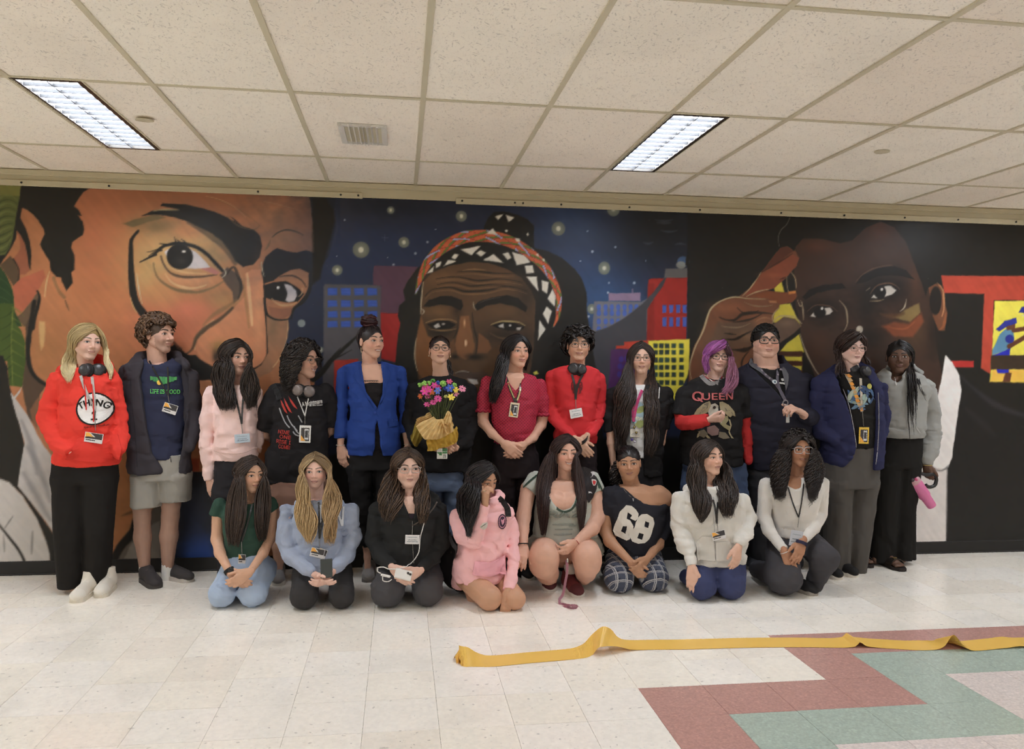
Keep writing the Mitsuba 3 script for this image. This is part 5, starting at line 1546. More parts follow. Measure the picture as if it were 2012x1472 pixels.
 def printed(self, name, mesh2d, color, parent, lift=.002, label=None, mat='mat_matte', curve=.02, size=.02):
  """Lays a flat mesh given in view pixels (x right, y down, z thickness in metres) onto the clothes' front."""
  m = mesh2d
  v, f = m.vertices.copy(), m.faces
  v[:, :2] *= 1.0
  sz = size / self.m(1)
  v, f = trimesh.remesh.subdivide_to_size(v, f, max_edge=sz, max_iter=12)
  c = self.q(v[:, 0].mean(), v[:, 1].mean(), -.12)
  yy = float(self.drape.y(c[0], c[2]))
  pts = np.array([at(self.ox + a * self.sc, self.oy + b * self.sc, yy) for a, b in v[:, :2]])
  pts[:, 1] = self.drape.y(pts[:, 0], pts[:, 2]) - lift - v[:, 2]
  mm = trimesh.Trimesh(pts, f[:, ::-1], process=False)
  return add(name, mm, mat, parent, color=col(color) if np.ndim(color) == 1 else color, smooth=True, label=label)

 def text(self, txt, x, y, hgt, color, parent, angle=0, bold=True, width=None, arc=0, **kw):
  m = meshkit.text_mesh(txt, hgt, .0008, bold=bold)
  v = m.vertices
  v[:, 0] -= (v[:, 0].min() + v[:, 0].max()) / 2
  if width:
   v[:, 0] *= width / (v[:, 0].max() - v[:, 0].min())
  if arc:
   a = v[:, 0] / arc
   rr = arc + v[:, 1]
   v[:, 0], v[:, 1] = rr * np.sin(a), rr * np.cos(a) - arc
  a = math.radians(angle)
  X = x + v[:, 0] * math.cos(a) + v[:, 1] * math.sin(a)
  Yv = y + v[:, 0] * math.sin(a) - v[:, 1] * math.cos(a)
  m.vertices = np.stack([X, Yv, v[:, 2]], 1)
  return self.printed('print', m, color, parent, **kw)

 def shape(self, poly, color, parent, name='print', thick=.0008, holes=(), **kw):
  from shapely.geometry import Polygon
  m = trimesh.creation.extrude_polygon(Polygon(poly, holes).buffer(0), thick, engine='earcut')
  return self.printed(name, m, color, parent, **kw)

 def strap(self, name, pts, width, color, lift=.005, mat='mat_satin', parent=None, n=26, thick=.0014, label=None, rows=None):
  p = self.on_chest([tuple(a) for a in resample(pts, n)], lift)
  t = np.gradient(p, axis=0)
  ac = np.cross(t, [0, -1, 0.0])
  return add(name, ribbon(p, width, ac, thick), mat, parent or self.key, color=col(color), label=label)

 def badge(self, lan, x, y, w, h, angle=0, face='photo', label=None, tilt=0.0, lift=.012, case=None, dark=(60, 56, 58)):
  """An ID card hanging on the lanyard, w x h metres, its middle at view (x, y)."""
  c = self.on_chest([(x, y)], lift)[0]
  Rz = rot([0, 1, 0], angle)
  def put(m):
   m.apply_transform(np.block([[Rz, c[:, None]], [np.zeros((1, 3)), np.ones((1, 1))]]))
   return m
  k = add('badge', put(box(-w / 2, w / 2, -.0012, .0012, -h / 2, h / 2, .0006)), 'mat_smooth', lan, color=col(case or (214, 212, 212)), label=label)
  parts = {'photo': [((236, 168, 52), [(-.46, .05), (.05, .05), (-.46, .46)]), (dark, [(-.46, .08), (.1, .08), (-.2, .46), (.46, .46), (.46, -.12), (-.46, -.12)]), ((236, 168, 52), [(-.46, .0), (-.1, .22), (-.28, .46), (-.46, .46)]), ((40, 38, 40), [(-.4, -.3), (.1, -.3), (.1, -.22), (-.4, -.22)])],
                 'paper': [((150, 160, 170), [(-.34, .22), (.34, .22), (.34, .28), (-.34, .28)]), ((120, 130, 140), [(-.3, -.08), (.3, -.08), (.3, -.02), (-.3, -.02)]), ((120, 130, 140), [(-.38, -.26), (.38, -.26), (.38, -.2), (-.38, -.2)])],
                 'pass': [(dark, [(-.36, -.4), (.36, -.4), (.36, .36), (-.36, .36)]), ((200, 200, 200), [(-.05, -.32), (.3, -.32), (.3, .3), (-.05, .3)]), ((226, 160, 50), [(-.36, -.4), (.05, -.4), (-.36, -.05)]), ((60, 58, 60), [(0, -.2), (.25, -.2), (.25, .2), (0, .2)])]}[face]
  from shapely.geometry import Polygon
  for i, (pc, poly) in enumerate(parts):
   m = trimesh.creation.extrude_polygon(Polygon([(a * w, b * h) for a, b in poly]).buffer(0), .0003, engine='earcut')
   m.apply_transform(trimesh.transformations.rotation_matrix(np.pi / 2, [1, 0, 0]))
   m.apply_translation([0, -.0013 - .0003 * i, 0])
   self._bits = getattr(self, '_bits', [])
   self._bits.append((put(m), pc))
  ms = [b[0] for b in self._bits]
  cc = np.vstack([np.tile(col(b[1]), (len(b[0].vertices), 1)) for b in self._bits])
  key = lan + '__badge_print'
  scene[numbered(key)] = mikit.ply(join(*ms), 'mat_smooth', color=cc)
  self._bits = []
  return k

 def lanyard(self, left, right, low, width, color, clip=None, label=None, mat='mat_satin', tail=None):
  """A neck strap: two sides of view points running down to low, then a cord to the clip."""
  lan = numbered(self.key + '__lanyard')
  a, b = self.on_chest([tuple(p) for p in resample(list(left) + [low], 22)], .006), self.on_chest([tuple(p) for p in resample(list(right) + [low], 22)], .008)
  ms = []
  for p in (a, b):
   t = np.gradient(p, axis=0)
   ms.append(ribbon(p, width, np.cross(t, [0, -1, 0.0]), .0015))
  add('lanyard', join(*ms), mat, self.key, color=col(color), label=label)
  if clip is not None:
   c = self.on_chest([low, clip], .010)
   add('cord', tubes(resample(c, 6), .0022, 6), 'mat_metal', lan, color=col((150, 148, 145)))
  return lan

 # ---- hair
 def dirs(self, v):
  """local unit directions -> world points on the scalp"""
  v = v / np.linalg.norm(v, axis=-1, keepdims=True)
  return v

 def scalp(self, d, lift=0.0):
  d = d / (np.linalg.norm(d, axis=-1, keepdims=True) + 1e-9)
  p = np.array([0, .06, .11]) + d * (np.array([.345, .44, .395]) + lift)
  return self.c + self.H * p @ self.R.T

 def cap(self, color, t=.03, line=.53, depth=.30, wide=.31, nape=-.34, hk='hair', front=-.55):
  t = t - .012
  f = Field([ball((0, .06, .12), (.36 + t, .46 + t, .42 + t))], .03, .05)
  f.add(ball((0, .06, .12), (.335 + t, .43 + t, .38 + t)))
  f.add(ball((0, .17, -.1), (.27 + t, .27 + t, .28)), .08)
  f.cut(ball((0, front, -.13), (wide, depth + .1, line)), .03)
  f.cut(cone((0, -.3, nape - .35), (0, .6, nape - .3), .34, .34), .02)
  m = f.mesh()
  m.vertices = self.c + self.H * m.vertices @ self.R.T
  self.hair_meshes = [(m, color)]
  return self

 def strands(self, paths, radii, color, sides=3, vary=.13, tip=None, light=None, flat=None):
  m = tubes(paths, radii, sides, flat=flat)
  n, k = paths.shape[:2]
  g = 1 + vary * (self.rng.random(n) * 2 - 1)
  base = np.tile(col(color)[None], (n, 1)) * g[:, None]
  if light is not None:
   pick = self.rng.random(n) < light[1]
   base[pick] = (.55 * col(light[0]) + .45 * col(color)) * g[pick, None]
  c = np.repeat(base[:, None], k, 1)
  if tip is not None:
   w = np.linspace(0, 1, k)[None, :, None] ** tip[1]
   c = c * (1 - w) + col(tip[0]) * g[:, None, None] * w
  c = np.repeat(c[:, :, None], sides, 2).reshape(-1, 3)
  self.hair_meshes.append((m, c))
  return self

 def locks(self, side, rows, color, n=80, phi=(62, 150), part=0.0, wave=(.004, 12), r=.0062, pts=20, lie='front', y0=(-.37, .35), lift=.045, thick=.03, hang0=None, el=-4, end=.25, push=.0, **kw):
  """Long hair of one side: over the skull from the parting to the ear, then down through the traced rows (view y, x inner, x outer)."""
  n, r, pts = int(n * 2.0), r * .68, max(17, pts)
  g = self.rng
  u = np.sort(g.random(n))
  t0 = side * self.turn
  p0, p1 = (max(phi[0] - t0, 46), max(phi[1] - t0, 95)) if t0 > 0 else (phi[0], min(phi[1] - t0, 185))
  ph = np.radians(p0 + (p1 - p0) * u + g.normal(0, 5, n))
  root = np.stack([np.full(n, part) + g.normal(0, .012, n), y0[0] + (y0[1] - y0[0]) * u - .06, np.full(n, .45)], 1)
  d0 = root - np.array([0, .06, .11])
  d0 = d0 / np.array([.345, .44, .395])
  d0 /= np.linalg.norm(d0, axis=1, keepdims=True)
  d1 = np.stack([side * np.sin(ph) * math.cos(math.radians(el)), -np.cos(ph) * math.cos(math.radians(el)), np.full(n, math.sin(math.radians(el))) - .22 * g.random(n)], 1)
  d1 /= np.linalg.norm(d1, axis=1, keepdims=True)
  om = np.arccos(np.clip((d0 * d1).sum(1), -1, 1))[:, None]
  tt = np.linspace(0, 1, 7)
  sk = np.stack([(np.sin((1 - t) * om) * d0 + np.sin(t * om) * d1) / np.sin(om) for t in tt], 1)
  lf = lift + (.04 + .10 * np.linspace(0, 1, 7) ** 2)[None, :, None] * g.random(n)[:, None, None]
  sk = self.scalp(sk, lf)
  z_end = sk[:, -1, 2]
  P = np.zeros((n, 7 + len(rows), 3))
  P[:, :7] = sk
  uu = np.clip(u + g.normal(0, .09, n), 0, 1)
  dep = g.random(n)
  for k, rw in enumerate(rows):
   y, xi, xo = rw[:3]
   a, b = self.q(xi, y, -.1), self.q(xo, y, -.1)
   x = a[0] + (b[0] - a[0]) * uu
   z = a[2] + (b[2] - a[2]) * uu
   if k == len(rows) - 1:
    z = z + g.normal(0, end * .05, n)
   z = np.minimum(z, P[:, 7 + k - 1, 2] - .004)
   if lie == 'front':
    yy = self.drape.y(x, z) - .006 - thick * dep
    base = sk[:, -1, 1]
    w = min(1, (k + 1) / 2.2)
    yy = np.minimum(yy + push, base * (1 - w) + yy * w) if k < 2 else yy
    if len(rw) > 3:
     yy = np.full(n, self.Y + rw[3]) - thick * dep
   else:
    yy = np.full(n, self.Y + (rw[3] if len(rw) > 3 else .09)) - thick * (dep - .5)
   v = self.at_many(xi + (xo - xi) * uu, np.full(n, float(y)), yy)
   v[:, 2] = np.minimum(z, P[:, 7 + k - 1, 2] - .004)
   P[:, 7 + k] = v
  paths = np.stack([resample(p, pts) for p in P])
  for _ in range(3):
   paths[:, 1:-1] = .25 * paths[:, :-2] + .5 * paths[:, 1:-1] + .25 * paths[:, 2:]
  s = np.linspace(0, 1, pts)
  amp = wave[0] * smooth01((s - .3) / .25)[None]
  length = np.linalg.norm(np.diff(paths, axis=1), axis=2).sum(1)[:, None]
  f = wave[1] * length * s[None] * 6.28 + g.random(n)[:, None] * 6.28 * (1.0 if wave[0] > .012 else .35)
  paths[:, :, 0] += amp * np.sin(f)
  paths[:, :, 1] += amp * np.cos(f) * .7 - amp * .5
  rr = r * (.85 + .3 * g.random(n))[:, None] * np.interp(s, [0, .15, .75, 1], [.6, 1, .95, .18])[None]
  return self.strands(paths, rr, color, **kw)

 def tuft(self, color, n=700, length=.16, curl=.5, r=.009, zmin=-.05, front=.30, lift=.02, pts=7, forward=.25, up=.1, freq=1.2, side_min=-.2, **kw):
  """Short hair: many small locks from all over the scalp."""
  g = self.rng
  d = g.normal(size=(n * 4, 3))
  d /= np.linalg.norm(d, axis=1, keepdims=True)
  p = np.array([0, .06, .11]) + d * (.345, .44, .395)
  ok = ((p[:, 2] > front + .0 * p[:, 1]) | ((p[:, 1] > -.02) & (p[:, 2] > zmin)) | ((p[:, 1] > .2) & (p[:, 2] > side_min)))
  d = d[ok][:n]
  n = len(d)
  s = np.linspace(0, 1, pts)
  t = np.stack([d[:, 0] * .3, np.full(n, -forward), np.full(n, up)], 1) + g.normal(0, curl * .55, (n, 3))
  t -= d * (t * d).sum(1, keepdims=True)
  w = np.cross(d, t)
  ln = length * (.7 + .6 * g.random(n))[:, None]
  ph = g.random(n)[:, None] * 6.28
  base = np.array([0, .06, .11]) + d * (np.array([.345, .44, .395]) + lift)
  L_ = base[:, None] + (t[:, None] * (s * 1.0)[None, :, None] * ln[..., None]) + d[:, None] * (ln * .45 * np.sin(s * 2.2)[None])[..., None] + (w[:, None] * (np.sin(s * freq * 6.28 + ph) * ln * .16 * curl * 2)[..., None])
  paths = self.c + self.H * L_ @ self.R.T
  rr = r * np.interp(s, [0, .5, 1], [.8, 1, .3])[None] * (.8 + .4 * g.random(n))[:, None]
  return self.strands(paths, rr, color, **kw)

 def pulled_back(self, color, to, n=280, r=.0032, lift=.012, zmin=-.22, front=.30, **kw):
  """hair combed over the scalp towards one direction of the head"""
  g = self.rng
  d = g.normal(size=(n * 5, 3))
  p = d / np.linalg.norm(d, axis=1, keepdims=True)
  q = np.array([0, .06, .11]) + p * (.345, .44, .395)
  ok = (q[:, 2] > front - .25 * np.maximum(q[:, 1] + .3, 0)) | ((q[:, 1] > .0) & (q[:, 2] > zmin) & ((q[:, 1] > .12) | (q[:, 2] > .1)))
  p = p[ok][:n]
  e = unit(to)
  om = np.arccos(np.clip(p @ e, -.99, .99))[:, None]
  t = np.linspace(0, 1, 10)
  path = np.stack([(np.sin((1 - k) * om) * p + np.sin(k * om) * e) / np.sin(om) for k in t], 1)
  path = self.scalp(path, (lift + .02 * g.random(len(p)))[:, None, None] * np.sin(np.pi * np.clip(t + .12, 0, .6) / .6 * .8)[None, :, None])
  return self.strands(path, r * np.interp(t, [0, .15, .8, 1], [.2, 1, 1, .7]), color, **kw)

 def free_locks(self, local_paths, r, color, n=1, jitter=.02, pts=14, wave=(0, 1), local=True, **kw):
  """Locks along given guide paths in head units (or in world metres), n copies of each with jitter."""
  out, g = [], self.rng
  for lp in local_paths:
   for _ in range(n):
    p = resample(np.asarray(lp, float), pts) + g.normal(0, jitter, 3)
    if local:
     p = self.c + self.H * p @ self.R.T
    s = np.linspace(0, 1, pts)
    a = g.random() * 6.28
    p = p + np.stack([np.sin(s * wave[1] * 6.28 + a), np.cos(s * wave[1] * 6.28 + a), 0 * s], 1) * wave[0] * smooth01(s * 3)[:, None]
    out.append(p)
  s = np.linspace(0, 1, pts)
  return self.strands(np.array(out), r * np.interp(s, [0, .1, .3, .7, 1], [.1, .6, 1, .9, .25]), color, **kw)

 def finish_hair(self, label=None, name='hair'):
  ms = [m for m, _ in self.hair_meshes]
  cs = np.vstack([np.tile(col(c), (len(m.vertices), 1)) if np.ndim(c) == 1 else c for m, c in self.hair_meshes])
  cs = cs * (.85 + .3 * meshkit.noise(np.vstack([m.vertices for m in ms]) * 60, 2))[:, None]
  add(name, join(*ms), 'mat_hair', self.key, color=np.clip(cs, .003, .9), smooth=True, label=label)

 # ---- worn things
 def glasses(self, color=(40, 34, 32), w=.118, h=.082, r=.0085, power=3.0, mat='mat_smooth', y=-.415, z=-.005, label='dark framed glasses', tint=True):
  a = np.linspace(0, 2 * np.pi, 33)
  gl = self.key + '__glasses'
  ms, lens = [], []
  for s in (-1, 1):
   cx = s * .152
   cs, sn = np.cos(a), np.sin(a)
   px = cx + w * np.sign(cs) * np.abs(cs) ** (2 / power)
   pz = z + h * np.sign(sn) * np.abs(sn) ** (2 / power)
   py = y + .25 * np.abs(px) ** 2
   P = np.stack([px, py, pz], 1)
   ms.append(tubes(self.c + self.H * P @ self.R.T, r * self.H, 6, caps=False))
   V = np.vstack([P[:-1], [[cx, y + .25 * cx ** 2, z]]])
   lens.append(trimesh.Trimesh(self.c + self.H * V @ self.R.T, [[i, (i + 1) % 32, 32] for i in range(32)], process=False))
   P = np.array([(s * (.152 + w), y + .25 * (.152 + w) ** 2, z + h * .5), (s * .335, y + .16, z + h * .5), (s * .365, -.02, z + .03), (s * .365, .08, z - .02)])
   ms.append(tubes(self.c + self.H * resample(P, 8, False) @ self.R.T, r * self.H * .9, 6))
  P = np.array([(-.152 + w, y, z + .02), (0, y - .02, z + .035), (.152 - w, y, z + .02)])
  ms.append(tubes(self.c + self.H * resample(P, 7) @ self.R.T, r * self.H, 6))
  add('glasses', join(*ms), mat, self.key, color=col(color), smooth=True, label=label)
  for l in lens:
   add('lens', l, 'mat_lens', gl)

 def shoe(self, heel, toe, color=(40, 38, 38), sole=(220, 216, 208), tall=0.0, size=.25, label=None, toecap=None, laces=(225, 222, 214), lace=True):
  """heel, toe: points on the floor in world metres"""
  heel, toe = np.asarray(heel, float), np.asarray(toe, float)
  f = unit((toe - heel) * (1, 1, 0))
  R = np.stack([f, [-f[1], f[0], 0], [0, 0, 1]], 1)
  s = size / .25
  P = [ball((.035, 0, .05), (.045, .036, .05)), ball((.10, 0, .045), (.085, .037, .042)), ball((.185, 0, .034), (.07, .044, .034)), cone((.045, 0, .06), (.04, 0, .085 + tall), .036, .034, (0, 1))]
  fl = Field(P, .0065)
  for p in P:
   fl.add(p, .03)
  fl.cut(cone((0, 0, -.1), (.2, 0, -.1), .112, .112), .004)
  m = fl.mesh()
  from shapely.geometry import LineString
  out = LineString([(.04, 0), (.10, 0), (.2, .002)]).buffer(.043, quad_segs=6)
  so = trimesh.creation.extrude_polygon(out, .026, engine='earcut')
  M = np.eye(4)
  M[:3, :3] = R * s
  M[:3, 3] = heel
  k = self.key + '__shoe'
  for x in (m, so):
   x.apply_transform(M)
  c = np.tile(col(color), (len(m.vertices), 1))
  if toecap is not None:
   loc = (m.vertices - heel) @ R / s
   c[loc[:, 0] > .185] = col(toecap)
  key = add('shoe', m, 'mat_matte', self.key, color=c, smooth=True, label=label)
  add('sole', so, 'mat_matte', key, color=col(sole))
  if lace:
   ms = []
   for i in range(4 if tall < .03 else 6):
    x = .15 - .017 * i
    zt = .074 + .004 * i if x > .085 else .09 + (.085 - x) * 1.1
    ms.append(tubes(resample([(x, -.02, zt - .006), (x - .004, 0, zt + .002), (x, .02, zt - .006)], 5), .0028, 5))
   lm = join(*ms)
   lm.apply_transform(M)
   add('laces', lm, 'mat_matte', key, color=col(laces))

 def finish(self):
  m = united([lighter(k, .00025 if i == 0 else .001) for i, k in enumerate(self.parts)])
  loc = lambda v: (v - self.c) @ self.R / self.H  # noqa: E731
  face1 = lambda q: (lambda L: (np.abs(L[:, 0]) < .3) & (L[:, 2] > -.36) & (L[:, 2] < .17) & (L[:, 1] < -.17) & (L[:, 1] > -.6))(loc(q))  # noqa: E731
  face2 = lambda q: (lambda L: (np.abs(L[:, 0]) < .27) & (L[:, 1] < -.2) & (L[:, 1] > -.6) & (((L[:, 2] > -.045) & (L[:, 2] < .15)) | ((L[:, 2] > -.33) & (L[:, 2] < -.21) & (np.abs(L[:, 0]) < .14))))(loc(q))  # noqa: E731
  m = refine_where(refine_where(m, face1), face2)
  L_ = loc(m.vertices)
  face = (np.abs(L_[:, 0]) < .45) & (np.abs(L_[:, 1]) < .6) & (L_[:, 2] > -.52) & (L_[:, 2] < .6)
  c = skin_colours(L_, self.skin, self.F, face)
  if 'legs' in self.F:                                # bare legs darkened: shade painted into the skin, plus tan and hair
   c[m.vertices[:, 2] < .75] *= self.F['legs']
  c *= (0.95 + .1 * meshkit.noise(m.vertices * 40, 8))[:, None]
  scene[self.key] = mikit.ply(m, 'mat_skin', smooth=True, color=c)


def loop(p, c, r, axis, thick, color, name='bracelet', mat='mat_smooth', width=None, label=None):
 """a bracelet or watch strap round a wrist at world point c"""
 ax = unit(axis)
 u = unit(np.cross(ax, [.3, .2, .9]))
 w = np.cross(ax, u)
 a = np.linspace(0, 2 * np.pi, 25)
 pts = c + r * (np.cos(a)[:, None] * u + np.sin(a)[:, None] * w)
 m = ribbon(pts, width, np.tile(ax, (25, 1)), thick) if width else tubes(pts, thick, 6, caps=False)
 return add(name, m, mat, p.key, color=col(color), label=label)


def headphones(p, left, right, color, cup, label, band=None, big=1.0, drop=0.0, turn=35):
 """Headphones worn round the neck: a band behind the neck and two cups on the chest, at world points left and right."""
 t = thing('headphones', label, 'headphones')
 mid = (left + right) / 2
 w = np.linalg.norm(right - left) / 2
 ax = unit(right - left)
 a = np.linspace(-.25 * np.pi, 1.25 * np.pi, 24)
 back = np.array([0, 1, .18])
 path = mid + np.outer(np.cos(a) * w * 1.15, ax) + np.outer((np.sin(a) * .5 + .15) * w * 2.0, back) + np.array([0, 0, .012])
 path[0] = right + np.array([0, .02, 0])
 path[-1] = left + np.array([0, .02, 0])
 add('headband', tubes(resample(path, 26), .011 * big, 8, flat=.6), 'mat_smooth', t, color=col(band or color), smooth=True)
 for s, c in ((-1, left), (1, right)):
  n = unit(np.array([s * math.sin(math.radians(turn)) * .5, -1, .25]))
  x = unit(np.cross([0, 0, 1], n))
  M = np.eye(4)
  M[:3, :3] = np.stack([x, np.cross(n, x), n], 1)
  M[:3, 3] = c
  prof = np.array([(0, .018), (.024, .018), (.034, .012), (.037, 0), (.036, -.012), (.03, -.02), (0, -.02)]) * big
  cupm = trimesh.creation.revolve(prof[::-1], sections=28)
  cupm.fix_normals()
  cupm.apply_transform(M)
  k = add('ear_cup', cupm, 'mat_smooth', t, color=col(cup), smooth=50)
  ring = np.array([(.034 * big * math.cos(b), .034 * big * math.sin(b), -.02) for b in np.linspace(0, 2 * np.pi, 25)])
  rm = tubes(ring, .011 * big, 8, caps=False)
  rm.apply_transform(M)
  add('ear_pad', rm, 'mat_matte', k, color=col((26, 24, 24)), smooth=True)
 return t
# ---------------------------------------------------------------- the people: standing row, from the left
def legs_body(p, pts_l, pts_r, h=.014):
 p.flesh(p.limb(pts_l) + p.limb(pts_r), h)


# 1: red hoodie
p = Person('person with chin-length blonde hair in a bright red hoodie, hands in the front pocket', (60, 620, .2106), -.45, (214, 172, 152), 1)
p.head((535, 88), (520, 412), yaw=27, roll=4, pitch=2, lips=(.36, .16, .14), brow_col=(.10, .07, .04), iris=(.05, .06, .07), mouth=.092, open=.75)
p.neck((525, 560))
TR = p.rows([(480, 430, 630, .07), (530, 320, 730, .095), (620, 262, 780, .118), (760, 262, 800, .13), (950, 275, 800, .135), (1120, 262, 825, .14), (1260, 225, 840, .145), (1350, 215, 832, .14), (1395, 228, 815, .13)])
AL = p.sleeve([(250, 610, 0, 92), (165, 960, .0, 106), (250, 1190, -.08, 84), (375, 1285, -.17, 58)], fleshy=.45)
AR = p.sleeve([(770, 650, .02, 85), (835, 960, .02, 75), (850, 1130, -.04, 68), (835, 1255, -.12, 52)], (0, 0), .45)
p.flesh([stack(p.rows([(560, 400, 640, .07), (700, 330, 740, .09), (1100, 340, 740, .1), (1500, 300, 760, .1)]))], .016)
p.hand((352, 1280, -.145), (430, 1300, -.06), (0.3, .6, .6), 1, .85, curl=(5, 8, 5))
p.flesh(p.limb([(400, 1400, 0, 70), (380, 1900, 0, 55), (400, 2550, 0, 30)]) + p.limb([(640, 1400, 0, 70), (620, 1900, 0, 55), (590, 2550, .05, 30)]), .018)
h = p.wear('hoodie', [stack(TR)] + AL + AR + chain([p.q(300, 520, .05), p.q(420, 440, .14), p.q(560, 420, .17), p.q(690, 470, .12), p.q(760, 560, .04)], [.035, .05, .055, .05, .035]), (228, 48, 30),
           cuts=[cone(p.q(525, 380, .03), p.q(525, 545, .02), p.H * .34, p.H * .31)], folds=((.022, 7, 7, 12), (.011, 20, 16, 26)))
p.shape([(440, 1138), (785, 1112), (862, 1235), (835, 1345), (640, 1375), (330, 1345), (415, 1262)], (222, 44, 28), h, 'pocket', .006, lift=.006, label='wide front pocket of the red hoodie', mat='mat_cloth')
th = np.linspace(0, 2 * np.pi, 48)
p.shape([(592 + 158 * math.cos(a), 870 + 152 * math.sin(a)) for a in th], (22, 20, 20), h, thick=.0004, lift=.003, holes=[[(592 + 144 * math.cos(a), 870 + 138 * math.sin(a)) for a in th]], label='black ring of the round print')
p.shape([(592 + 145 * math.cos(a), 870 + 139 * math.sin(a)) for a in th], (226, 222, 220), h, thick=.0005, lift=.003, label='round white print with black words')
p.text('THING', 592, 838, 58, (20, 18, 18), h, 0, width=250, arc=190, lift=.0055)
p.text('1', 600, 972, 78, (20, 18, 18), h, lift=.0055)
p.text('Universal Studios', 612, 1040, 17, (60, 22, 18), h, -6, bold=False, width=205, lift=.003)
for a in ([(500, 600), (515, 740), (524, 880)], [(575, 640), (592, 860), (592, 990)]):
 p.strap('drawstring', a, .006, (205, 36, 26), lift=.009, parent=h, thick=.004, mat='mat_cloth')
lan = p.lanyard([(470, 560), (510, 680)], [(578, 570), (590, 700)], (604, 880), .017, (176, 168, 164), (612, 1075), label='grey neck strap')
p.badge(lan, 606, 1138, .105, .060, 9, lift=.028)
p.wear('trousers', [stack(p.rows([(1340, 225, 800, .12), (1480, 215, 805, .13), (1560, 212, 800, .13)]))] + [stack(p.rows([(1500, 215, 560, .125), (2000, 225, 530, .12), (2530, 270, 490, .1, .03)])), stack(p.rows([(1500, 480, 805, .125), (2000, 515, 780, .12), (2490, 510, 720, .1, .05)]))],
       (30, 27, 25), front=False, label='wide black trousers', folds=((.016, 8, 8, 3.5),), h=.013)
p.cap((150, 122, 70), t=.035, wide=.30, line=.44)
p.locks(-1, [(330, 440, 335), (420, 425, 300), (500, 415, 290), (585, 385, 335)], (186, 158, 104), n=90, part=.12, light=((218, 196, 140), .35), tip=((222, 206, 160), 1.2), wave=(.005, 6))
p.locks(1, [(330, 680, 735), (420, 690, 730), (490, 715, 775), (570, 735, 762)], (176, 148, 94), n=60, part=.14, light=((218, 196, 140), .35), tip=((222, 206, 160), 1.2), wave=(.005, 6))
p.finish_hair('blonde hair with darker roots')
f = on_floor(146, 1186), on_floor(190, 1176)
p.shoe(f[0] + (.012, .25, 0), f[0], (222, 214, 200), (214, 206, 190), .05, .26, label='cream canvas high-top shoe', toecap=(226, 220, 208), laces=(232, 226, 214))
p.shoe(f[1] + (.0, .25, 0), f[1] + (.015, 0, 0), (222, 214, 200), (214, 206, 190), .05, .26, label='cream canvas high-top shoe', toecap=(226, 220, 208), laces=(232, 226, 214))
p.finish()
headphones(p, p.on_chest([(520, 508)], .02)[0], p.on_chest([(640, 508)], .02)[0], (34, 32, 34), (44, 42, 46), 'black headphones round the neck of the person in the red hoodie', big=1.05)

# 2: dark jacket
p = Person('person with short curly brown hair in an open charcoal jacket, navy T-shirt and grey shorts', (220, 600, .2242), -.25, (206, 160, 138), 2)
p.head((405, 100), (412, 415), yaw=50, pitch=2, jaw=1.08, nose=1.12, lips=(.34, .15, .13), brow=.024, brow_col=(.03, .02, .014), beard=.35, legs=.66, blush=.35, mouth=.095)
p.neck((400, 560), r=.25)
p.trunk([(500, 330, 520, .07), (560, 240, 610, .1), (900, 225, 620, .12), (1400, 230, 640, .12)])
p.flesh(p.limb([(170, 600, 0, 48), (100, 930, .02, 40), (180, 1220, -.08, 30)]) + p.limb([(700, 650, .05, 38), (720, 930, .06, 36), (690, 1230, -.04, 30)]))
p.flesh(p.limb([(290, 1500, 0, 95), (262, 1760, -.01, 80), (265, 1860, 0, 72), (268, 2030, .02, 76), (292, 2380, .02, 40)]) + p.limb([(520, 1500, .0, 95), (518, 1740, .02, 82), (512, 1850, .03, 76), (500, 2020, .04, 80), (485, 2360, .04, 44)]), .0095)
tee = p.wear('t_shirt', [stack(p.rows([(455, 300, 510, .06), (520, 230, 620, .1), (650, 215, 640, .122), (900, 215, 635, .122), (1100, 220, 640, .125), (1335, 232, 640, .13)]))],
             (44, 48, 72), cuts=[cone(p.q(405, 380, .02), p.q(412, 500, -.02), p.H * .34, p.H * .31)], folds=((.014, 9, 9, 12), (.010, 12, 12, 24)), label='navy T-shirt')
for a in range(9):
 x = 335 + a * 26.5
 p.shape([(x, 622 + 4 * (a % 3)), (x + 24, 624 + 3 * (a % 2)), (x + 25, 690 - 9 * abs(a - 4) + 6 * (a % 2)), (x + 1, 694 - 9 * abs(a - 4))], [(70, 150, 80), (58, 136, 78), (76, 160, 84)][a % 3], tee, thick=.0003, lift=.0025)
p.shape([(415 + 20 * math.cos(a), 676 + 22 * math.sin(a)) for a in th], (232, 190, 60), tee, thick=.0004, lift=.0035)
p.text('LIFE IS GOOD', 460, 774, 36, (90, 200, 90), tee, 2, width=240)
op = [p.q(x, y, -.13)[[0, 2]] for x, y in [(285, 380), (265, 520), (238, 640), (272, 850), (305, 1080), (352, 1290), (446, 1436), (446, 1700), (566, 1700), (570, 1415), (600, 1230), (615, 1000), (636, 640), (560, 470), (500, 380)]]
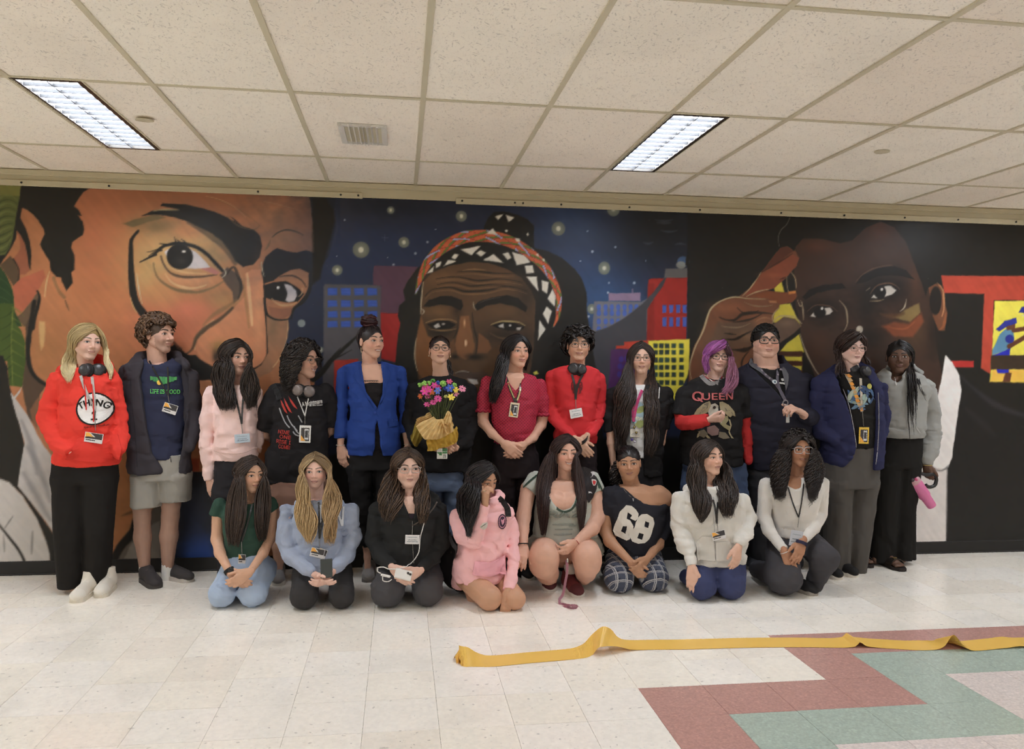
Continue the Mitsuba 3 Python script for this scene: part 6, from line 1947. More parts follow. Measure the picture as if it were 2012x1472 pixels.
jk = p.wear('jacket', [stack(p.rows([(448, 250, 570, .08), (515, 130, 680, .12), (640, 112, 692, .142), (900, 112, 690, .15), (1200, 130, 690, .155), (1400, 140, 698, .15), (1462, 146, 694, .15)]))] +
   p.limb([(140, 575, 0, 72), (92, 920, .03, 80), (140, 1120, -.02, 70), (200, 1230, -.1, 55)]) + p.limb([(690, 620, 0, 74), (722, 930, .05, 72), (712, 1120, .0, 62), (690, 1240, -.06, 50)]) +
   chain([p.q(150, 540, -.06), p.q(250, 455, .04), p.q(400, 420, .12), p.q(570, 450, .06), p.q(655, 530, -.05)], [.03, .034, .036, .034, .03]),
   (58, 54, 60), cuts=[prism(op, -9, p.Y - .02), cone(p.q(405, 380, .0), p.q(410, 560, -.02), p.H * .41, p.H * .41)], folds=((.02, 8, 8, 8), (.010, 20, 18, 22)), label='open charcoal jacket', cut_k=.014)
for a in ([(160, 640), (180, 900), (205, 1150), (220, 1420)],):
 p.strap('seam', a, .004, (44, 41, 46), lift=.002, parent=jk, mat='mat_cloth')
lan = p.lanyard([(320, 470), (390, 600)], [(490, 540), (494, 640)], (495, 790), .010, (30, 28, 30), (505, 850), label='black neck strap')
p.badge(lan, 514, 905, .088, .062, 18)
p.wear('shorts', [stack(p.rows([(1300, 200, 665, .12), (1480, 178, 690, .135), (1520, 176, 690, .135)])), stack(p.rows([(1480, 176, 455, .12), (1620, 170, 450, .12), (1760, 166, 448, .115)])), stack(p.rows([(1480, 415, 690, .12, .0), (1620, 425, 690, .12, .01), (1710, 425, 688, .115, .02)]))],
       (150, 146, 138), folds=((.012, 9, 9, 6),), label='grey jersey shorts')
p.strap('drawstring', [(515, 1330), (520, 1375)], .006, (60, 60, 60), parent=p.key + '__shorts', n=5)
for a, b in (((290, 2280, .02), (292, 2420, .02)), ((490, 2200, .04), (482, 2400, .04))):
 k = add('sock', join(solid([cone(p.q(*a), p.q(*b), p.m(54), p.m(50), (1, 0))], .007)), 'mat_cloth', p.key, color=col((226, 222, 216)), smooth=True, label='white ankle sock')
p.cap((70, 50, 36), t=.03, wide=.30, line=.45, nape=-.2)
p.tuft((84, 60, 42), length=.19, curl=.7, r=.0125, n=700, front=.27, zmin=.02, side_min=-.22, light=((120, 90, 62), .3), forward=.3)
p.finish_hair('short curly brown hair')
p.shoe(on_floor(284, 1140), on_floor(316, 1163), (58, 54, 56), (70, 66, 64), .0, .27, label='dark grey running shoe', lace=True, laces=(70, 66, 66))
p.shoe(on_floor(322, 1134), on_floor(382, 1146), (62, 58, 58), (190, 182, 174), .0, .27, label='dark grey running shoe', laces=(70, 66, 66))
p.finish()
# 3: pale pink sweatshirt
p = Person('person with long wavy dark hair in a pale pink sweatshirt, standing', (380, 650, .2105), -.33, (204, 158, 136), 3)
p.head((393, 92), (398, 405), yaw=33, pitch=0, lips=(.34, .15, .14), brow=.023, gaze=(.012, 0))
p.neck((400, 500))
p.trunk([(490, 340, 460, .07), (560, 200, 580, .1), (900, 210, 580, .12), (1200, 200, 590, .12)])
p.hand((150, 1390, -.04), (168, 1475, -.05), (0.3, 1, 0), -1, .85)
h = p.wear('sweatshirt', [stack(p.rows([(478, 345, 455, .065), (525, 205, 580, .095), (640, 190, 595, .118), (850, 192, 595, .128), (1080, 195, 602, .134), (1110, 192, 602, .13), (1200, 185, 600, .125)]))] +
           p.sleeve([(165, 570, 0, 66), (128, 850, .0, 76), (125, 1100, -.01, 70), (145, 1330, -.03, 58), (150, 1405, -.04, 50)]) + p.sleeve([(590, 590, 0, 60), (625, 860, .03, 52), (612, 1120, .03, 44)]), (234, 200, 194),
           cuts=[cone(p.q(398, 420, .02), p.q(402, 492, -.01), p.H * .31, p.H * .28)])
p.strap('hem_band', [(190, 1120), (390, 1150), (600, 1085)], .004, (206, 172, 160), lift=.003, parent=h, mat='mat_cloth')
lan = p.lanyard([(385, 560), (420, 720)], [(470, 600), (460, 720)], (453, 870), .011, (30, 28, 30), (460, 958))
p.badge(lan, 460, 1003, .094, .056, -5, 'paper', case=(176, 190, 204))
p.wear('trousers', [stack(p.rows([(1185, 200, 588, .11), (1480, 180, 605, .13), (1540, 180, 605, .13)])), stack(p.rows([(1480, 182, 400, .12), (2000, 215, 390, .1), (2280, 235, 380, .09)])), stack(p.rows([(1480, 385, 604, .12), (2000, 400, 580, .1), (2280, 410, 560, .09)]))], (40, 38, 42), front=False, h=.014)
p.shoe(p.q(300, 2330) * (1, 1, 0) + (0, .1, 0), p.q(300, 2330) * (1, 1, 0) + (0, -.15, 0))
p.shoe(p.q(480, 2330) * (1, 1, 0) + (0, .1, 0), p.q(480, 2330) * (1, 1, 0) + (0, -.15, 0))
p.cap((34, 26, 23), t=.045)
p.locks(-1, [(290, 372, 215), (400, 372, 185), (520, 378, 175), (640, 395, 225), (720, 375, 260)], (40, 30, 26), n=110, part=.06, wave=(.011, 4.5), light=((74, 56, 46), .25))
p.locks(1, [(290, 518, 545), (400, 458, 575), (520, 455, 612), (640, 470, 620), (715, 490, 590)], (40, 30, 26), n=90, part=.07, wave=(.011, 4.5), light=((74, 56, 46), .25))
p.finish_hair('long wavy dark brown hair')
p.finish()

# 4: black graphic tee, curly hair
p = Person('person with a dark curly bob in a black T-shirt with red claw marks', (500, 650, .2107), -.33, (206, 158, 134), 4)
p.head((455, 118), (470, 440), yaw=52, pitch=2, lips=(.36, .14, .13), smile=.3, teeth=True, brow=.022, mouth=.11)
p.neck((450, 560), r=.22)
p.trunk([(500, 340, 520, .07), (580, 200, 640, .1), (900, 190, 660, .12), (1390, 150, 660, .12)])
p.arm([(110, 880, .02, 50), (100, 960, .05, 46), (210, 1050, .2, 34)])
p.arm([(705, 860, .03, 48), (705, 930, .06, 44), (600, 1050, .22, 32)])
h = p.wear('t_shirt', [stack(p.rows([(478, 340, 520, .07), (535, 200, 655, .112), (640, 185, 690, .125), (900, 165, 680, .132), (1150, 112, 690, .138), (1300, 92, 690, .138), (1408, 92, 690, .13)]))] +
           p.limb([(205, 580, 0, 92), (130, 760, .0, 96), (88, 915, .02, 84)], flat=(0, 1)) + p.limb([(660, 570, 0, 84), (705, 720, .01, 84), (718, 885, .03, 72)], flat=(0, 1)), (32, 29, 31),
           cuts=[cone(p.q(450, 440, .02), p.q(448, 545, -.01), p.H * .33, p.H * .29)])
for a, w in (([(240, 640), (262, 690), (290, 750), (312, 778)], 9), ([(270, 622), (300, 690), (330, 745), (352, 770)], 9), ([(315, 608), (345, 660), (375, 705), (402, 732)], 9)):
 p.shape([(a[0][0], a[0][1]), (a[1][0] + w, a[1][1] - 4), (a[2][0] + w, a[2][1] - 4), a[3], (a[2][0] - w, a[2][1] + 4), (a[1][0] - w, a[1][1] + 4)], (178, 52, 44), h, lift=.003, label='red claw mark print')
for a in ([(232, 720), (262, 800), (290, 860), (330, 905)], [(305, 790), (345, 870), (375, 905), (400, 935)], [(408, 790), (425, 820), (445, 855)], [(360, 938), (385, 970), (425, 980)], [(372, 890), (395, 940), (425, 965)]):
 p.strap('print', a, .008, (150, 148, 152), lift=.003, parent=h, mat='mat_matte', n=10)
p.text('A Nightmare', 540, 690, 38, (216, 214, 212), h, -9, width=185, lift=.003)
p.text('on Elm Street', 575, 700, 12, (206, 204, 202), h, -2, width=115, lift=.003)
for i, (t, x) in enumerate((('NINE', 272), ('ONE', 285), ('RISE I', 268), ('COME!', 276))):
 p.text(t, x, 962 + i * 46, 34, (176, 46, 40), h, 6, width=110 if i != 2 else 140, lift=.003)
p.strap('backpack_strap', [(175, 500), (205, 560), (235, 640)], .035, (24, 22, 24), lift=.008, mat='mat_matte')
lan = p.lanyard([(400, 615), (435, 700)], [(505, 630), (490, 700)], (472, 795), .007, (190, 188, 186), (472, 870), label='white beaded neck cord', mat='mat_smooth')
p.badge(lan, 474, 962, .072, .112, 2, 'pass', case=(222, 220, 216))
p.wear('shorts', [stack(p.rows([(1380, 110, 690, .13), (1600, 112, 680, .14), (1800, 118, 670, .14)]))], (140, 104, 88), front=False, h=.012, label='brown shorts')
p.arm([(280, 1360, 0, 110), (260, 1700, 0, 95), (235, 2000, .0, 70), (222, 2250, .02, 36)], .010)
p.arm([(520, 1360, 0, 110), (540, 1700, 0, 95), (530, 2000, .0, 70), (520, 2250, .02, 36)], .010)
f = on_floor(546, 1153)
p.shoe(f + (-.035, .26, 0), f, (134, 130, 128), (196, 190, 180), .01, .26, label='grey running shoe with pale stripes', laces=(216, 212, 204))
p.shoe(f + (.24, .30, 0), f + (.27, .06, 0), (134, 130, 128), (196, 190, 180), .01, .26)
p.glasses((120, 104, 92), w=.11, h=.085, r=.006, label='thin metal glasses')
p.cap((30, 24, 22), t=.05)
p.locks(-1, [(200, 425, 285), (300, 425, 262), (390, 400, 255), (470, 355, 268)], (34, 27, 24), n=150, part=.05, wave=(.016, 20), r=.0065, pts=34, lift=.07, light=((64, 50, 42), .3), end=.8)
p.locks(1, [(170, 590, 612), (240, 600, 618), (300, 600, 612)], (34, 27, 24), n=60, part=.08, wave=(.013, 20), r=.006, pts=28, lift=.06, end=.6)
p.tuft((36, 28, 25), n=420, length=.15, curl=.9, r=.012, zmin=.0, front=.3, lift=.06)
p.finish_hair('dark curly chin-length hair')
p.finish()
headphones(p, p.on_chest([(405, 552)], .02)[0], p.on_chest([(515, 565)], .02)[0], (70, 58, 54), (112, 100, 96), 'brown and silver headphones round the neck of the person in the claw-mark T-shirt', turn=60)

# 5: blue blazer
p = Person('person in a royal blue blazer with dark hair in a high bun', (650, 610, .2107), -.32, (208, 160, 136), 5)
p.head((372, 138), (378, 442), yaw=36, pitch=2, lips=(.40, .16, .15), teeth=True, mouth=.1, brow=.02, brow_lift=.012, gaze=(.012, .004), blush=.7)
p.neck((368, 545), r=.225, r2=.25)
p.flesh([stack(p.rows([(500, 260, 480, .075), (545, 150, 610, .098), (640, 170, 610, .118), (760, 180, 600, .122), (1000, 235, 555, .092), (1300, 200, 590, .095)]))], .009)
p.wear('lace_top', [stack(p.rows([(650, 182, 602, .129), (760, 175, 605, .134), (900, 225, 565, .118), (1060, 225, 560, .118), (1420, 200, 590, .122)]))], (30, 26, 28), label='black lace-edged top')
for i in range(9):
 p.shape([(302 + i * 21 + 11 * math.cos(a), 654 + 9 * math.sin(a)) for a in th[:25]], (34, 30, 31), p.key + '__lace_top', 'lace_scallop', lift=.003)
op = [p.q(x, y, -.15)[[0, 2]] for x, y in [(268, 400), (282, 520), (302, 640), (325, 760), (368, 850), (425, 925), (472, 860), (492, 770), (484, 650), (466, 520), (462, 400)]]
lo = [p.q(x, y, -.15)[[0, 2]] for x, y in [(428, 1010), (414, 1100), (410, 1290), (392, 1338), (392, 1420), (492, 1420), (478, 1330), (460, 1270), (456, 1180), (440, 1080)]]
h = p.wear('blazer', [stack(p.rows([(468, 270, 475, .078), (515, 118, 635, .112), (600, 150, 635, .13), (760, 160, 625, .147), (930, 182, 608, .14), (1100, 165, 640, .147), (1250, 142, 655, .15), (1342, 148, 645, .147)]))] +
           p.sleeve([(120, 590, 0, 64), (102, 850, .01, 62), (96, 1130, -.02, 60)]) + p.sleeve([(640, 570, 0, 62), (688, 820, .02, 58), (692, 1080, .0, 52)]) +
           p.limb([(97, 1120, -.02, 63), (93, 1198, -.03, 62)], flat=(1, 1)) + p.limb([(692, 1070, 0, 56), (694, 1142, 0, 56)], flat=(1, 1)), (30, 62, 138), k=.010,
           cuts=[prism(op, -9, p.Y - .01), prism(lo, -9, p.Y), cone(p.q(370, 400, .02), p.q(372, 520, .0), p.H * .34, p.H * .37)], cut_k=.01, label='royal blue blazer', folds=((.014, 8, 8, 12), (.009, 20, 16, 24)))
for poly in ([(275, 470), (200, 545), (228, 560), (205, 610), (415, 925), (430, 905), (330, 760), (300, 640)], [(470, 470), (548, 510), (525, 530), (560, 590), (500, 800), (430, 925), (480, 780), (487, 650)]):
 p.shape(poly, (27, 58, 130), h, 'lapel', .0025, lift=.004, mat='mat_cloth')
p.shape([(540, 1015), (625, 1018), (625, 1078), (545, 1085)], (27, 58, 130), h, 'pocket_flap', .003, lift=.005, mat='mat_cloth')
p.shape([(195, 1015), (290, 1022), (290, 1032), (195, 1026)], (24, 56, 132), h, 'pocket_welt', .002, lift=.004, mat='mat_cloth')
p.shape([(413 + 14 * math.cos(a), 957 + 14 * math.sin(a)) for a in th], (28, 60, 140), h, 'button', .004, lift=.006)
p.arm([(96, 1150, -.03, 38), (90, 1265, -.04, 30)])
p.hand((90, 1262, -.04), (112, 1460, -.06), (.5, .8, 0), -1, .95, curl=(14, 20, 16))
p.arm([(694, 1100, 0, 36), (716, 1270, -.02, 29)])
p.hand((716, 1268, -.02), (730, 1440, -.03), (-.5, .8, 0), 1, .95, curl=(14, 20, 16))
loop(p, p.q(90, 1255, -.04), p.m(40), (0, 0, 1), .002, (206, 196, 180), label='thin pale bracelet')
loop(p, p.q(716, 1250, -.02), p.m(34), (0, 0, 1), .002, (206, 196, 180), label='thin pale bracelet')
p.wear('trousers', [stack(p.rows([(1300, 150, 640, .12), (1480, 140, 648, .13)])), stack(p.rows([(1440, 142, 400, .12), (1800, 185, 395, .1), (2200, 262, 390, .065)])), stack(p.rows([(1440, 390, 648, .12), (1800, 410, 610, .1), (2200, 440, 560, .065)]))], (30, 28, 29), front=False, h=.013, label='black trousers')
p.arm([(290, 1280, 0, 80), (328, 2150, 0, 40), (340, 2300, .0, 30), (345, 2440, .0, 30)], .009)
p.arm([(500, 1280, 0, 80), (500, 2150, 0, 40), (500, 2400, .0, 30)], .009)
f = on_floor(722, 1146)
p.shoe(f + (.005, .25, 0), f, (140, 134, 130), (110, 104, 100), -.035, .25, label='grey flat shoe', lace=False)
p.shoe(f + (.15, .3, 0), f + (.16, .05, 0), (140, 134, 130), (110, 104, 100), -.035, .25, label='grey flat shoe', lace=False)
p.cap((34, 24, 26), t=.025, line=.44, wide=.29)
a = np.linspace(0, 2 * np.pi * 1.25, 12)
p.free_locks([np.stack([r_ * np.cos(a + o) - .02, .06 + r_ * np.sin(a + o), np.full(12, z_) + .02 * np.sin(3 * a + o)], 1) for r_, z_, o in ((.17, .55, 0), (.2, .62, 1), (.16, .70, 2), (.1, .76, 3), (.21, .58, 4), (.13, .73, 5.2))], .009, (52, 26, 30), n=12, jitter=.03, pts=16, light=((80, 34, 38), .35))
p.pulled_back((38, 26, 28), (0, .12, 1), n=420, light=((64, 34, 36), .3))
p.finish_hair('dark red-brown hair in a high bun')
for s in (-1,):
 e = p.L(s * .37, .0, -.19)
 add('earring', tubes(resample([e, e + (0, 0, -.018), e + (.003, 0, -.034)], 6), .0035, 6), 'mat_metal', p.key, color=col((200, 180, 150)))
p.finish()

# 6: black sweater, holding the flowers
p = Person('person with round glasses in a black sweater, holding the bouquet', (790, 650, .2107), -.33, (206, 160, 134), 6)
p.head((350, 48), (352, 322), yaw=4, pitch=13, roll=1, lips=(.34, .15, .13), smile=.12, brow=.02, open=.6, mouth=.115)
p.neck((360, 425), r=.24)
p.trunk([(430, 290, 430, .07), (480, 150, 580, .1), (800, 100, 640, .13), (1290, 130, 630, .13)])
h = p.wear('sweater', [stack(p.rows([(408, 285, 440, .07), (455, 150, 595, .112), (550, 95, 650, .135), (800, 85, 650, .145), (1100, 120, 650, .145), (1300, 125, 635, .14)]))] +
           p.sleeve([(115, 560, 0, 78), (70, 840, .0, 74), (120, 1010, -.12, 62), (270, 1070, -.26, 45)]) + p.sleeve([(625, 560, 0, 78), (650, 860, .02, 74), (600, 1040, -.12, 62), (500, 1090, -.24, 45)]), (24, 22, 23),
           cuts=[cone(p.q(355, 340, .02), p.q(360, 408, .0), p.H * .33, p.H * .32)])
p.hand((285, 1078, -.27), (380, 1095, -.3), (.2, -1, 0), 1, .9, curl=(35, 40, 30))
p.hand((492, 1098, -.25), (420, 1085, -.32), (0, -1, -.2), -1, .9, curl=(35, 45, 30))
p.wear('jeans', [stack(p.rows([(1280, 200, 570, .12), (1480, 195, 575, .13)])), stack(p.rows([(1400, 198, 385, .12), (1900, 230, 375, .1), (2300, 240, 370, .09)])), stack(p.rows([(1400, 375, 575, .12), (1900, 385, 545, .1), (2300, 390, 530, .09)]))], (84, 98, 122), front=False, h=.013, label='blue jeans')
p.shoe(p.q(300, 2330) * (1, 1, 0) + (0, .1, 0), p.q(300, 2330) * (1, 1, 0) + (0, -.15, 0), (190, 186, 180))
p.shoe(p.q(470, 2330) * (1, 1, 0) + (0, .1, 0), p.q(470, 2330) * (1, 1, 0) + (0, -.15, 0), (190, 186, 180))
p.glasses((44, 34, 34), w=.118, h=.098, r=.0085, power=2.0, label='round dark glasses')
p.cap((40, 28, 24), t=.02, line=.43, wide=.29)
p.pulled_back((46, 32, 27), (.1, 1, -.1), n=420)
p.free_locks([[(.1, .5, .0), (.28, .45, -.35), (.36, .36, -.75), (.33, .36, -1.0)]], .008, (38, 27, 23), n=60, jitter=.05, wave=(.006, 3))
p.finish_hair('dark hair tied back')
for s in (-1, 1):
 e = p.L(s * .365, -.0, -.17)
 add('earring', tubes([e, e + (0, -.003, -.01)], .004, 6), 'mat_metal', p.key, color=col((214, 200, 170)))
p.finish()

# the bouquet
Pb = Person.__new__(Person)
Pb.ox, Pb.oy, Pb.sc, Pb.Y = 790, 730, .12227, -.67
Pb.unit = np.linalg.norm(Pb.q(401, 700) - Pb.q(400, 700))
b = thing('bouquet', 'bouquet of bright mixed flowers in a crumpled yellow wrap', 'bouquet')
frng = np.random.default_rng(12)


def flower(x, y, size, c, kind, dy):
 o, s = Pb.q(x, y, dy), Pb.m(size)
 n = unit((frng.normal(0, .35), -1, .35 + frng.normal(0, .25)))
 u = unit(np.cross(n, (0, 0, 1)))
 w = np.cross(n, u)
 ms = []
 k = {'daisy': 10, 'star': 6, 'puff': 16}[kind]
 for i in range(k):
  a = 6.283 * i / k + frng.normal(0, .08)
  if kind == 'puff':
   d = unit(frng.normal(size=3))
   e = trimesh.creation.icosphere(1, s * .36)
   e.apply_translation(o + d * s * .6)
  else:
   d = math.cos(a) * u + math.sin(a) * w
   e = trimesh.creation.icosphere(1, 1.0)
   M = np.eye(4)
   M[:3, :3] = np.stack([d * s * .5, np.cross(n, d) * s * (.2 if kind == 'daisy' else .3), n * s * .09], 1)
   M[:3, 3] = o + d * s * .55 + n * s * .1
   e.apply_transform(M)
  ms.append(e)
 m = join(*ms)
 cc = col(c) * (.8 + .4 * meshkit.noise(m.vertices * 300, 4))[:, None]
 key = add('flower', m, 'mat_matte', b, color=np.clip(cc, .004, .9), smooth=True, label={'daisy': 'daisy-like flower', 'star': 'star-shaped flower', 'puff': 'round puffy flower'}[kind])
 if kind != 'puff':
  e = trimesh.creation.icosphere(1, s * .17)
  e.apply_translation(o + n * s * .12)
  add('flower_centre', e, 'mat_matte', key, color=col((60, 34, 40) if kind == 'daisy' else (200, 150, 60)))
 return o


PK, HP, LP, GR, BL, YL, OR = (206, 70, 140), (216, 60, 150), (224, 132, 164), (142, 196, 84), (64, 92, 186), (228, 204, 58), (204, 96, 44)
heads = [(290, 215, 46, GR, 'puff', -.02), (360, 190, 50, GR, 'puff', -.03), (430, 190, 44, GR, 'puff', -.02), (495, 155, 44, (92, 160, 70), 'puff', .01), (570, 185, 44, BL, 'puff', .0), (660, 195, 58, GR, 'puff', -.02), (760, 165, 56, (214, 80, 130), 'star', .0), (840, 215, 44, GR, 'puff', -.01),
         (380, 250, 58, PK, 'star', -.03), (360, 320, 72, HP, 'star', -.05), (430, 290, 60, HP, 'star', -.05), (520, 225, 60, HP, 'star', -.03), (585, 260, 50, HP, 'star', -.02), (475, 330, 58, OR, 'star', -.04), (570, 310, 60, (88, 118, 206), 'star', -.06), (290, 400, 46, OR, 'star', -.01), (770, 270, 70, BL, 'star', -.05), (700, 270, 50, (50, 74, 160), 'puff', -.01),
         (865, 295, 52, YL, 'star', -.04), (965, 280, 66, LP, 'daisy', -.01), (870, 360, 52, LP, 'star', -.01), (790, 415, 62, YL, 'star', -.06), (700, 400, 36, (206, 206, 110), 'puff', -.02), (575, 440, 66, PK, 'daisy', -.07), (500, 500, 58, PK, 'daisy', -.07), (400, 535, 56, PK, 'star', -.05), (420, 400, 56, (190, 80, 130), 'puff', -.02)]
foot = Pb.q(610, 980, .02)
for hd in heads:
 o = flower(*hd)
 t = foot + np.array([(o[0] - foot[0]) * .12, .0, 0])
 mid = Pb.q(610, 740, .0) + np.array([(o[0] - foot[0]) * .35, (o[1] - foot[1]) * .3, 0])
 add('stem', tubes(resample([o + (0, .01, -.005), mid, t], 9), .0024, 5), 'mat_matte', b, color=col((76, 84, 46)))
for i in range(26):
 o = Pb.q(frng.uniform(480, 760), frng.uniform(520, 680), frng.uniform(-.02, .05))
 e = trimesh.creation.icosphere(1, 1)
 e.apply_transform(np.block([[np.diag([.006, .004, .028]) @ rot([0, 1, 0], 0), o[:, None]], [np.zeros((1, 3)), np.ones((1, 1))]]))
 add('leaf', e, 'mat_matte', b, color=col((64, 74, 40)), smooth=True)
def bq(rows):
 return stack(Pb.rows(rows), power=2.0)
def pleat(name, prims, c, cuts=(), label=None, amp=.016, seed=3):
 m = solid(prims, .0055, .012, cuts, [(amp, 42, 30, 5, seed), (.006, 60, 50, 30, seed + 5)], .006)
 v = m.vertices
 add(name, m, 'mat_satin', b, color=np.clip(col(c) * (.85 + .3 * meshkit.noise(v * (40, 40, 12), 3))[:, None], 0, .9), smooth=True, label=label)
def sheet(name, top, low, c, dy=(-.02, -.05), pleats=9, amp=.010, label=None, seed=1):
 """a thin pleated sheet hung between two traced edges"""
 n, m = 46, 22
 a, z = resample(np.array(top, float), n), resample(np.array(low, float), n)
 g = np.zeros((n, m, 3))
 for k in range(m):
  t = k / (m - 1)
  x = a * (1 - t) + z * t
  u = np.linspace(0, 1, n)
  nz = meshkit.noise(np.stack([u * 5, np.full(n, t * 4), np.full(n, seed)], 1), seed) - .5
  off = dy[0] + (dy[1] - dy[0]) * math.sin(t * 1.57) + amp * (.3 + t) * (np.abs(np.mod(u * pleats + .6 * nz + .15 * seed, 1) - .5) * 4 - 1) + .05 * nz * t - .02 * np.sin(u * np.pi)
  for i in range(n):
   g[i, k] = Pb.q(x[i, 0] + 22 * nz[i], x[i, 1] + 26 * t * nz[i], off[i])
 idx = np.arange(n * m).reshape(n, m)
 q = np.stack([idx[:-1, :-1], idx[1:, :-1], idx[1:, 1:], idx[:-1, 1:]], -1).reshape(-1, 4)
 v = g.reshape(-1, 3)
 add(name, trimesh.Trimesh(v, np.vstack([q[:, [0, 1, 2]], q[:, [0, 2, 3]]]), process=False), 'mat_tissue', b, color=np.clip(col(c) * (.85 + .3 * meshkit.noise(v * 50, 3))[:, None], 0, .9), smooth=True, label=label)


scene['mat_tissue'] = {'type': 'principledthin', 'base_color': {'type': 'mesh_attribute', 'name': 'vertex_color'}, 'roughness': .4, 'diff_trans': .5, 'spec_trans': 0.0}
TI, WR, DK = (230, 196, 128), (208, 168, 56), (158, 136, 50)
pleat('wrap', [bq([(900, 440, 800, .04), (1050, 420, 860, .06), (1150, 430, 800, .05), (1225, 500, 700, .04)])], WR, label='yellow wrapping paper', seed=11, amp=.010)
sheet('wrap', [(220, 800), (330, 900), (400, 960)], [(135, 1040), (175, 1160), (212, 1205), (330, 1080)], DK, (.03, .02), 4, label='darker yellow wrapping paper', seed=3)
sheet('wrap', [(390, 1010), (520, 1050), (700, 1020), (880, 880)], [(412, 1292), (560, 1262), (620, 1225), (730, 1215), (880, 1110), (905, 1000)], WR, (-.05, -.06), 7, label='yellow wrapping paper', seed=5)
sheet('tissue', [(470, 640), (500, 690), (540, 760)], [(232, 770), (222, 830), (228, 880)], TI, (.02, -.01), 4, label='pale yellow tissue', seed=2)
sheet('tissue', [(500, 720), (560, 770), (640, 765), (720, 700), (750, 650)], [(215, 870), (300, 1010), (375, 1095), (560, 1085), (720, 1015), (835, 950)], TI, (-.03, -.09), 9, label='pale yellow tissue', seed=7)
sheet('tissue', [(735, 632), (770, 650), (790, 700)], [(640, 800), (720, 860), (830, 905)], TI, (-.03, -.085), 4, label='pale yellow tissue', seed=9)
sheet('tissue', [(600, 770), (660, 760)], [(700, 1010), (760, 1000)], TI, (-.06, -.11), 2, label='pale yellow tissue', seed=4)
q0, q1 = Pb.q(560, 1235, -.04), Pb.q(728, 1405, -.04)
add('tag', box(q0[0], q1[0], q0[1] - .002, q0[1], q1[2], q0[2], .0006), 'mat_smooth', b, color=col((214, 214, 206)), label='green and white price tag with a barcode')
tags = [(.52, .72, .98, 1.0, (58, 120, 66)), (.52, .5, .98, .68, (70, 132, 78)), (.04, .5, .48, .64, (58, 120, 66)), (.2, .34, .48, .5, (58, 120, 66))] + [(.58, .08 + .05 * i, .9, .105 + .05 * i, (60, 62, 60)) for i in range(7)]
W_, H_ = q1[0] - q0[0], q0[2] - q1[2]
tm = [box(q0[0] + a * W_, q0[0] + c * W_, q0[1] - .0026, q0[1] - .002, q1[2] + bb * H_, q1[2] + d * H_) for a, bb, c, d, _ in tags]
add('tag_print', join(*tm), 'mat_smooth', b + '__tag', color=np.vstack([np.tile(col(t[4]), (len(m.vertices), 1)) for t, m in zip(tags, tm)]))

# 7: dotted red blouse
def dots(p, n, uv):
 u = p.x / .021
 v = p.z / .021
 a = dr.square(u - dr.floor(u) - .5) + dr.square(v - dr.floor(v) - .5)
 b_ = dr.square(u + .5 - dr.floor(u + .5) - .5) + dr.square(v + .5 - dr.floor(v + .5) - .5)
 k = dr.minimum(a, b_)
 t = mikit.smoothstep(.016, .036, k)
 f = .88 + .24 * mikit.fbm(p.x * 30, p.y * 30, p.z * 30)
 c0, c1 = col((96, 14, 38)), col((172, 28, 58))
 return mikit.mix(mi.Color3f(*[float(x) for x in c0]), mi.Color3f(*[float(x) for x in c1]), t) * f
bsdf('mat_dotted', mikit.proc(dots), rough=.7, spec=.25, sheen=.2)
p = Person('person with long black hair in a dotted crimson blouse, hands clasped', (925, 640, .197), -.33, (206, 156, 130), 7)
p.head((455, 105), (462, 420), yaw=26, pitch=4, lips=(.42, .16, .15), smile=.2, brow=.02, blush=.8, open=.8, socket=.6)
p.neck((440, 505), r=.225, r2=.25)
p.flesh([stack(p.rows([(470, 360, 520, .072), (510, 215, 650, .098), (600, 190, 660, .115), (760, 220, 650, .125), (1150, 260, 620, .115)]))], .009)
vn = [p.q(x, y, -.14)[[0, 2]] for x, y in [(380, 380), (366, 520), (400, 590), (450, 652), (500, 598), (520, 540), (545, 520), (530, 380)]]
h = p.wear('blouse', [stack(p.rows([(462, 365, 530, .078), (505, 205, 655, .112), (590, 160, 690, .132), (760, 195, 680, .152), (920, 205, 655, .146), (1060, 240, 635, .14), (1165, 235, 625, .136)]))] +
           p.limb([(165, 570, 0, 66), (128, 720, .0, 74), (120, 850, -.01, 76)], flat=(0, 1)) + p.limb([(685, 590, 0, 66), (715, 740, .0, 68), (728, 890, -.0, 66)], flat=(0, 1)), (178, 28, 58), mat='mat_dotted',
           cuts=[prism(vn, -9, p.Y - .005), cone(p.q(445, 400, .02), p.q(442, 490, .0), p.H * .31, p.H * .34)], folds=((.014, 9, 9, 13), (.010, 22, 20, 26)), label='crimson blouse with small dark dots', cut_k=.01)
for cx, cy, rr in ((120, 835, 78), (728, 878, 68)):
 k = add('ruffle', tubes(np.array([p.q(cx + rr * math.cos(t), cy + 12 + 6 * math.sin(9 * t), .085 * math.sin(t) * rr / 78 * .8) for t in np.linspace(0, 6.283, 60)]), .011, 6, caps=False), 'mat_dotted', h, color=col((170, 26, 56)), smooth=True)
p.arm([(165, 600, 0, 52), (118, 870, .0, 56), (122, 960, -.01, 52), (215, 1080, -.1, 42), (325, 1170, -.19, 31)])
p.arm([(690, 620, 0, 50), (722, 900, .0, 54), (700, 990, -.01, 50), (620, 1120, -.1, 42), (535, 1185, -.18, 31)])
p.hand((535, 1185, -.185), (400, 1290, -.20), (-.1, 1, .2), 1, .95, curl=(12, 22, 16))
p.hand((325, 1170, -.2), (470, 1300, -.225), (.1, 1, .1), -1, .98, curl=(16, 26, 18))
lan = p.lanyard([(350, 510), (395, 640)], [(512, 480), (490, 640)], (447, 765), .016, (36, 32, 28), (440, 790), label='black and tan neck strap')
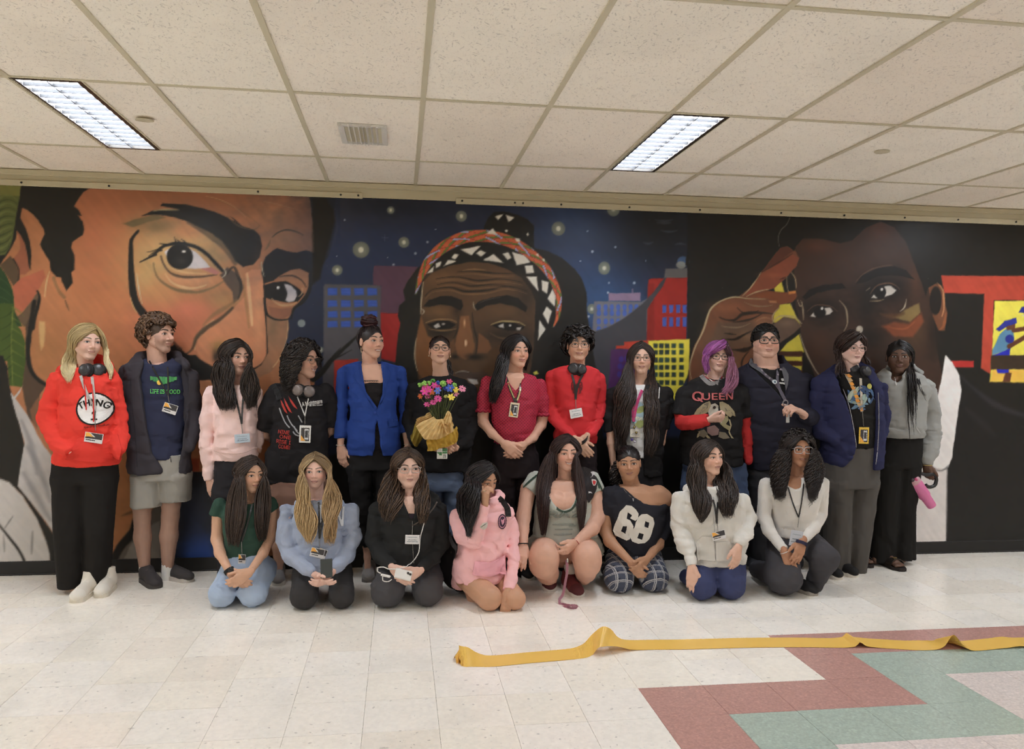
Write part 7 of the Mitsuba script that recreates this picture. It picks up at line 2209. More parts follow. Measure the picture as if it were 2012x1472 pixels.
p.strap('lanyard_print', [(368, 560), (400, 650), (432, 720)], .007, (176, 150, 90), lift=.010, parent=lan, n=10)
p.strap('lanyard_print', [(494, 620), (480, 690), (460, 745)], .010, (186, 164, 110), lift=.012, parent=lan, n=10)
p.badge(lan, 430, 840, .062, .098, 8, 'pass', case=(206, 190, 160))
p.wear('trousers', [stack(p.rows([(1120, 240, 625, .12), (1350, 215, 680, .135), (1500, 215, 690, .135)])), stack(p.rows([(1450, 215, 450, .12), (2100, 250, 440, .1), (2520, 270, 430, .09)])), stack(p.rows([(1450, 440, 690, .12), (2100, 450, 660, .1), (2520, 460, 640, .09)]))], (36, 26, 28), front=False, h=.013, label='black trousers')
p.shoe(p.q(350, 2550) * (1, 1, 0) + (0, .1, 0), p.q(350, 2550) * (1, 1, 0) + (0, -.15, 0))
p.shoe(p.q(550, 2550) * (1, 1, 0) + (0, .1, 0), p.q(550, 2550) * (1, 1, 0) + (0, -.15, 0))
p.cap((24, 20, 21), t=.04)
p.locks(-1, [(280, 392, 288), (400, 372, 245), (500, 355, 222), (620, 305, 190), (745, 255, 178)], (26, 21, 22), n=110, part=.03, wave=(.006, 5), light=((52, 42, 42), .3))
p.locks(1, [(230, 572, 582, .0), (330, 560, 575, .02), (420, 530, 560, .06)], (26, 21, 22), n=50, part=.04, wave=(.004, 5), lie='back')
p.finish_hair('long straight black hair')
p.finish()

# 8: red sweater with spider
p = Person('person with curly black hair and glasses in a red sweater with a dark spider emblem', (1065, 630, .2038), -.33, (204, 158, 130), 8)
p.head((358, 88), (345, 392), yaw=4, roll=2, pitch=3, lips=(.34, .15, .13), smile=.12, brow=.024, mouth=.11, jaw=1.05)
p.neck((338, 485), r=.23)
p.trunk([(450, 260, 430, .07), (500, 120, 530, .1), (900, 150, 500, .12), (1170, 140, 500, .12)])
h = p.wear('sweater', [stack(p.rows([(428, 235, 430, .075), (472, 100, 545, .112), (560, 85, 560, .13), (750, 130, 525, .135), (950, 135, 520, .135), (1130, 112, 522, .13), (1178, 112, 520, .128)]))] +
           p.sleeve([(95, 540, 0, 58), (85, 820, .02, 60), (130, 960, -.05, 58), (230, 1075, -.13, 52), (318, 1140, -.19, 40)]) + p.sleeve([(555, 560, 0, 58), (565, 820, .02, 60), (540, 970, -.05, 56), (475, 1080, -.14, 50), (425, 1115, -.19, 40)]), (196, 30, 38),
           cuts=[cone(p.q(345, 380, .02), p.q(340, 462, .0), p.H * .34, p.H * .32)])
p.shape([(335 + 15 * math.cos(a), 640 + 34 * math.sin(a)) for a in th], (86, 20, 26), h, lift=.003, label='dark spider emblem')
for s in (-1, 1):
 for (x1, y1, x2, y2) in ((44, -38, 50, -5), (52, -12, 46, 40), (40, 12, 34, 70), (28, 22, 20, 76)):
  p.strap('print', [(335 + s * 8, 632), (335 + s * x1, 632 + y1), (335 + s * x2, 632 + y2)], .005, (86, 20, 26), lift=.003, parent=h, n=8, mat='mat_matte')
lan = p.lanyard([(285, 520), (315, 640)], [(392, 520), (340, 640)], (322, 760), .014, (28, 26, 26), (325, 858), label='black neck strap')
p.badge(lan, 325, 893, .086, .060, -11, 'paper')
p.hand((430, 1118, -.2), (372, 1228, -.2), (0, 1, .2), 1, .95, curl=(16, 24, 16))
p.hand((322, 1145, -.2), (455, 1300, -.235), (.1, 1, .15), -1, 1.0, curl=(14, 22, 14))
for i in range(3):
 loop(p, p.q(402 - i * 2, 1140 + i * 14, -.205), p.m(44 - i), (.6, .1, -.7), .0035, (28, 24, 26), label='dark cord bracelet')
p.wear('trousers', [stack(p.rows([(1150, 125, 515, .12), (1350, 110, 530, .13), (1500, 110, 530, .13)])), stack(p.rows([(1450, 112, 325, .12), (2400, 150, 320, .09)])), stack(p.rows([(1450, 318, 530, .12), (2400, 330, 500, .09)]))], (40, 30, 32), front=False, h=.013)
p.shoe(p.q(240, 2430) * (1, 1, 0) + (0, .1, 0), p.q(240, 2430) * (1, 1, 0) + (0, -.15, 0))
p.shoe(p.q(410, 2430) * (1, 1, 0) + (0, .1, 0), p.q(410, 2430) * (1, 1, 0) + (0, -.15, 0))
p.glasses((84, 70, 66), w=.116, h=.088, r=.0065, power=2.6, label='thin-framed glasses')
p.cap((26, 22, 21), t=.03, line=.45)
p.tuft((28, 23, 22), length=.2, curl=1.0, r=.012, n=680, front=.29, zmin=.05, side_min=-.2, forward=.3, light=((56, 46, 42), .25), lift=.02)
p.finish_hair('short curly black hair')
p.finish()
headphones(p, p.on_chest([(296, 462)], .018)[0], p.on_chest([(376, 470)], .018)[0], (28, 27, 29), (40, 39, 42), 'black headphones round the neck of the person in the red spider sweater', turn=60)
# 9: very long hair, black jacket
p = Person('person with waist-long dark wavy hair in an open black jacket with rolled sleeves', (1180, 660, .2107), -.33, (208, 164, 140), 9)
p.head((385, 72), (376, 352), yaw=0, pitch=2, lips=(.36, .16, .15), brow=.02)
p.neck((368, 445), r=.2)
p.trunk([(450, 300, 440, .07), (500, 160, 580, .1), (900, 190, 560, .12), (1300, 180, 560, .12)])
tee = p.wear('t_shirt', [stack(p.rows([(440, 285, 450, .075), (490, 190, 560, .112), (640, 190, 570, .125), (900, 215, 545, .124), (1130, 218, 540, .124)]))], (206, 204, 202),
             cuts=[cone(p.q(375, 360, .02), p.q(370, 432, .0), p.H * .32, p.H * .28)], label='white T-shirt with a globe print')
p.shape([(345 + 78 * math.cos(a), 725 + 110 * math.sin(a)) for a in th], (150, 176, 186), tee, lift=.003, label='pale blue globe print')
for poly in ([(330, 700), (360, 660), (405, 650), (410, 700), (370, 720), (340, 725)], [(320, 830), (350, 790), (400, 785), (410, 830), (360, 862)], [(270, 660), (300, 630), (330, 650), (300, 690)]):
 p.shape(poly, (150, 158, 92), tee, lift=.0045)
p.text('be the E', 345, 788, 38, (226, 220, 190), tee, -3, width=150, lift=.006)
op = [p.q(x, y, -.14)[[0, 2]] for x, y in [(300, 380), (292, 560), (262, 780), (240, 1000), (240, 1500), (405, 1500), (412, 900), (408, 700), (418, 560), (440, 380)]]
h = p.wear('jacket', [stack(p.rows([(445, 190, 530, .085), (500, 95, 625, .125), (600, 85, 635, .142), (850, 120, 600, .145), (1150, 150, 565, .145), (1300, 158, 560, .145)]))] +
           p.sleeve([(100, 550, 0, 60), (80, 760, .0, 60), (88, 895, -.01, 50)]) + p.sleeve([(615, 530, 0, 60), (632, 720, .0, 60), (588, 858, -.01, 54)]) +
           chain([p.q(230, 470, .02), p.q(380, 425, .11), p.q(520, 470, .02)], [.03, .036, .03]), (28, 26, 27), cuts=[prism(op, -9, p.Y - .01), cone(p.q(375, 350, .02), p.q(370, 480, .0), p.H * .38, p.H * .41)], cut_k=.012, label='open black jacket')
p.strap('drawstring', [(548, 480), (540, 585)], .006, (206, 202, 198), lift=.006, parent=h)
p.arm([(90, 860, -.01, 40), (98, 1000, -.02, 36), (122, 1225, -.04, 26)])
p.hand((122, 1222, -.04), (140, 1420, -.06), (.4, .8, 0), -1, .9, curl=(14, 22, 16))
p.arm([(590, 830, 0, 42), (560, 990, -.02, 38), (495, 1180, -.07, 27)])
p.hand((496, 1178, -.07), (462, 1370, -.09), (-.4, .8, 0), 1, .92, curl=(14, 24, 18))
lan = p.lanyard([(302, 560), (300, 680)], [(385, 505), (335, 640)], (307, 800), .02, (190, 44, 112), (315, 880), label='pink neck strap')
p.badge(lan, 318, 905, .072, .055, 2, 'paper', case=(214, 206, 190))
for i, (x, y, c) in enumerate(((305, 850, (170, 150, 80)), (325, 900, (150, 130, 70)), (285, 965, (90, 70, 150)), (312, 985, (190, 180, 190)))):
 e = trimesh.creation.icosphere(1, .009)
 e.apply_translation(p.on_chest([(x, y)], .022)[0])
 add('key_charm', e, 'mat_metal' if i < 2 else 'mat_matte', lan, color=col(c), smooth=True)
p.wear('trousers', [stack(p.rows([(1120, 190, 560, .11), (1350, 165, 575, .13), (1500, 165, 580, .13)])), stack(p.rows([(1450, 167, 375, .12), (2200, 190, 360, .09)])), stack(p.rows([(1450, 370, 580, .12), (2200, 380, 550, .09)]))], (30, 28, 30), front=False, h=.014)
p.shoe(p.q(270, 2230) * (1, 1, 0) + (0, .1, 0), p.q(270, 2230) * (1, 1, 0) + (0, -.15, 0))
p.shoe(p.q(460, 2230) * (1, 1, 0) + (0, .1, 0), p.q(460, 2230) * (1, 1, 0) + (0, -.15, 0))
p.glasses((52, 40, 40), w=.122, h=.08, r=.0075, power=3, label='dark framed glasses')
p.cap((40, 30, 27), t=.035)
p.locks(-1, [(250, 288, 240), (350, 310, 205), (450, 325, 160), (560, 322, 128), (720, 285, 125), (880, 250, 125), (1060, 240, 145)], (44, 33, 29), n=95, wave=(.010, 5), pts=26, light=((72, 54, 46), .25))
p.locks(1, [(250, 482, 498), (350, 455, 505), (450, 405, 510), (600, 415, 535), (800, 415, 540), (950, 412, 538), (1090, 425, 500)], (44, 33, 29), n=95, wave=(.010, 5), pts=26, light=((72, 54, 46), .25))
p.finish_hair('waist-long wavy dark hair')
p.finish()

# 10: purple hair
p = Person('person with purple-streaked hair and glasses in a black band T-shirt over red long sleeves', (1320, 650, .2107), -.36, (214, 172, 154), 10)
p.head((442, 108), (422, 380), yaw=8, roll=3, pitch=0, lips=(.36, .17, .16), cheek=1.08, jaw=1.1, brow=.016, open=.85)
p.neck((385, 470), r=.24)
p.trunk([(440, 280, 470, .08), (500, 150, 560, .11), (900, 110, 620, .14), (1230, 120, 630, .14)])
h = p.wear('t_shirt', [stack(p.rows([(428, 265, 475, .085), (475, 165, 565, .122), (560, 118, 640, .148), (800, 95, 640, .158), (1050, 92, 642, .16), (1248, 92, 650, .155)]))] +
           p.limb([(140, 590, 0, 88), (75, 800, -.03, 82)], flat=(0, 1)) + p.limb([(640, 580, 0, 86), (690, 805, .0, 82)], flat=(0, 1)), (30, 28, 29),
           cuts=[cone(p.q(395, 360, .02), p.q(382, 452, -.02), p.H * .37, p.H * .37)])
p.strap('collar', [(272, 415), (305, 455), (360, 492), (420, 488), (470, 430)], .030, (128, 124, 124), lift=.004, mat='mat_cloth')
p.strap('necklace', [(290, 405), (330, 445), (385, 468), (430, 462), (468, 425)], .009, (164, 40, 46), lift=.009)
p.strap('necklace', [(300, 412), (345, 452), (390, 474), (430, 468)], .005, (206, 196, 186), lift=.013)
p.text('UEEN', 432, 642, 60, (186, 92, 94), h, -1, width=280, lift=.005)
p.text('Q', 240, 652, 82, (186, 92, 94), h, -1, width=84, lift=.005)
TN, TD, GW, PKY = (150, 136, 104), (108, 98, 80), (176, 170, 156), (120, 92, 86)
for poly, c in (([(345, 655), (360, 690), (330, 760), (240, 800), (212, 790), (240, 730), (290, 680)], TN), ([(440, 665), (470, 660), (530, 690), (580, 750), (598, 800), (560, 790), (545, 810), (500, 780), (450, 740)], TN), ([(360, 690), (400, 675), (435, 700), (430, 760), (445, 800), (400, 850), (360, 840), (340, 760)], GW), ([(300, 680), (340, 665), (330, 720), (260, 780)], TD), ([(480, 690), (540, 740), (580, 790), (500, 750)], TD),
    ([(470, 800), (520, 790), (530, 830), (500, 870), (540, 890), (530, 930), (480, 900), (440, 860)], (140, 130, 92)), ([(330, 900), (400, 880), (440, 920), (430, 970), (370, 980), (330, 950)], PKY), ([(250, 940), (300, 920), (330, 960), (300, 1000), (260, 980)], TD), ([(440, 940), (500, 950), (540, 1000), (480, 1010), (430, 990)], TD), ([(540, 820), (555, 880), (535, 940), (560, 990), (550, 1000), (522, 945), (540, 885), (528, 830)], TN), ([(240, 960), (262, 930), (250, 990), (234, 1000)], TN), ([(330, 970), (360, 1005), (340, 1008), (315, 985)], TN), ([(560, 985), (575, 1005), (545, 1000)], TN), ([(450, 770), (480, 760), (470, 840), (455, 870)], GW)):
 p.shape(poly, c, h, lift=.006)
for (x, y) in ((392, 715),):
 p.shape([(x + 14 * math.cos(a), y + 14 * math.sin(a)) for a in th], (52, 46, 42), h, lift=.009)
sl = p.limb([(80, 770, -.03, 60), (95, 850, -.06, 62), (200, 858, -.2, 66), (345, 828, -.265, 52)], flat=(0, 1))
sr = p.limb([(692, 780, 0, 62), (690, 950, .0, 60), (698, 1100, -.01, 52), (715, 1215, -.04, 40)])
p.wear('long_sleeve', sl, (188, 36, 36), label='red long sleeve', front=False)
p.wear('long_sleeve', sr, (188, 36, 36), label='red long sleeve', front=False)
p.arm([(80, 700, -.02, 40), (95, 850, -.06, 38), (200, 858, -.2, 36), (350, 828, -.265, 28)], .01)
p.arm([(692, 700, 0, 40), (690, 950, .0, 36), (715, 1215, -.04, 26)], .01)
p.hand((348, 828, -.265), (430, 822, -.30), (.2, .6, .6), -1, .85, curl=(40, 55, 40))
p.wear('jeans', [stack(p.rows([(1225, 100, 690, .13), (1480, 95, 700, .14), (1520, 95, 700, .14)])), stack(p.rows([(1480, 97, 400, .13), (2200, 150, 385, .1)])), stack(p.rows([(1480, 395, 700, .13), (2200, 405, 640, .1)]))], (66, 82, 112), front=False, h=.014, label='blue jeans')
p.shoe(p.q(270, 2270) * (1, 1, 0) + (0, .1, 0), p.q(270, 2270) * (1, 1, 0) + (0, -.15, 0))
p.shoe(p.q(520, 2270) * (1, 1, 0) + (0, .1, 0), p.q(520, 2270) * (1, 1, 0) + (0, -.15, 0))
p.glasses((36, 32, 34), w=.125, h=.085, r=.0095, power=3.2, label='black framed glasses')
p.cap((104, 54, 100), t=.05)
p.locks(-1, [(200, 340, 300), (270, 330, 285), (330, 335, 285), (372, 350, 310)], (128, 62, 124), n=70, part=.1, wave=(.007, 5), light=((176, 92, 158), .4))
p.locks(1, [(230, 530, 575), (330, 525, 598), (430, 520, 605), (530, 500, 600), (570, 450, 560)], (92, 52, 72), n=70, part=.12, wave=(.011, 5), light=((148, 80, 116), .4), tip=((150, 90, 118), .8))
p.free_locks([[(.14, -.2, .52), (-.02, -.40, .42), (-.2, -.40, .24), (-.33, -.28, .08)], [(.16, -.2, .5), (.1, -.40, .38), (-.06, -.42, .26), (-.2, -.40, .17)]], .008, (140, 66, 136), n=60, jitter=.03, light=((188, 104, 172), .4))
p.free_locks([[(.14, -.2, .52), (.16, -.38, .4), (.25, -.36, .2), (.33, -.25, .02)]], .008, (70, 42, 48), n=45, jitter=.03)
p.finish_hair('purple and brown hair with a side fringe')
p.finish()

# 11: large navy jacket
p = Person('large person with short black hair and thick black glasses in a navy jacket', (1440, 620, .2107), -.28, (210, 164, 142), 11)
p.head((305, 92), (310, 402), yaw=10, pitch=5, cheek=1.24, jaw=1.36, lips=(.36, .17, .16), brow=.022, nose=1.05, mouth=.095, blush=.8)
p.neck((312, 505), r=.345)
p.trunk([(470, 200, 430, .1), (530, 60, 600, .14), (850, 20, 700, .18), (1400, 110, 690, .18)])
tee = p.wear('t_shirt', [stack(p.rows([(455, 190, 440, .1), (520, 80, 580, .15), (700, 40, 660, .175), (1000, 80, 640, .175), (1350, 120, 640, .17)]))], (26, 25, 26), cuts=[cone(p.q(312, 400, .02), p.q(314, 486, -.02), p.H * .43, p.H * .42)])
op = [p.q(x, y, -.18)[[0, 2]] for x, y in [(190, 360), (220, 480), (300, 600), (400, 700), (468, 800), (484, 780), (498, 620), (478, 480), (440, 360)]]
h = p.wear('jacket', [stack(p.rows([(438, 160, 465, .11), (500, 60, 600, .16), (600, 0, 690, .185), (850, 5, 715, .2), (1150, 80, 705, .2), (1420, 130, 690, .195)]))] +
           p.limb([(50, 620, 0, 95), (60, 900, .04, 88), (110, 1120, .02, 76)]) + p.sleeve([(665, 630, 0, 92), (735, 840, -.0, 92), (730, 960, -.12, 84), (660, 930, -.26, 62)]) +
           chain([p.q(150, 470, -.06), p.q(210, 410, .02), p.q(320, 385, .12), p.q(440, 410, .03), p.q(510, 480, -.06)], [.028, .034, .036, .034, .028]), (38, 37, 50),
           cuts=[prism(op, -9, p.Y - .02), cone(p.q(312, 380, .02), p.q(314, 520, .0), p.H * .47, p.H * .50)], cut_k=.012, label='navy jacket with grey lining', folds=((.02, 7, 7, 10), (.010, 18, 16, 22)))
p.shape([(136, 452), (190, 395), (215, 450), (234, 500), (222, 545), (180, 500)], (88, 88, 94), h, 'lining', .003, lift=.008, label='grey lining')
p.shape([(470, 500), (495, 480), (520, 548), (502, 650), (486, 700), (478, 600)], (88, 88, 94), h, 'lining', .003, lift=.008, label='grey lining')
p.shape([(442, 622), (482, 625), (488, 645), (470, 640), (442, 636)], (190, 188, 186), tee, lift=.004)
p.shape([(462, 590), (478, 585), (482, 612), (466, 612)], (190, 188, 186), tee, lift=.004)
lan = p.lanyard([(205, 450), (290, 545), (380, 620)], [(424, 470), (410, 590), (430, 680)], (488, 800), .02, (78, 72, 86), label='patterned grey neck strap')
for (x, y) in ((235, 480), (265, 512), (300, 550), (335, 585), (418, 500), (412, 550)):
 p.shape([(x - 9, y - 7), (x + 7, y - 9), (x + 10, y + 7), (x - 6, y + 9)], (140, 130, 140), lan, 'lanyard_print', lift=.012)
p.shape([(380 + 22 * math.cos(a), 618 + 20 * math.sin(a)) for a in th], (196, 204, 208), lan, 'pin', .004, lift=.014, label='round white pin')
p.shape([(381 + 9 * math.cos(a), 619 + 9 * math.sin(a)) for a in th], (60, 80, 100), lan, 'pin_centre', .001, lift=.020)
p.hand((648, 912, -.30), (545, 850, -.345), (-.3, .2, -.6), 1, 1.15, curl=(38, 55, 35))
loop(p, p.q(490, 815, -.31), p.m(22), (0, -1, 0), .004, (150, 146, 150), 'strap_ring', 'mat_metal')
q_ = p.q(512, 945, -.32)
add('card', box(q_[0] - .012, q_[0] + .012, q_[1] - .001, q_[1] + .001, q_[2] - .04, q_[2] + .04), 'mat_smooth', p.key, color=col((200, 200, 196)), label='white card edge under the hand')
p.wear('trousers', [stack(p.rows([(1380, 120, 690, .17), (1600, 110, 690, .18)])), stack(p.rows([(1560, 112, 400, .15), (2330, 150, 370, .1)])), stack(p.rows([(1560, 390, 690, .15), (2330, 400, 630, .1)]))], (52, 51, 54), front=False, h=.014)
f = on_floor(1490, 1124)
p.shoe(f + (-.02, .27, 0), f, (70, 70, 74), (150, 142, 128), .0, .28, label='grey shoe with a tan sole')
p.shoe(f + (.2, .29, 0), f + (.24, .03, 0), (70, 70, 74), (150, 142, 128), .0, .28)
p.glasses((26, 25, 27), w=.135, h=.082, r=.0125, power=3.4, label='thick black glasses')
p.cap((24, 22, 22), t=.045, nape=-.2, line=.45)
p.tuft((28, 25, 25), n=1100, length=.075, curl=.10, freq=.2, r=.0055, front=.27, zmin=.05, side_min=-.15, forward=.4, up=.1, lift=.03)
p.finish_hair('short black hair')
p.finish()

# 12: navy zip hoodie
p = Person('person in an open navy zip hoodie with a yellow badge case and flared grey trousers', (1585, 640, .2107), -.42, (224, 186, 172), 12)
p.head((415, 68), (424, 352), yaw=26, pitch=-2, cheek=1.12, jaw=1.2, lips=(.38, .18, .18), brow=.016, mouth=.09, brow_col=(.05, .03, .025), open=.8)
p.neck((428, 450), r=.24)
p.trunk([(430, 330, 540, .08), (500, 260, 620, .11), (900, 260, 630, .13), (1150, 270, 630, .13)])
tee = p.wear('t_shirt', [stack(p.rows([(415, 330, 540, .08), (480, 260, 630, .12), (700, 245, 645, .14), (1000, 255, 640, .146), (1140, 262, 635, .146)]))], (30, 28, 27), cuts=[cone(p.q(426, 360, .02), p.q(430, 430, .0), p.H * .33, p.H * .31)])
prng = np.random.default_rng(8)
for i in range(34):
 a_, r_ = prng.uniform(0, 6.283), math.sqrt(prng.random())
 x, y = 505 + 120 * r_ * math.cos(a_), 660 + 115 * r_ * math.sin(a_)
 ln, wd, an = prng.uniform(24, 60), prng.uniform(7, 15), a_ + 1.57 + prng.normal(0, .4)
 pts = [(x + ln * math.cos(t) * math.cos(an) - wd * math.sin(t) * math.sin(an), y + ln * math.cos(t) * math.sin(an) + wd * math.sin(t) * math.cos(an)) for t in np.linspace(0, 6.28, 13)[:-1]]
 p.shape(pts, [(104, 134, 158), (70, 100, 140), (150, 170, 160), (58, 80, 116), (176, 186, 170)][i % 5], tee, lift=.003 + .0003 * i, size=.03)
p.shape([(574 + 22 * math.cos(a), 565 + 26 * math.sin(a)) for a in th[:-1:3]], (186, 180, 84), tee, lift=.015)
op = [p.q(x, y, -.16)[[0, 2]] for x, y in [(330, 330), (318, 450), (336, 585), (390, 740), (424, 880), (448, 1020), (462, 1135), (440, 1230), (366, 1336), (366, 1500), (636, 1500), (636, 1300), (655, 1100), (664, 900), (656, 620), (600, 470), (570, 330)]]
h = p.wear('hoodie', [stack(p.rows([(392, 270, 570, .085), (440, 160, 625, .13), (560, 95, 680, .158), (800, 120, 690, .168), (1050, 140, 695, .172), (1250, 150, 692, .172), (1325, 170, 680, .168)]))] +
           p.sleeve([(130, 540, 0, 82), (82, 830, .03, 78), (130, 980, -.02, 74), (250, 1065, -.11, 58)], (0, 0), .55) + p.sleeve([(680, 590, 0, 66), (718, 850, .03, 60), (705, 990, -.01, 54), (672, 1060, -.07, 45)], (0, 0), .55) +
           chain([p.q(230, 440, .03), p.q(330, 385, .12), p.q(470, 385, .14), p.q(590, 430, .05)], [.034, .044, .044, .034]), (40, 42, 76),
           cuts=[prism(op, -9, p.Y - .02), cone(p.q(426, 330, .02), p.q(430, 470, .0), p.H * .41, p.H * .45)], cut_k=.012, label='open navy zip hoodie', folds=((.02, 7, 7, 11), (.010, 20, 16, 24)))
for z in ([(334, 590), (388, 740), (420, 880), (444, 1020), (458, 1135), (436, 1228), (368, 1330)], [(662, 622), (668, 900), (660, 1100), (640, 1295)]):
 p.strap('zipper', z, .006, (150, 148, 156), lift=.007, parent=h, mat='mat_metal')
lan = p.lanyard([(358, 450), (425, 580), (470, 700)], [(497, 490), (505, 640)], (512, 800), .019, (184, 172, 154), (523, 938), label='beige and orange checked neck strap')
for i in range(9):
 s = i / 9
 pp = resample([(358, 450), (425, 580), (470, 700), (512, 800)], 10)
 (x0, y0), (x1, y1) = pp[i], pp[i + 1]
 p.shape([(x0 + (x1 - x0) * .1 - 13, y0 + (y1 - y0) * .1 + 3), (x0 + (x1 - x0) * .1 + 13, y0 + (y1 - y0) * .1 - 6), (x0 + (x1 - x0) * .85 + 13, y0 + (y1 - y0) * .85 - 6), (x0 + (x1 - x0) * .85 - 13, y0 + (y1 - y0) * .85 + 3)], [(214, 140, 50), (196, 160, 110), (226, 150, 40)][i % 3], lan, 'check', .001, lift=.012, size=.05)
p.badge(lan, 524, 1023, .075, .115, 1, 'pass', case=(222, 180, 40), label='yellow badge case')
p.wear('trousers', [stack(p.rows([(1120, 190, 640, .14), (1330, 140, 650, .15), (1500, 135, 640, .15)])), stack(p.rows([(1440, 137, 400, .14), (1640, 188, 392, .12), (2040, 172, 376, .11), (2330, 165, 380, .11, -.02)])), stack(p.rows([(1440, 385, 640, .14), (1640, 400, 615, .12), (2040, 372, 560, .11), (2290, 375, 525, .11, .0)]))], (82, 78, 74), front=False, h=.0115, folds=((.016, 9, 9, 3), (.008, 24, 20, 6)), label='flared grey trousers')
for a in (on_floor(1650, 1141), on_floor(1681, 1137)):
 p.shoe(a + (-.02, .26, 0), a + (.01, 0, 0), (30, 28, 29), (214, 208, 198), -.01, .26, label='black shoe with a white sole', lace=False)
p.glasses((150, 116, 110), w=.122, h=.078, r=.008, power=3.2, label='pinkish clear glasses')
p.cap((44, 31, 28), t=.035, line=.46)
p.free_locks([[(.1, -.3, .44), (-.06, -.40, .34), (-.24, -.36, .2), (-.36, -.16, .0), (-.37, .1, -.1)], [(.1, -.2, .5), (-.12, -.30, .44), (-.34, -.15, .2), (-.38, .1, .0)], [(.08, .0, .55), (-.2, .0, .46), (-.39, .1, .1), (-.34, .3, -.2)], [(.08, -.3, .44), (.2, -.34, .3), (.32, -.2, .1), (.37, .05, -.1)], [(.05, .1, .55), (.25, .1, .42), (.38, .15, .0)]], .0065, (48, 34, 30), n=70, jitter=.03, light=((70, 50, 44), .3))
p.locks(-1, [(300, 330, 275), (380, 350, 262), (450, 370, 275)], (52, 36, 32), n=40, phi=(95, 150), wave=(.008, 6), thick=.02)
p.locks(1, [(300, 545, 575), (380, 560, 590), (440, 560, 600)], (52, 36, 32), n=26, phi=(95, 150), wave=(.008, 6), lie='back')
p.finish_hair('dark brown side-parted hair')
p.finish()
headphones(p, p.on_chest([(430, 408)], .03)[0], p.on_chest([(545, 425)], .02)[0], (34, 33, 36), (46, 46, 50), 'dark headphones round the neck of the person in the navy zip hoodie', turn=50)

# 13: grey hoodie, braids
p = Person('person with long thin braids in a cropped grey hoodie and wide black trousers', (1690, 650, .2515), -.25, (104, 74, 58), 13)
p.head((305, 85), (296, 332), yaw=-3, pitch=2, lips=(.19, .09, .08), brow=.018, nose=1.1, brow_col=(.012, .009, .008), blush=.2, socket=.3)
p.neck((288, 350), r=.2)
p.trunk([(350, 220, 370, .08), (390, 140, 470, .1), (700, 130, 480, .12), (1000, 120, 450, .12)])
h = p.wear('hoodie', [stack(p.rows([(300, 205, 375, .085), (345, 135, 480, .115), (420, 105, 540, .138), (600, 115, 490, .142), (760, 120, 490, .148), (800, 130, 490, .148), (832, 165, 470, .138)]))] +
           p.sleeve([(515, 435, 0, 66), (553, 650, .02, 68), (556, 820, -.0, 70), (540, 930, -.03, 66), (520, 995, -.05, 46), (518, 1045, -.055, 38)]) + p.sleeve([(140, 440, 0, 58), (112, 650, .03, 55), (130, 820, -.05, 48)], (0, 0)) +
           chain([p.q(190, 330, .02), p.q(250, 295, .13), p.q(380, 290, .14), p.q(470, 330, .04)], [.03, .042, .044, .034]), (150, 150, 146),
           cuts=[cone(p.q(292, 270, .02), p.q(282, 372, -.08), p.H * .34, p.H * .16)], cut_k=.03, label='cropped grey hoodie')
p.strap('pocket_edge', [(402, 660), (430, 740), (468, 800)], .006, (176, 176, 172), lift=.004, parent=h, n=8)
p.strap('drawstring', [(268, 365), (278, 425)], .006, (200, 196, 190), lift=.006, parent=h, n=6)
p.hand((515, 1035, -.06), (540, 1170, -.085), (.7, .4, 0), -1, .92, curl=(26, 40, 30))
loop(p, p.q(518, 1048, -.06), p.m(36), (0, 0, 1), .002, (196, 170, 90), label='thin gold bracelet')
p.wear('trousers', [stack(p.rows([(815, 165, 468, .12), (1000, 95, 455, .135), (1060, 92, 455, .135)])), stack(p.rows([(1030, 92, 290, .13), (1400, 80, 275, .12), (1790, 55, 245, .12)])), stack(p.rows([(1030, 255, 455, .13), (1400, 235, 400, .12), (1770, 225, 400, .12)]))], (26, 24, 22), front=False, h=.0115, folds=((.018, 9, 9, 3), (.008, 24, 20, 6)), label='wide black trousers')
p.arm([(210, 980, 0, 80), (165, 1400, .0, 50), (150, 1760, -.02, 34), (120, 1790, -.06, 30)])
p.arm([(350, 980, 0, 80), (330, 1400, .0, 50), (330, 1750, -.05, 34), (325, 1785, -.08, 30)])
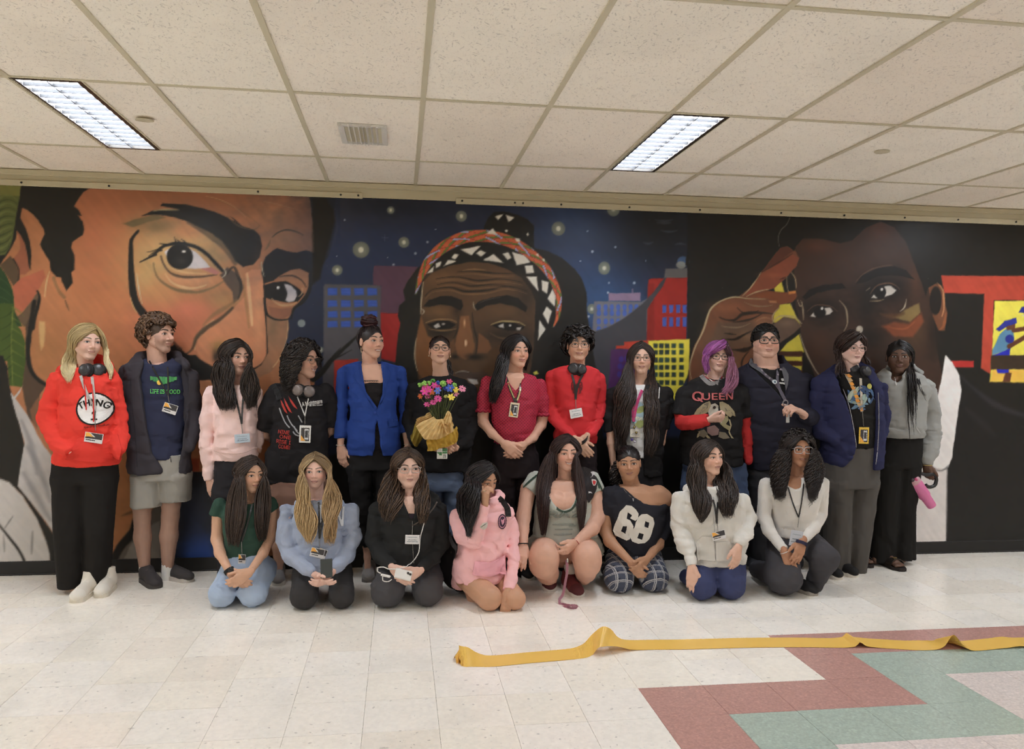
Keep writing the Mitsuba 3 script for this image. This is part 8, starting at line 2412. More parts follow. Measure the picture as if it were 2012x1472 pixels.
for toe, s in ((on_floor(1709, 1116), -1), (on_floor(1773, 1123), 1)):
 heel = toe + np.array([-.01 * s, .25, 0])
 fd = unit(toe - heel)
 p.flesh([cone(heel + fd * .05 + (0, 0, .055), heel + fd * .17 + (0, 0, .045), .036, .03), cone(heel + fd * .05 + (0, 0, .055), heel + fd * .045 + (0, 0, .14), .036, .033)] + [cone(heel + fd * .17 + np.array([x_ * .8, 0, .038]), heel + fd * (.232 - abs(x_ + .012 * s) * .5) + np.array([x_ * 1.05, 0, .034]), .013 if i else .016, .010 if i else .013) for i, x_ in enumerate((-.028 * s, -.01 * s, .006 * s, .02 * s, .032 * s))], .006, .012)
 out = [heel + fd * t + np.array([w_ * .05, 0, 0]) for t, w_ in ((.0, 0), (.03, .7), (.12, .8), (.2, 1), (.255, .5), (.26, 0), (.255, -.5), (.2, -1), (.12, -.8), (.03, -.7))]
 from shapely.geometry import Polygon
 so = trimesh.creation.extrude_polygon(Polygon([(o[0], o[1]) for o in out]).buffer(.004), .022, engine='earcut')
 k = add('sandal', so, 'mat_matte', p.key, color=col((40, 32, 30)), label='black slide sandal')
 c_ = heel + fd * .16
 arc_ = np.array([c_ + np.array([.052 * math.cos(t), 0, .018 + .055 * math.sin(t)]) for t in np.linspace(0, np.pi, 14)])
 add('strap', ribbon(arc_, .07, np.tile(fd, (14, 1)), .004), 'mat_smooth', k, color=col((40, 34, 30)))
 add('buckle', ribbon(arc_[6:9] + np.array([0, -.01, .006]), .02, np.tile(fd, (3, 1)), .004), 'mat_metal', k, color=col((190, 160, 100)))
p.cap((26, 21, 21), t=.03, line=.42, wide=.3)
p.pulled_back((28, 23, 22), (.5, .8, .0), n=260, r=.0045)
p.locks(1, [(250, 372, 412), (350, 368, 432), (450, 372, 442), (575, 405, 446)], (26, 22, 22), n=22, phi=(80, 120), wave=(.002, 14), r=.0075, thick=.03, light=((52, 44, 44), .2), end=2.0)
p.locks(1, [(300, 400, 425), (400, 440, 470), (520, 505, 520)], (26, 22, 22), n=3, phi=(80, 120), wave=(.002, 14), r=.006, thick=.01)
p.finish_hair('long thin black braids gathered to one side')
p.finish()

# the pink tumbler held by its handle
t = thing('tumbler', 'pink lidded tumbler with a black handle, hanging from a hand', 'tumbler')
A, Bq = p.q(412, 1160, -.1), p.q(562, 1372, -.1)
ax = unit(Bq - A)
M = np.eye(4)
u_ = unit(np.cross(ax, (0, 1, 0)))
M[:3, :3] = np.stack([u_, np.cross(ax, u_), ax], 1)
M[:3, 3] = A
L0 = np.linalg.norm(Bq - A)
def lathe(prof):
 m = trimesh.creation.revolve(np.array(prof), sections=40)
 m.fix_normals()
 m.apply_transform(M)
 return m
r0 = .044
add('body', lathe([(0, .03), (r0, .03), (r0 + .001, .06), (r0, L0 * .60), (r0 * .82, L0 * .68), (r0 * .76, L0 * .96), (r0 * .70, L0), (0, L0)]), 'mat_smooth', t, color=col((214, 108, 160)), smooth=40)
add('lid', lathe([(0, -.008), (r0 * .8, -.008), (r0 * .98, .0), (r0 * 1.02, .012), (r0 * 1.02, .03), (0, .03)]), 'mat_smooth', t, color=col((200, 150, 160)), smooth=40, label='pale lid')
for i, (an, c) in enumerate(((2.2, (60, 44, 50)), (3.0, (226, 160, 140)), (3.9, (40, 34, 38)), (1.5, (190, 60, 110)))):
 e = trimesh.creation.icosphere(1, .016)
 e.apply_transform(M @ trimesh.transformations.translation_matrix([.03 * math.cos(an), .03 * math.sin(an), -.01 + .012 * (i % 2)]))
 add('lid_charm', e, 'mat_smooth', t, color=col(c), smooth=True)
hp = [p.q(x, y, -.1) for x, y in [(468, 1110), (520, 1125), (572, 1120), (596, 1160), (585, 1205), (545, 1222), (512, 1205)]]
add('handle', tubes(resample(hp, 24), .013, 10), 'mat_smooth', t, color=col((30, 28, 30)), smooth=True, label='black loop handle')
# ---------------------------------------------------------------- the people: kneeling row, from the left
# 14: green tee
p = Person('kneeling person with long straight dark hair in a dark green T-shirt and light blue jeans', (395, 885, .2241), -.69, (204, 156, 126), 14)
p.head((436, 66), (434, 364), yaw=28, pitch=2, lips=(.40, .18, .16), brow=.018, mouth=.1)
p.neck((430, 455), r=.2)
p.trunk([(440, 340, 500, .065), (490, 200, 590, .09), (700, 215, 575, .1), (1000, 215, 600, .12)])
h = p.wear('t_shirt', [stack(p.rows([(428, 335, 505, .068), (465, 215, 590, .092), (560, 180, 602, .112), (700, 195, 590, .118), (850, 215, 562, .112), (928, 228, 545, .114)]))] +
           p.limb([(165, 475, 0, 62), (128, 575, -.0, 60)], flat=(0, 1)) + p.limb([(605, 465, 0, 64), (638, 530, .0, 62)], flat=(0, 1)), (46, 74, 62), cuts=[cone(p.q(432, 380, .02), p.q(428, 445, -.01), p.H * .31, p.H * .29)], label='dark green T-shirt', folds=((.010, 9, 9, 13), (.007, 20, 18, 26)))
p.arm([(150, 500, 0, 54), (140, 780, .0, 50), (165, 900, -.08, 46), (250, 1065, -.22, 33)])
p.arm([(625, 490, 0, 50), (610, 760, .01, 48), (545, 900, -.09, 42), (430, 1065, -.23, 32)])
p.hand((248, 1060, -.22), (355, 1160, -.25), (.1, 1, .1), -1, .95, curl=(16, 26, 18))
p.hand((432, 1062, -.235), (300, 1160, -.28), (-.1, 1, .2), 1, .95, curl=(18, 30, 20))
loop(p, p.q(248, 1058, -.22), p.m(40), (.55, -.4, -.75), .004, (24, 24, 26), 'watch_band', 'mat_matte', .02, 'black watch band')
q_ = p.q(262, 1050, -.27)
add('watch', solid([ball(q_, (.017, .007, .019))], .004), 'mat_smooth', p.key, color=col((18, 18, 22)), smooth=True, label='black smart watch')
leg = p.kneel((275, 1020, .04, 92), (570, 1020, .05, 92), (182, 1300, -.17, 118), (455, 1290, -.17, 126))
p.wear('jeans', [stack(p.rows([(890, 225, 560, .115), (1040, 180, 655, .14), (1120, 180, 655, .14)], -.004))] + leg, (160, 178, 204), k=.03, front=False, folds=((.016, 10, 10, 14), (.010, 26, 20, 26)), label='light blue jeans')
for a in ([(70, 1330), (130, 1350), (250, 1340), (310, 1300)], [(330, 1340), (400, 1370), (500, 1350), (590, 1290)]):
 pass
lan = p.lanyard([(400, 470), (385, 600)], [(450, 470), (420, 600)], (358, 800), .010, (30, 30, 32), (362, 905))
p.badge(lan, 362, 950, .042, .056, 3, 'photo')
p.cap((46, 34, 29), t=.035)
p.locks(-1, [(220, 388, 295), (330, 390, 255), (450, 400, 228), (600, 392, 216), (720, 355, 218), (805, 340, 235)], (52, 38, 31), n=110, part=.07, wave=(.003, 3), light=((72, 54, 44), .25))
p.locks(1, [(230, 548, 575), (340, 500, 602), (450, 470, 614), (600, 470, 608), (700, 480, 590), (770, 515, 565)], (52, 38, 31), n=95, part=.08, wave=(.003, 3), light=((72, 54, 44), .25))
p.finish_hair('long straight dark brown hair')
p.finish()

# 15: light blue sweatshirt
p = Person('kneeling person with long wavy blonde hair in a light blue sweatshirt, holding a phone', (535, 880, .2311), -.76, (222, 178, 160), 15)
p.head((366, 56), (366, 336), yaw=-4, roll=-2, pitch=1, lips=(.42, .20, .19), brow=.015, brow_col=(.10, .07, .05), iris=(.05, .07, .08), blush=.7)
p.neck((376, 415), r=.21)
p.trunk([(430, 310, 450, .07), (480, 190, 600, .1), (800, 200, 590, .12), (1040, 210, 600, .13)])
h = p.wear('sweatshirt', [stack(p.rows([(415, 310, 462, .07), (452, 190, 605, .102), (540, 145, 650, .125), (750, 180, 620, .14), (950, 205, 605, .148), (1045, 205, 605, .142)]))] +
           p.sleeve([(125, 550, 0, 74), (108, 780, -.02, 82), (170, 930, -.09, 76), (290, 1030, -.20, 54), (355, 1075, -.245, 40)]) + p.sleeve([(665, 540, 0, 74), (682, 760, -.02, 78), (630, 920, -.09, 72), (550, 1010, -.19, 52), (508, 1060, -.24, 38)]), (152, 162, 184),
           cuts=[cone(p.q(370, 340, .02), p.q(378, 412, -.01), p.H * .32, p.H * .31)], label='light blue sweatshirt', folds=((.02, 8, 8, 12), (.012, 18, 16, 24)))
p.text('W', 235, 680, 150, (196, 198, 204), h, 8, width=105, lift=.004)
p.text('I', 408, 632, 140, (196, 198, 204), h, 2, width=34, lift=.004)
p.text('N', 566, 660, 150, (200, 202, 206), h, 3, width=75, lift=.004)
p.hand((362, 1078, -.25), (455, 1150, -.31), (.3, .5, .8), -1, .95, curl=(14, 24, 18))
p.hand((505, 1062, -.245), (425, 1140, -.30), (-.3, .7, .6), 1, .95, curl=(22, 36, 24))
leg = p.kneel((285, 1010, .05, 100), (580, 1010, .05, 100), (272, 1290, -.18, 122), (588, 1290, -.18, 112))
p.wear('trousers', [stack(p.rows([(1000, 200, 610, .13), (1110, 150, 670, .15)], -.004))] + leg, (56, 54, 55), k=.03, front=False, folds=((.012, 10, 10, 14), (.007, 26, 20, 26)), label='black trousers')
lan = p.lanyard([(395, 460), (400, 600)], [(432, 590), (412, 690)], (402, 770), .011, (30, 28, 28), (402, 842))
p.badge(lan, 385, 890, .082, .054, 14, 'photo')
p.badge(lan, 425, 900, .05, .06, 22, 'photo', lift=.007)
p.cap((126, 104, 76), t=.025, line=.5)
p.locks(-1, [(200, 268, 245), (330, 300, 212), (450, 322, 200), (600, 378, 208), (700, 368, 238), (768, 345, 280)], (138, 112, 78), n=90, wave=(.012, 4.5), light=((196, 168, 122), .4), tip=((186, 154, 104), 1.0))
p.locks(1, [(200, 482, 500), (330, 462, 540), (450, 445, 592), (600, 436, 552), (700, 440, 540), (775, 462, 512)], (138, 112, 78), n=90, wave=(.012, 4.5), light=((196, 168, 122), .4), tip=((178, 144, 98), 1.0))
p.finish_hair('long wavy blonde hair')
p.finish()
q_ = p.q(460, 1020, -.315)
t = thing('phone', 'dark phone held by the person in the light blue sweatshirt', 'phone')
M = np.eye(4)
M[:3, :3] = rot([0, 1, 0], -4) @ rot([1, 0, 0], -22) @ rot([0, 0, 1], 8)
M[:3, 3] = q_
ph = box(-.034, .034, -.005, .005, -.058, .05, .003)
ph.apply_transform(M)
add('case', ph, 'mat_smooth', t, color=col((62, 66, 64)))
ph = box(-.03, .03, -.0056, -.0048, -.054, .046)
ph.apply_transform(M)
add('screen', ph, 'mat_smooth', t, color=col((44, 50, 48)))

# 16: black zip hoodie, white cable
p = Person('kneeling person with wavy brown hair and clear glasses in a black hoodie', (710, 870, .2344), -.80, (218, 176, 156), 16)
p.head((392, 62), (392, 365), yaw=8, pitch=2, lips=(.38, .18, .17), brow=.018, mouth=.09, gaze=(.012, .0))
p.neck((400, 475), r=.21)
p.flesh([stack(p.rows([(440, 320, 470, .07), (490, 200, 590, .1), (600, 190, 600, .115), (1040, 210, 590, .12)]))], .01)
tee = p.wear('t_shirt', [stack(p.rows([(560, 230, 560, .122), (700, 220, 570, .128), (1030, 220, 570, .128)]))], (54, 44, 54), label='dark purple top')
op = [p.q(x, y, -.13)[[0, 2]] for x, y in [(340, 380), (338, 440), (366, 530), (405, 620), (425, 650), (445, 600), (450, 500), (462, 380)]]
h = p.wear('hoodie', [stack(p.rows([(420, 290, 510, .08), (468, 170, 610, .108), (560, 125, 665, .132), (750, 165, 625, .142), (950, 178, 622, .148), (1045, 185, 615, .146)]))] +
           p.sleeve([(125, 570, 0, 70), (108, 820, -.01, 74), (170, 950, -.09, 68), (262, 1045, -.21, 46)]) + p.sleeve([(655, 570, 0, 70), (668, 830, -.01, 74), (600, 965, -.09, 66), (488, 1070, -.22, 44)]) +
           chain([p.q(250, 450, .02), p.q(400, 400, .11), p.q(560, 450, .03), p.q(630, 480, -.02)], [.03, .04, .036, .03]), (38, 38, 38),
           cuts=[prism(op, -9, p.Y), cone(p.q(395, 370, .02), p.q(400, 470, .0), p.H * .34, p.H * .34)], cut_k=.012, label='black zip hoodie')
p.strap('zipper', [(428, 655), (428, 780), (440, 1010)], .004, (110, 108, 106), lift=.004, parent=h, mat='mat_metal')
p.strap('necklace', [(345, 470), (372, 530), (398, 552), (430, 520), (445, 470)], .003, (110, 96, 84), lift=.004, n=14)
p.strap('drawstring', [(498, 460), (500, 505)], .006, (190, 186, 182), lift=.008, parent=h, n=5)
lan = p.lanyard([(632, 495), (560, 600), (500, 650)], [(636, 492), (565, 596), (505, 646)], (430, 692), .007, (74, 62, 54), (424, 770), label='thin brown neck cord')
p.badge(lan, 427, 808, .085, .056, 2, 'paper')
p.hand((262, 1048, -.23), (355, 1140, -.27), (.1, 1, .2), -1, .95, curl=(14, 24, 18))
p.hand((490, 1075, -.235), (385, 1135, -.28), (-.1, 1, .3), 1, .95, curl=(16, 26, 20))
leg = p.kneel((285, 1040, .06, 105), (555, 1040, .06, 105), (220, 1285, -.16, 145), (555, 1270, -.15, 132))
p.wear('trousers', [stack(p.rows([(1010, 185, 610, .13), (1130, 130, 690, .15)], -.004))] + leg, (72, 70, 73), k=.03, front=False, folds=((.014, 10, 10, 14), (.008, 26, 20, 26)), label='charcoal trousers')
p.glasses((176, 164, 158), w=.122, h=.082, r=.008, power=3, label='clear-framed glasses')
p.cap((62, 46, 37), t=.04)
p.locks(-1, [(240, 302, 240), (340, 335, 195), (450, 345, 155), (550, 305, 165), (625, 262, 195)], (62, 46, 36), n=90, wave=(.016, 4.5), light=((104, 78, 56), .35))
p.locks(1, [(240, 482, 522), (340, 460, 542), (450, 448, 560), (560, 480, 560), (640, 505, 540)], (62, 46, 36), n=80, wave=(.014, 4.5), light=((104, 78, 56), .35))
p.finish_hair('wavy brown hair')
p.finish()
q_ = p.q(350, 1105, -.315)
t = thing('phone', 'white phone with two camera lenses held by the person in the black zip hoodie', 'phone')
M = np.eye(4)
M[:3, :3] = rot([0, 1, 0], 15) @ rot([1, 0, 0], -35)
M[:3, 3] = q_
ph = box(-.048, .05, -.006, .006, -.03, .03, .004)
ph.apply_transform(M)
add('case', ph, 'mat_smooth', t, color=col((216, 212, 206)))
for x_, z_ in ((.026, .012), (.04, .008)):
 e = trimesh.creation.cylinder(.007, .004, sections=20, transform=M @ trimesh.transformations.translation_matrix([x_, -.007, z_]) @ trimesh.transformations.rotation_matrix(np.pi / 2, [1, 0, 0]))
 add('lens', e, 'mat_smooth', t, color=col((30, 28, 30)))
c1 = p.on_chest([tuple(a) for a in resample([(512, 598), (530, 640), (512, 720), (492, 800), (484, 900), (455, 962), (405, 1015)], 24)], .014)
c2 = [p.q(x, y, -.3) for x, y in [(370, 1040), (300, 1060), (235, 1060), (180, 1042), (135, 1050), (135, 1075), (165, 1095)]]
t = thing('cable', 'white earphone cable running from the black hoodie to the hands', 'cable')
add('cord', tubes(resample(np.vstack([c1, c2]), 60), .0032, 6), 'mat_smooth', t, color=col((216, 212, 208)), smooth=True)
add('cord', tubes(resample([p.q(x, y, -.3) for x, y in [(178, 1120), (180, 1155), (215, 1165), (255, 1145)]], 14), .0032, 6), 'mat_smooth', t, color=col((216, 212, 208)), smooth=True)
add('plug', solid([cone(p.q(172, 1108, -.3), p.q(235, 1122, -.3), .008, .008)], .004), 'mat_smooth', t, color=col((222, 218, 214)), smooth=True)

# 17: pink hoodie, hand to the eye
p = Person('kneeling person in a pink hoodie with long black hair, rubbing one eye', (870, 895, .2209), -.86, (192, 142, 110), 17)
p.head((352, 68), (366, 368), yaw=42, pitch=-10, roll=2, lips=(.30, .14, .12), brow=.018, open=.2)
p.neck((385, 440), r=.2)
p.trunk([(410, 300, 480, .08), (470, 180, 590, .1), (800, 160, 560, .12), (1090, 130, 540, .13)])
s1 = p.sleeve([(125, 540, 0, 72), (185, 720, -.08, 82), (270, 760, -.17, 76), (330, 620, -.22, 62), (372, 445, -.245, 46)], (0, 1), .55)
s2 = p.sleeve([(585, 510, 0, 58), (625, 700, -.0, 56), (628, 900, -.07, 58), (612, 1080, -.16, 60), (585, 1205, -.22, 54)])
h = p.wear('hoodie', [stack(p.rows([(385, 290, 500, .085), (440, 160, 600, .112), (540, 115, 622, .135), (700, 150, 590, .142), (850, 130, 570, .148), (950, 95, 565, .152), (1060, 88, 560, .156), (1105, 100, 550, .152)])), cone(p.q(190, 1040, .02), p.q(150, 1120, .05), .07, .06)] + s1 + s2 +
           chain([p.q(250, 440, .06), p.q(380, 380, .13), p.q(490, 365, .04), p.q(440, 420, -.1)], [.034, .05, .044, .026]), (240, 182, 184),
           cuts=[cone(p.q(372, 350, .02), p.q(395, 430, -.03), p.H * .33, p.H * .23)], label='pink hoodie', folds=((.02, 8, 8, 12), (.012, 18, 16, 24)))
p.shape([(285, 938), (420, 948), (562, 905), (560, 1050), (410, 1075), (262, 1060)], (230, 162, 174), h, 'pocket', .006, lift=.006, label='front pocket of the pink hoodie', mat='mat_cloth')
p.shape([(530 + 40 * math.cos(a), 590 + 66 * math.sin(a)) for a in th], (66, 44, 62), h, lift=.003, label='round dark emblem')
p.shape([(530 + 33 * math.cos(a), 590 + 55 * math.sin(a)) for a in th], (206, 140, 160), h, lift=.0045, holes=[[(530 + 28 * math.cos(a), 590 + 47 * math.sin(a)) for a in th]])
p.shape([(512, 560), (530, 575), (552, 558), (545, 600), (532, 622), (520, 600)], (206, 140, 160), h, lift=.0045)
p.shape([(324, 622), (350, 590), (385, 584), (400, 600), (395, 640), (372, 655), (340, 645)], (206, 196, 186), h, lift=.003, label='white sleeve patch')
p.strap('print', [(338, 638), (392, 600)], .003, (70, 60, 60), lift=.006, parent=h, n=6)
p.strap('backpack_strap', [(495, 375), (540, 420), (575, 480), (582, 540)], .034, (30, 27, 28), lift=.012, mat='mat_matte', thick=.005)
p.hand((374, 445, -.245), (378, 300, -.25), (.9, .5, 0), -1, .9, curl=(45, 60, 45))
p.hand((582, 1200, -.225), (565, 1330, -.25), (.2, 1, 0), 1, .88, curl=(12, 20, 14))
p.kneel((215, 1090, .0, 105), (500, 1090, .03, 95), (415, 1300, -.22, 112), (640, 1285, -.22, 98), bare=True)
p.arm([(250, 1200, .02, 60), (300, 1330, -.02, 62)], .009)
e = p.q(372, 318, -.29)
loop(p, e, .0095, (.2, .3, 1), .0015, (206, 190, 160), 'ring', 'mat_metal')
p.cap((26, 21, 22), t=.045)
p.locks(-1, [(200, 350, 195), (300, 335, 150), (400, 325, 110), (500, 290, 130), (590, 260, 175), (650, 245, 210)], (28, 23, 24), n=120, part=.08, wave=(.006, 5), light=((54, 44, 44), .25))
p.locks(1, [(180, 452, 466), (260, 456, 470), (340, 440, 465)], (28, 23, 24), n=36, part=.09, wave=(.004, 5), lie='back', thick=.02)
p.finish_hair('long black hair')
p.finish()
t = thing('backpack', 'black backpack behind the kneeling person in the pink hoodie', 'backpack')
c = p.q(130, 1080, .12)
m = solid([ball(c + (.03, .06, .02), (.15, .09, .19))], .012, folds=[(.012, 10, 10, 10, 3)], cuts=[cone(c - (.3, 0, .56), c + (.3, 0, -.56), .36, .36)])
m.vertices[:, 2] += .003 - m.vertices[:, 2].min()
add('bag', m, 'mat_cloth', t, color=col((34, 31, 33)), smooth=True)
st = np.array([p.q(x, y, d) for x, y, d in ((62, 700, .0), (90, 790, -.08), (120, 830, -.1), (100, 900, .0))])
add('strap', ribbon(resample(st, 14), .028, (0.4, .2, 1), .003), 'mat_matte', t, color=col((40, 36, 38)), label='black strap with white letters')

# 18: squatting, pale jersey
p = Person('squatting person with very long dark hair in a pale jersey top and red sneakers', (1005, 845, .2445), -.60, (208, 158, 134), 18)
p.head((436, 52), (442, 322), yaw=12, pitch=3, lips=(.42, .18, .17), smile=.45, brow=.021, open=.45, blush=.8, mouth=.115, teeth=True)
p.neck((432, 425), r=.215, r2=.24)
p.flesh([stack(p.rows([(400, 310, 555, .085), (445, 210, 630, .105), (560, 215, 630, .122), (700, 215, 635, .135), (880, 190, 680, .14)])), ball(p.q(355, 600, -.115), (.078, .06, .08)), ball(p.q(492, 598, -.115), (.078, .06, .08))], .0085, .025)
nk = [p.q(x, y, -.19)[[0, 2]] for x, y in [(300, 330), (318, 500), (334, 580), (372, 630), (424, 652), (478, 632), (514, 575), (528, 500), (545, 330)]]
h = p.wear('jersey_top', [stack(p.rows([(395, 280, 590, .095), (440, 195, 640, .118), (560, 200, 640, .138), (700, 185, 640, .152), (850, 170, 695, .152), (905, 200, 690, .145)])), ball(p.q(355, 604, -.118), (.086, .068, .086)), ball(p.q(492, 602, -.118), (.086, .068, .086))] +
           p.limb([(195, 400, 0, 70), (132, 490, -.02, 66)], flat=(0, 1)) + p.limb([(640, 400, 0, 70), (692, 500, -.02, 66)], flat=(0, 1)), (176, 180, 170),
           cuts=[prism(nk, -9, p.Y - .02), cone(p.q(432, 330, .02), p.q(432, 440, .0), p.H * .38, p.H * .47)], cut_k=.008, k=.02, label='pale grey jersey top', folds=((.010, 9, 9, 13), (.007, 20, 18, 26)))
p.strap('trim', [(316, 520), (336, 588), (372, 636), (424, 656), (478, 637), (514, 582), (526, 520)], .014, (62, 78, 68), lift=.011, parent=h, mat='mat_cloth')
p.text('RAZ', 425, 705, 52, (128, 138, 130), h, 0, width=270, lift=.008)
for x_, y_, w_ in ((375, 762, 45), (440, 758, 60), (490, 772, 30), (420, 800, 70), (380, 842, 40), (440, 838, 45)):
 p.shape([(x_ - w_, y_ - 5), (x_ + w_, y_ - 8), (x_ + w_, y_ + 3), (x_ - w_, y_ + 6)], (138, 144, 136), h, lift=.004)
for d_ in (0, 22):
 p.strap('stripe', [(92 + d_ * .9, 462 - d_), (140 + d_, 420 - d_ * 1.2), (195 + d_ * .6, 372 - d_ * .6)], .009, (54, 72, 62), lift=.005, parent=h, n=10, mat='mat_cloth')
 p.strap('stripe', [(728 - d_, 490 - d_), (705 - d_, 430 - d_), (672 - d_, 372 - d_ * .4)], .009, (54, 72, 62), lift=.005, parent=h, n=10, mat='mat_cloth')
v_ = p.shape([(553, 298), (600, 300), (650, 325), (690, 395), (680, 470), (650, 540), (605, 575), (560, 500)], (40, 34, 36), p.key, 'sash', .004, lift=.010, label='black printed sash on the shoulder')
p.shape([(640 + 0, 392), (672, 396), (680, 412), (668, 440), (650, 444), (640, 420)], (206, 200, 196), v_, 'pin', .002, lift=.016)
p.shape([(648, 402), (668, 404), (672, 414), (662, 432), (652, 434), (646, 418)], (190, 40, 44), v_, 'pin', .002, lift=.019, label='red and white pin')
for poly in ([(630, 335), (655, 330), (672, 350), (660, 348), (668, 365), (655, 355), (640, 372), (642, 350)], [(612, 490), (640, 496), (650, 512), (632, 504), (615, 505)], [(640, 368), (632, 380), (628, 376)]):
 p.shape(poly, (196, 192, 196), v_, 'mark', .001, lift=.016)
p.shape([(196, 440), (228, 445), (222, 462), (205, 480), (196, 500)], (40, 34, 36), p.key, 'sash', .004, lift=.010)
p.arm([(135, 470, -.0, 62), (95, 700, -.08, 56), (90, 800, -.16, 48), (95, 925, -.25, 35)])
p.hand((95, 922, -.25), (72, 1090, -.345), (.1, .9, -.2), -1, 1.0, curl=(16, 26, 16))
p.arm([(672, 470, 0, 64), (690, 700, -.06, 62), (650, 790, -.14, 56), (520, 905, -.28, 34)])
p.hand((520, 905, -.28), (385, 1010, -.35), (-.1, .9, .5), 1, 1.0, curls=[(30, 40, 30), (16, 24, 16), (18, 28, 18), (24, 34, 22)], thumb=(.5, .9, .3))
loop(p, p.q(94, 915, -.25), p.m(38), (0, -.3, -1), .0035, (30, 27, 28), label='dark bracelet')
loop(p, p.q(516, 905, -.28), p.m(36), (-.8, -.4, -.6), .002, (160, 50, 44), label='thin red bracelet')
p.flesh(chain([p.q(270, 960, .03), p.q(262, 1010, -.3)], [p.m(118), p.m(112)]) + [ball(p.q(258, 1075, -.27), (p.m(112), .085, p.m(112)))] + chain([p.q(580, 960, .03), p.q(608, 1010, -.3)], [p.m(118), p.m(108)]) + [ball(p.q(612, 1070, -.27), (p.m(104), .085, p.m(108)))] + [ball(p.q(425, 960, .06), (.2, .14, .12))] +
  chain([p.q(262, 1080, -.28), p.q(290, 1150, -.16), p.q(318, 1225, -.05)], [p.m(78), p.m(80), p.m(45)]) + chain([p.q(605, 1080, -.28), p.q(596, 1140, -.2), p.q(588, 1200, -.14)], [p.m(78), p.m(76), p.m(45)]), .0085, .03)
p.wear('shorts', [stack(p.rows([(840, 175, 700, .15), (930, 150, 720, .17, .03)])), cone(p.q(230, 930, .06), p.q(215, 960, -.06), p.m(110), p.m(112), (0, 1)), cone(p.q(610, 930, .06), p.q(625, 960, -.06), p.m(118), p.m(120), (0, 1))], (150, 146, 132), front=False, label='pale shorts')
for a, b in ((on_floor(1079, 1164), .0), (on_floor(1129, 1176), .02)):
 p.shoe(a + (.02 - b, .26, 0), a + (.01 + b, 0, 0), (104, 38, 40), (198, 190, 180), .03, .27, label='dark red high sneaker with a white sole', laces=(112, 40, 46), toecap=(84, 34, 38))
 k = add('sock', solid([cone(a + (.015, .2, .1), a + (.012, .21, .16), .038, .04, (1, 1))], .007), 'mat_cloth', p.key, color=col((206, 200, 192)), smooth=True)
e = p.on_chest([(408, 495)], .008)[0]
p.strap('necklace', [(360, 390), (385, 450), (408, 480), (440, 440), (465, 390)], .003, (190, 170, 130), lift=.006, n=16)
add('pendant', solid([ball(e, (.009, .005, .012)), ball(e + (0, 0, -.02), (.005, .004, .009))], .003), 'mat_metal', p.key, color=col((214, 200, 170)), smooth=True)
p.cap((40, 27, 26), t=.035)
p.locks(-1, [(180, 352, 290), (330, 362, 222), (450, 345, 202), (600, 302, 205), (720, 292, 215), (815, 272, 238)], (48, 31, 29), n=110, part=.05, wave=(.003, 3), pts=24, light=((72, 48, 42), .25))
p.locks(1, [(180, 515, 528), (330, 478, 560), (450, 492, 592), (600, 532, 602), (740, 540, 580), (810, 550, 572)], (48, 31, 29), n=95, part=.05, wave=(.003, 3), pts=24, light=((72, 48, 42), .25))
p.finish_hair('very long dark brown hair')
p.finish()
pk = [p.q(442, 1045, -.36), p.q(448, 1120, -.36), p.q(430, 1240, -.35), p.q(410, 1330, -.36)] + [on_floor(1005 + x * .2445, 845 + y * .2445, z) for x, y, z in ((385, 1368, .02), (388, 1395, .004), (430, 1405, .006), (490, 1412, .03), (528, 1420, .012), (500, 1436, .003), (420, 1412, .004))]
t = thing('neck_strap', 'pink neck strap dangling from a hand to the floor before the squatting person', 'strap')
rp = resample(pk, 40)
tt = np.gradient(rp, axis=0)
ac = np.cross(tt, (.25, -1, .2))
add('band', ribbon(rp, .017, ac, .0016), 'mat_satin', t, color=col((150, 92, 108)))
add('clip', solid([cone(p.q(450, 1040, -.365), p.q(450, 1060, -.365), .006, .006)], .003), 'mat_metal', t, color=col((190, 188, 184)), smooth=True)

# 19: number 68
def plaid(p, n, uv):
 x = p.x + .25 * p.y
 z = p.z + p.y * .85
 def line(t, per, off, w):
  f = t / per + off
  d = dr.abs(f - dr.floor(f) - .5)
  return 1 - mikit.smoothstep(w, w * 1.7, d)
 a = dr.maximum(dr.maximum(line(x, .062, 0, .045), line(z, .062, 0, .045)), .8 * dr.maximum(line(x, .062, .16, .03), line(z, .062, .16, .03)))
 b = dr.maximum(line(x, .062, .45, .22), line(z, .062, .45, .22))
 c = mikit.mix(mi.Color3f(.022, .024, .042), mi.Color3f(.075, .085, .12), b * .8)
 return mikit.mix(c, mi.Color3f(.5, .49, .5), a * .7) * (.85 + .3 * mikit.fbm(p.x * 60, p.y * 60, p.z * 60))
bsdf('mat_plaid', mikit.proc(plaid), rough=.85, spec=.15)
p = Person('kneeling person in an off-shoulder black T-shirt numbered 68 and plaid trousers', (1165, 865, .2209), -.65, (176, 128, 96), 19)
p.head((306, 58), (332, 350), yaw=-2, roll=-5, pitch=2, lips=(.32, .15, .13), smile=.15, mouth_tilt=.15, brow=.017, cheek=1.1, nose=1.1, blush=.4)
p.neck((352, 435), r=.235, r2=.26)
p.flesh([stack(p.rows([(400, 250, 470, .075), (450, 150, 610, .1), (540, 110, 655, .118), (750, 165, 615, .122), (960, 200, 560, .125)])), cone(p.q(580, 500), p.q(615, 520), .075, .07)], .0085, .02)
cutp = [p.q(x, y, -.13)[[0, 2]] for x, y in [(225, 250), (248, 380), (300, 440), (380, 515), (460, 562), (530, 582), (610, 588), (720, 560), (800, 520), (800, 250)]]
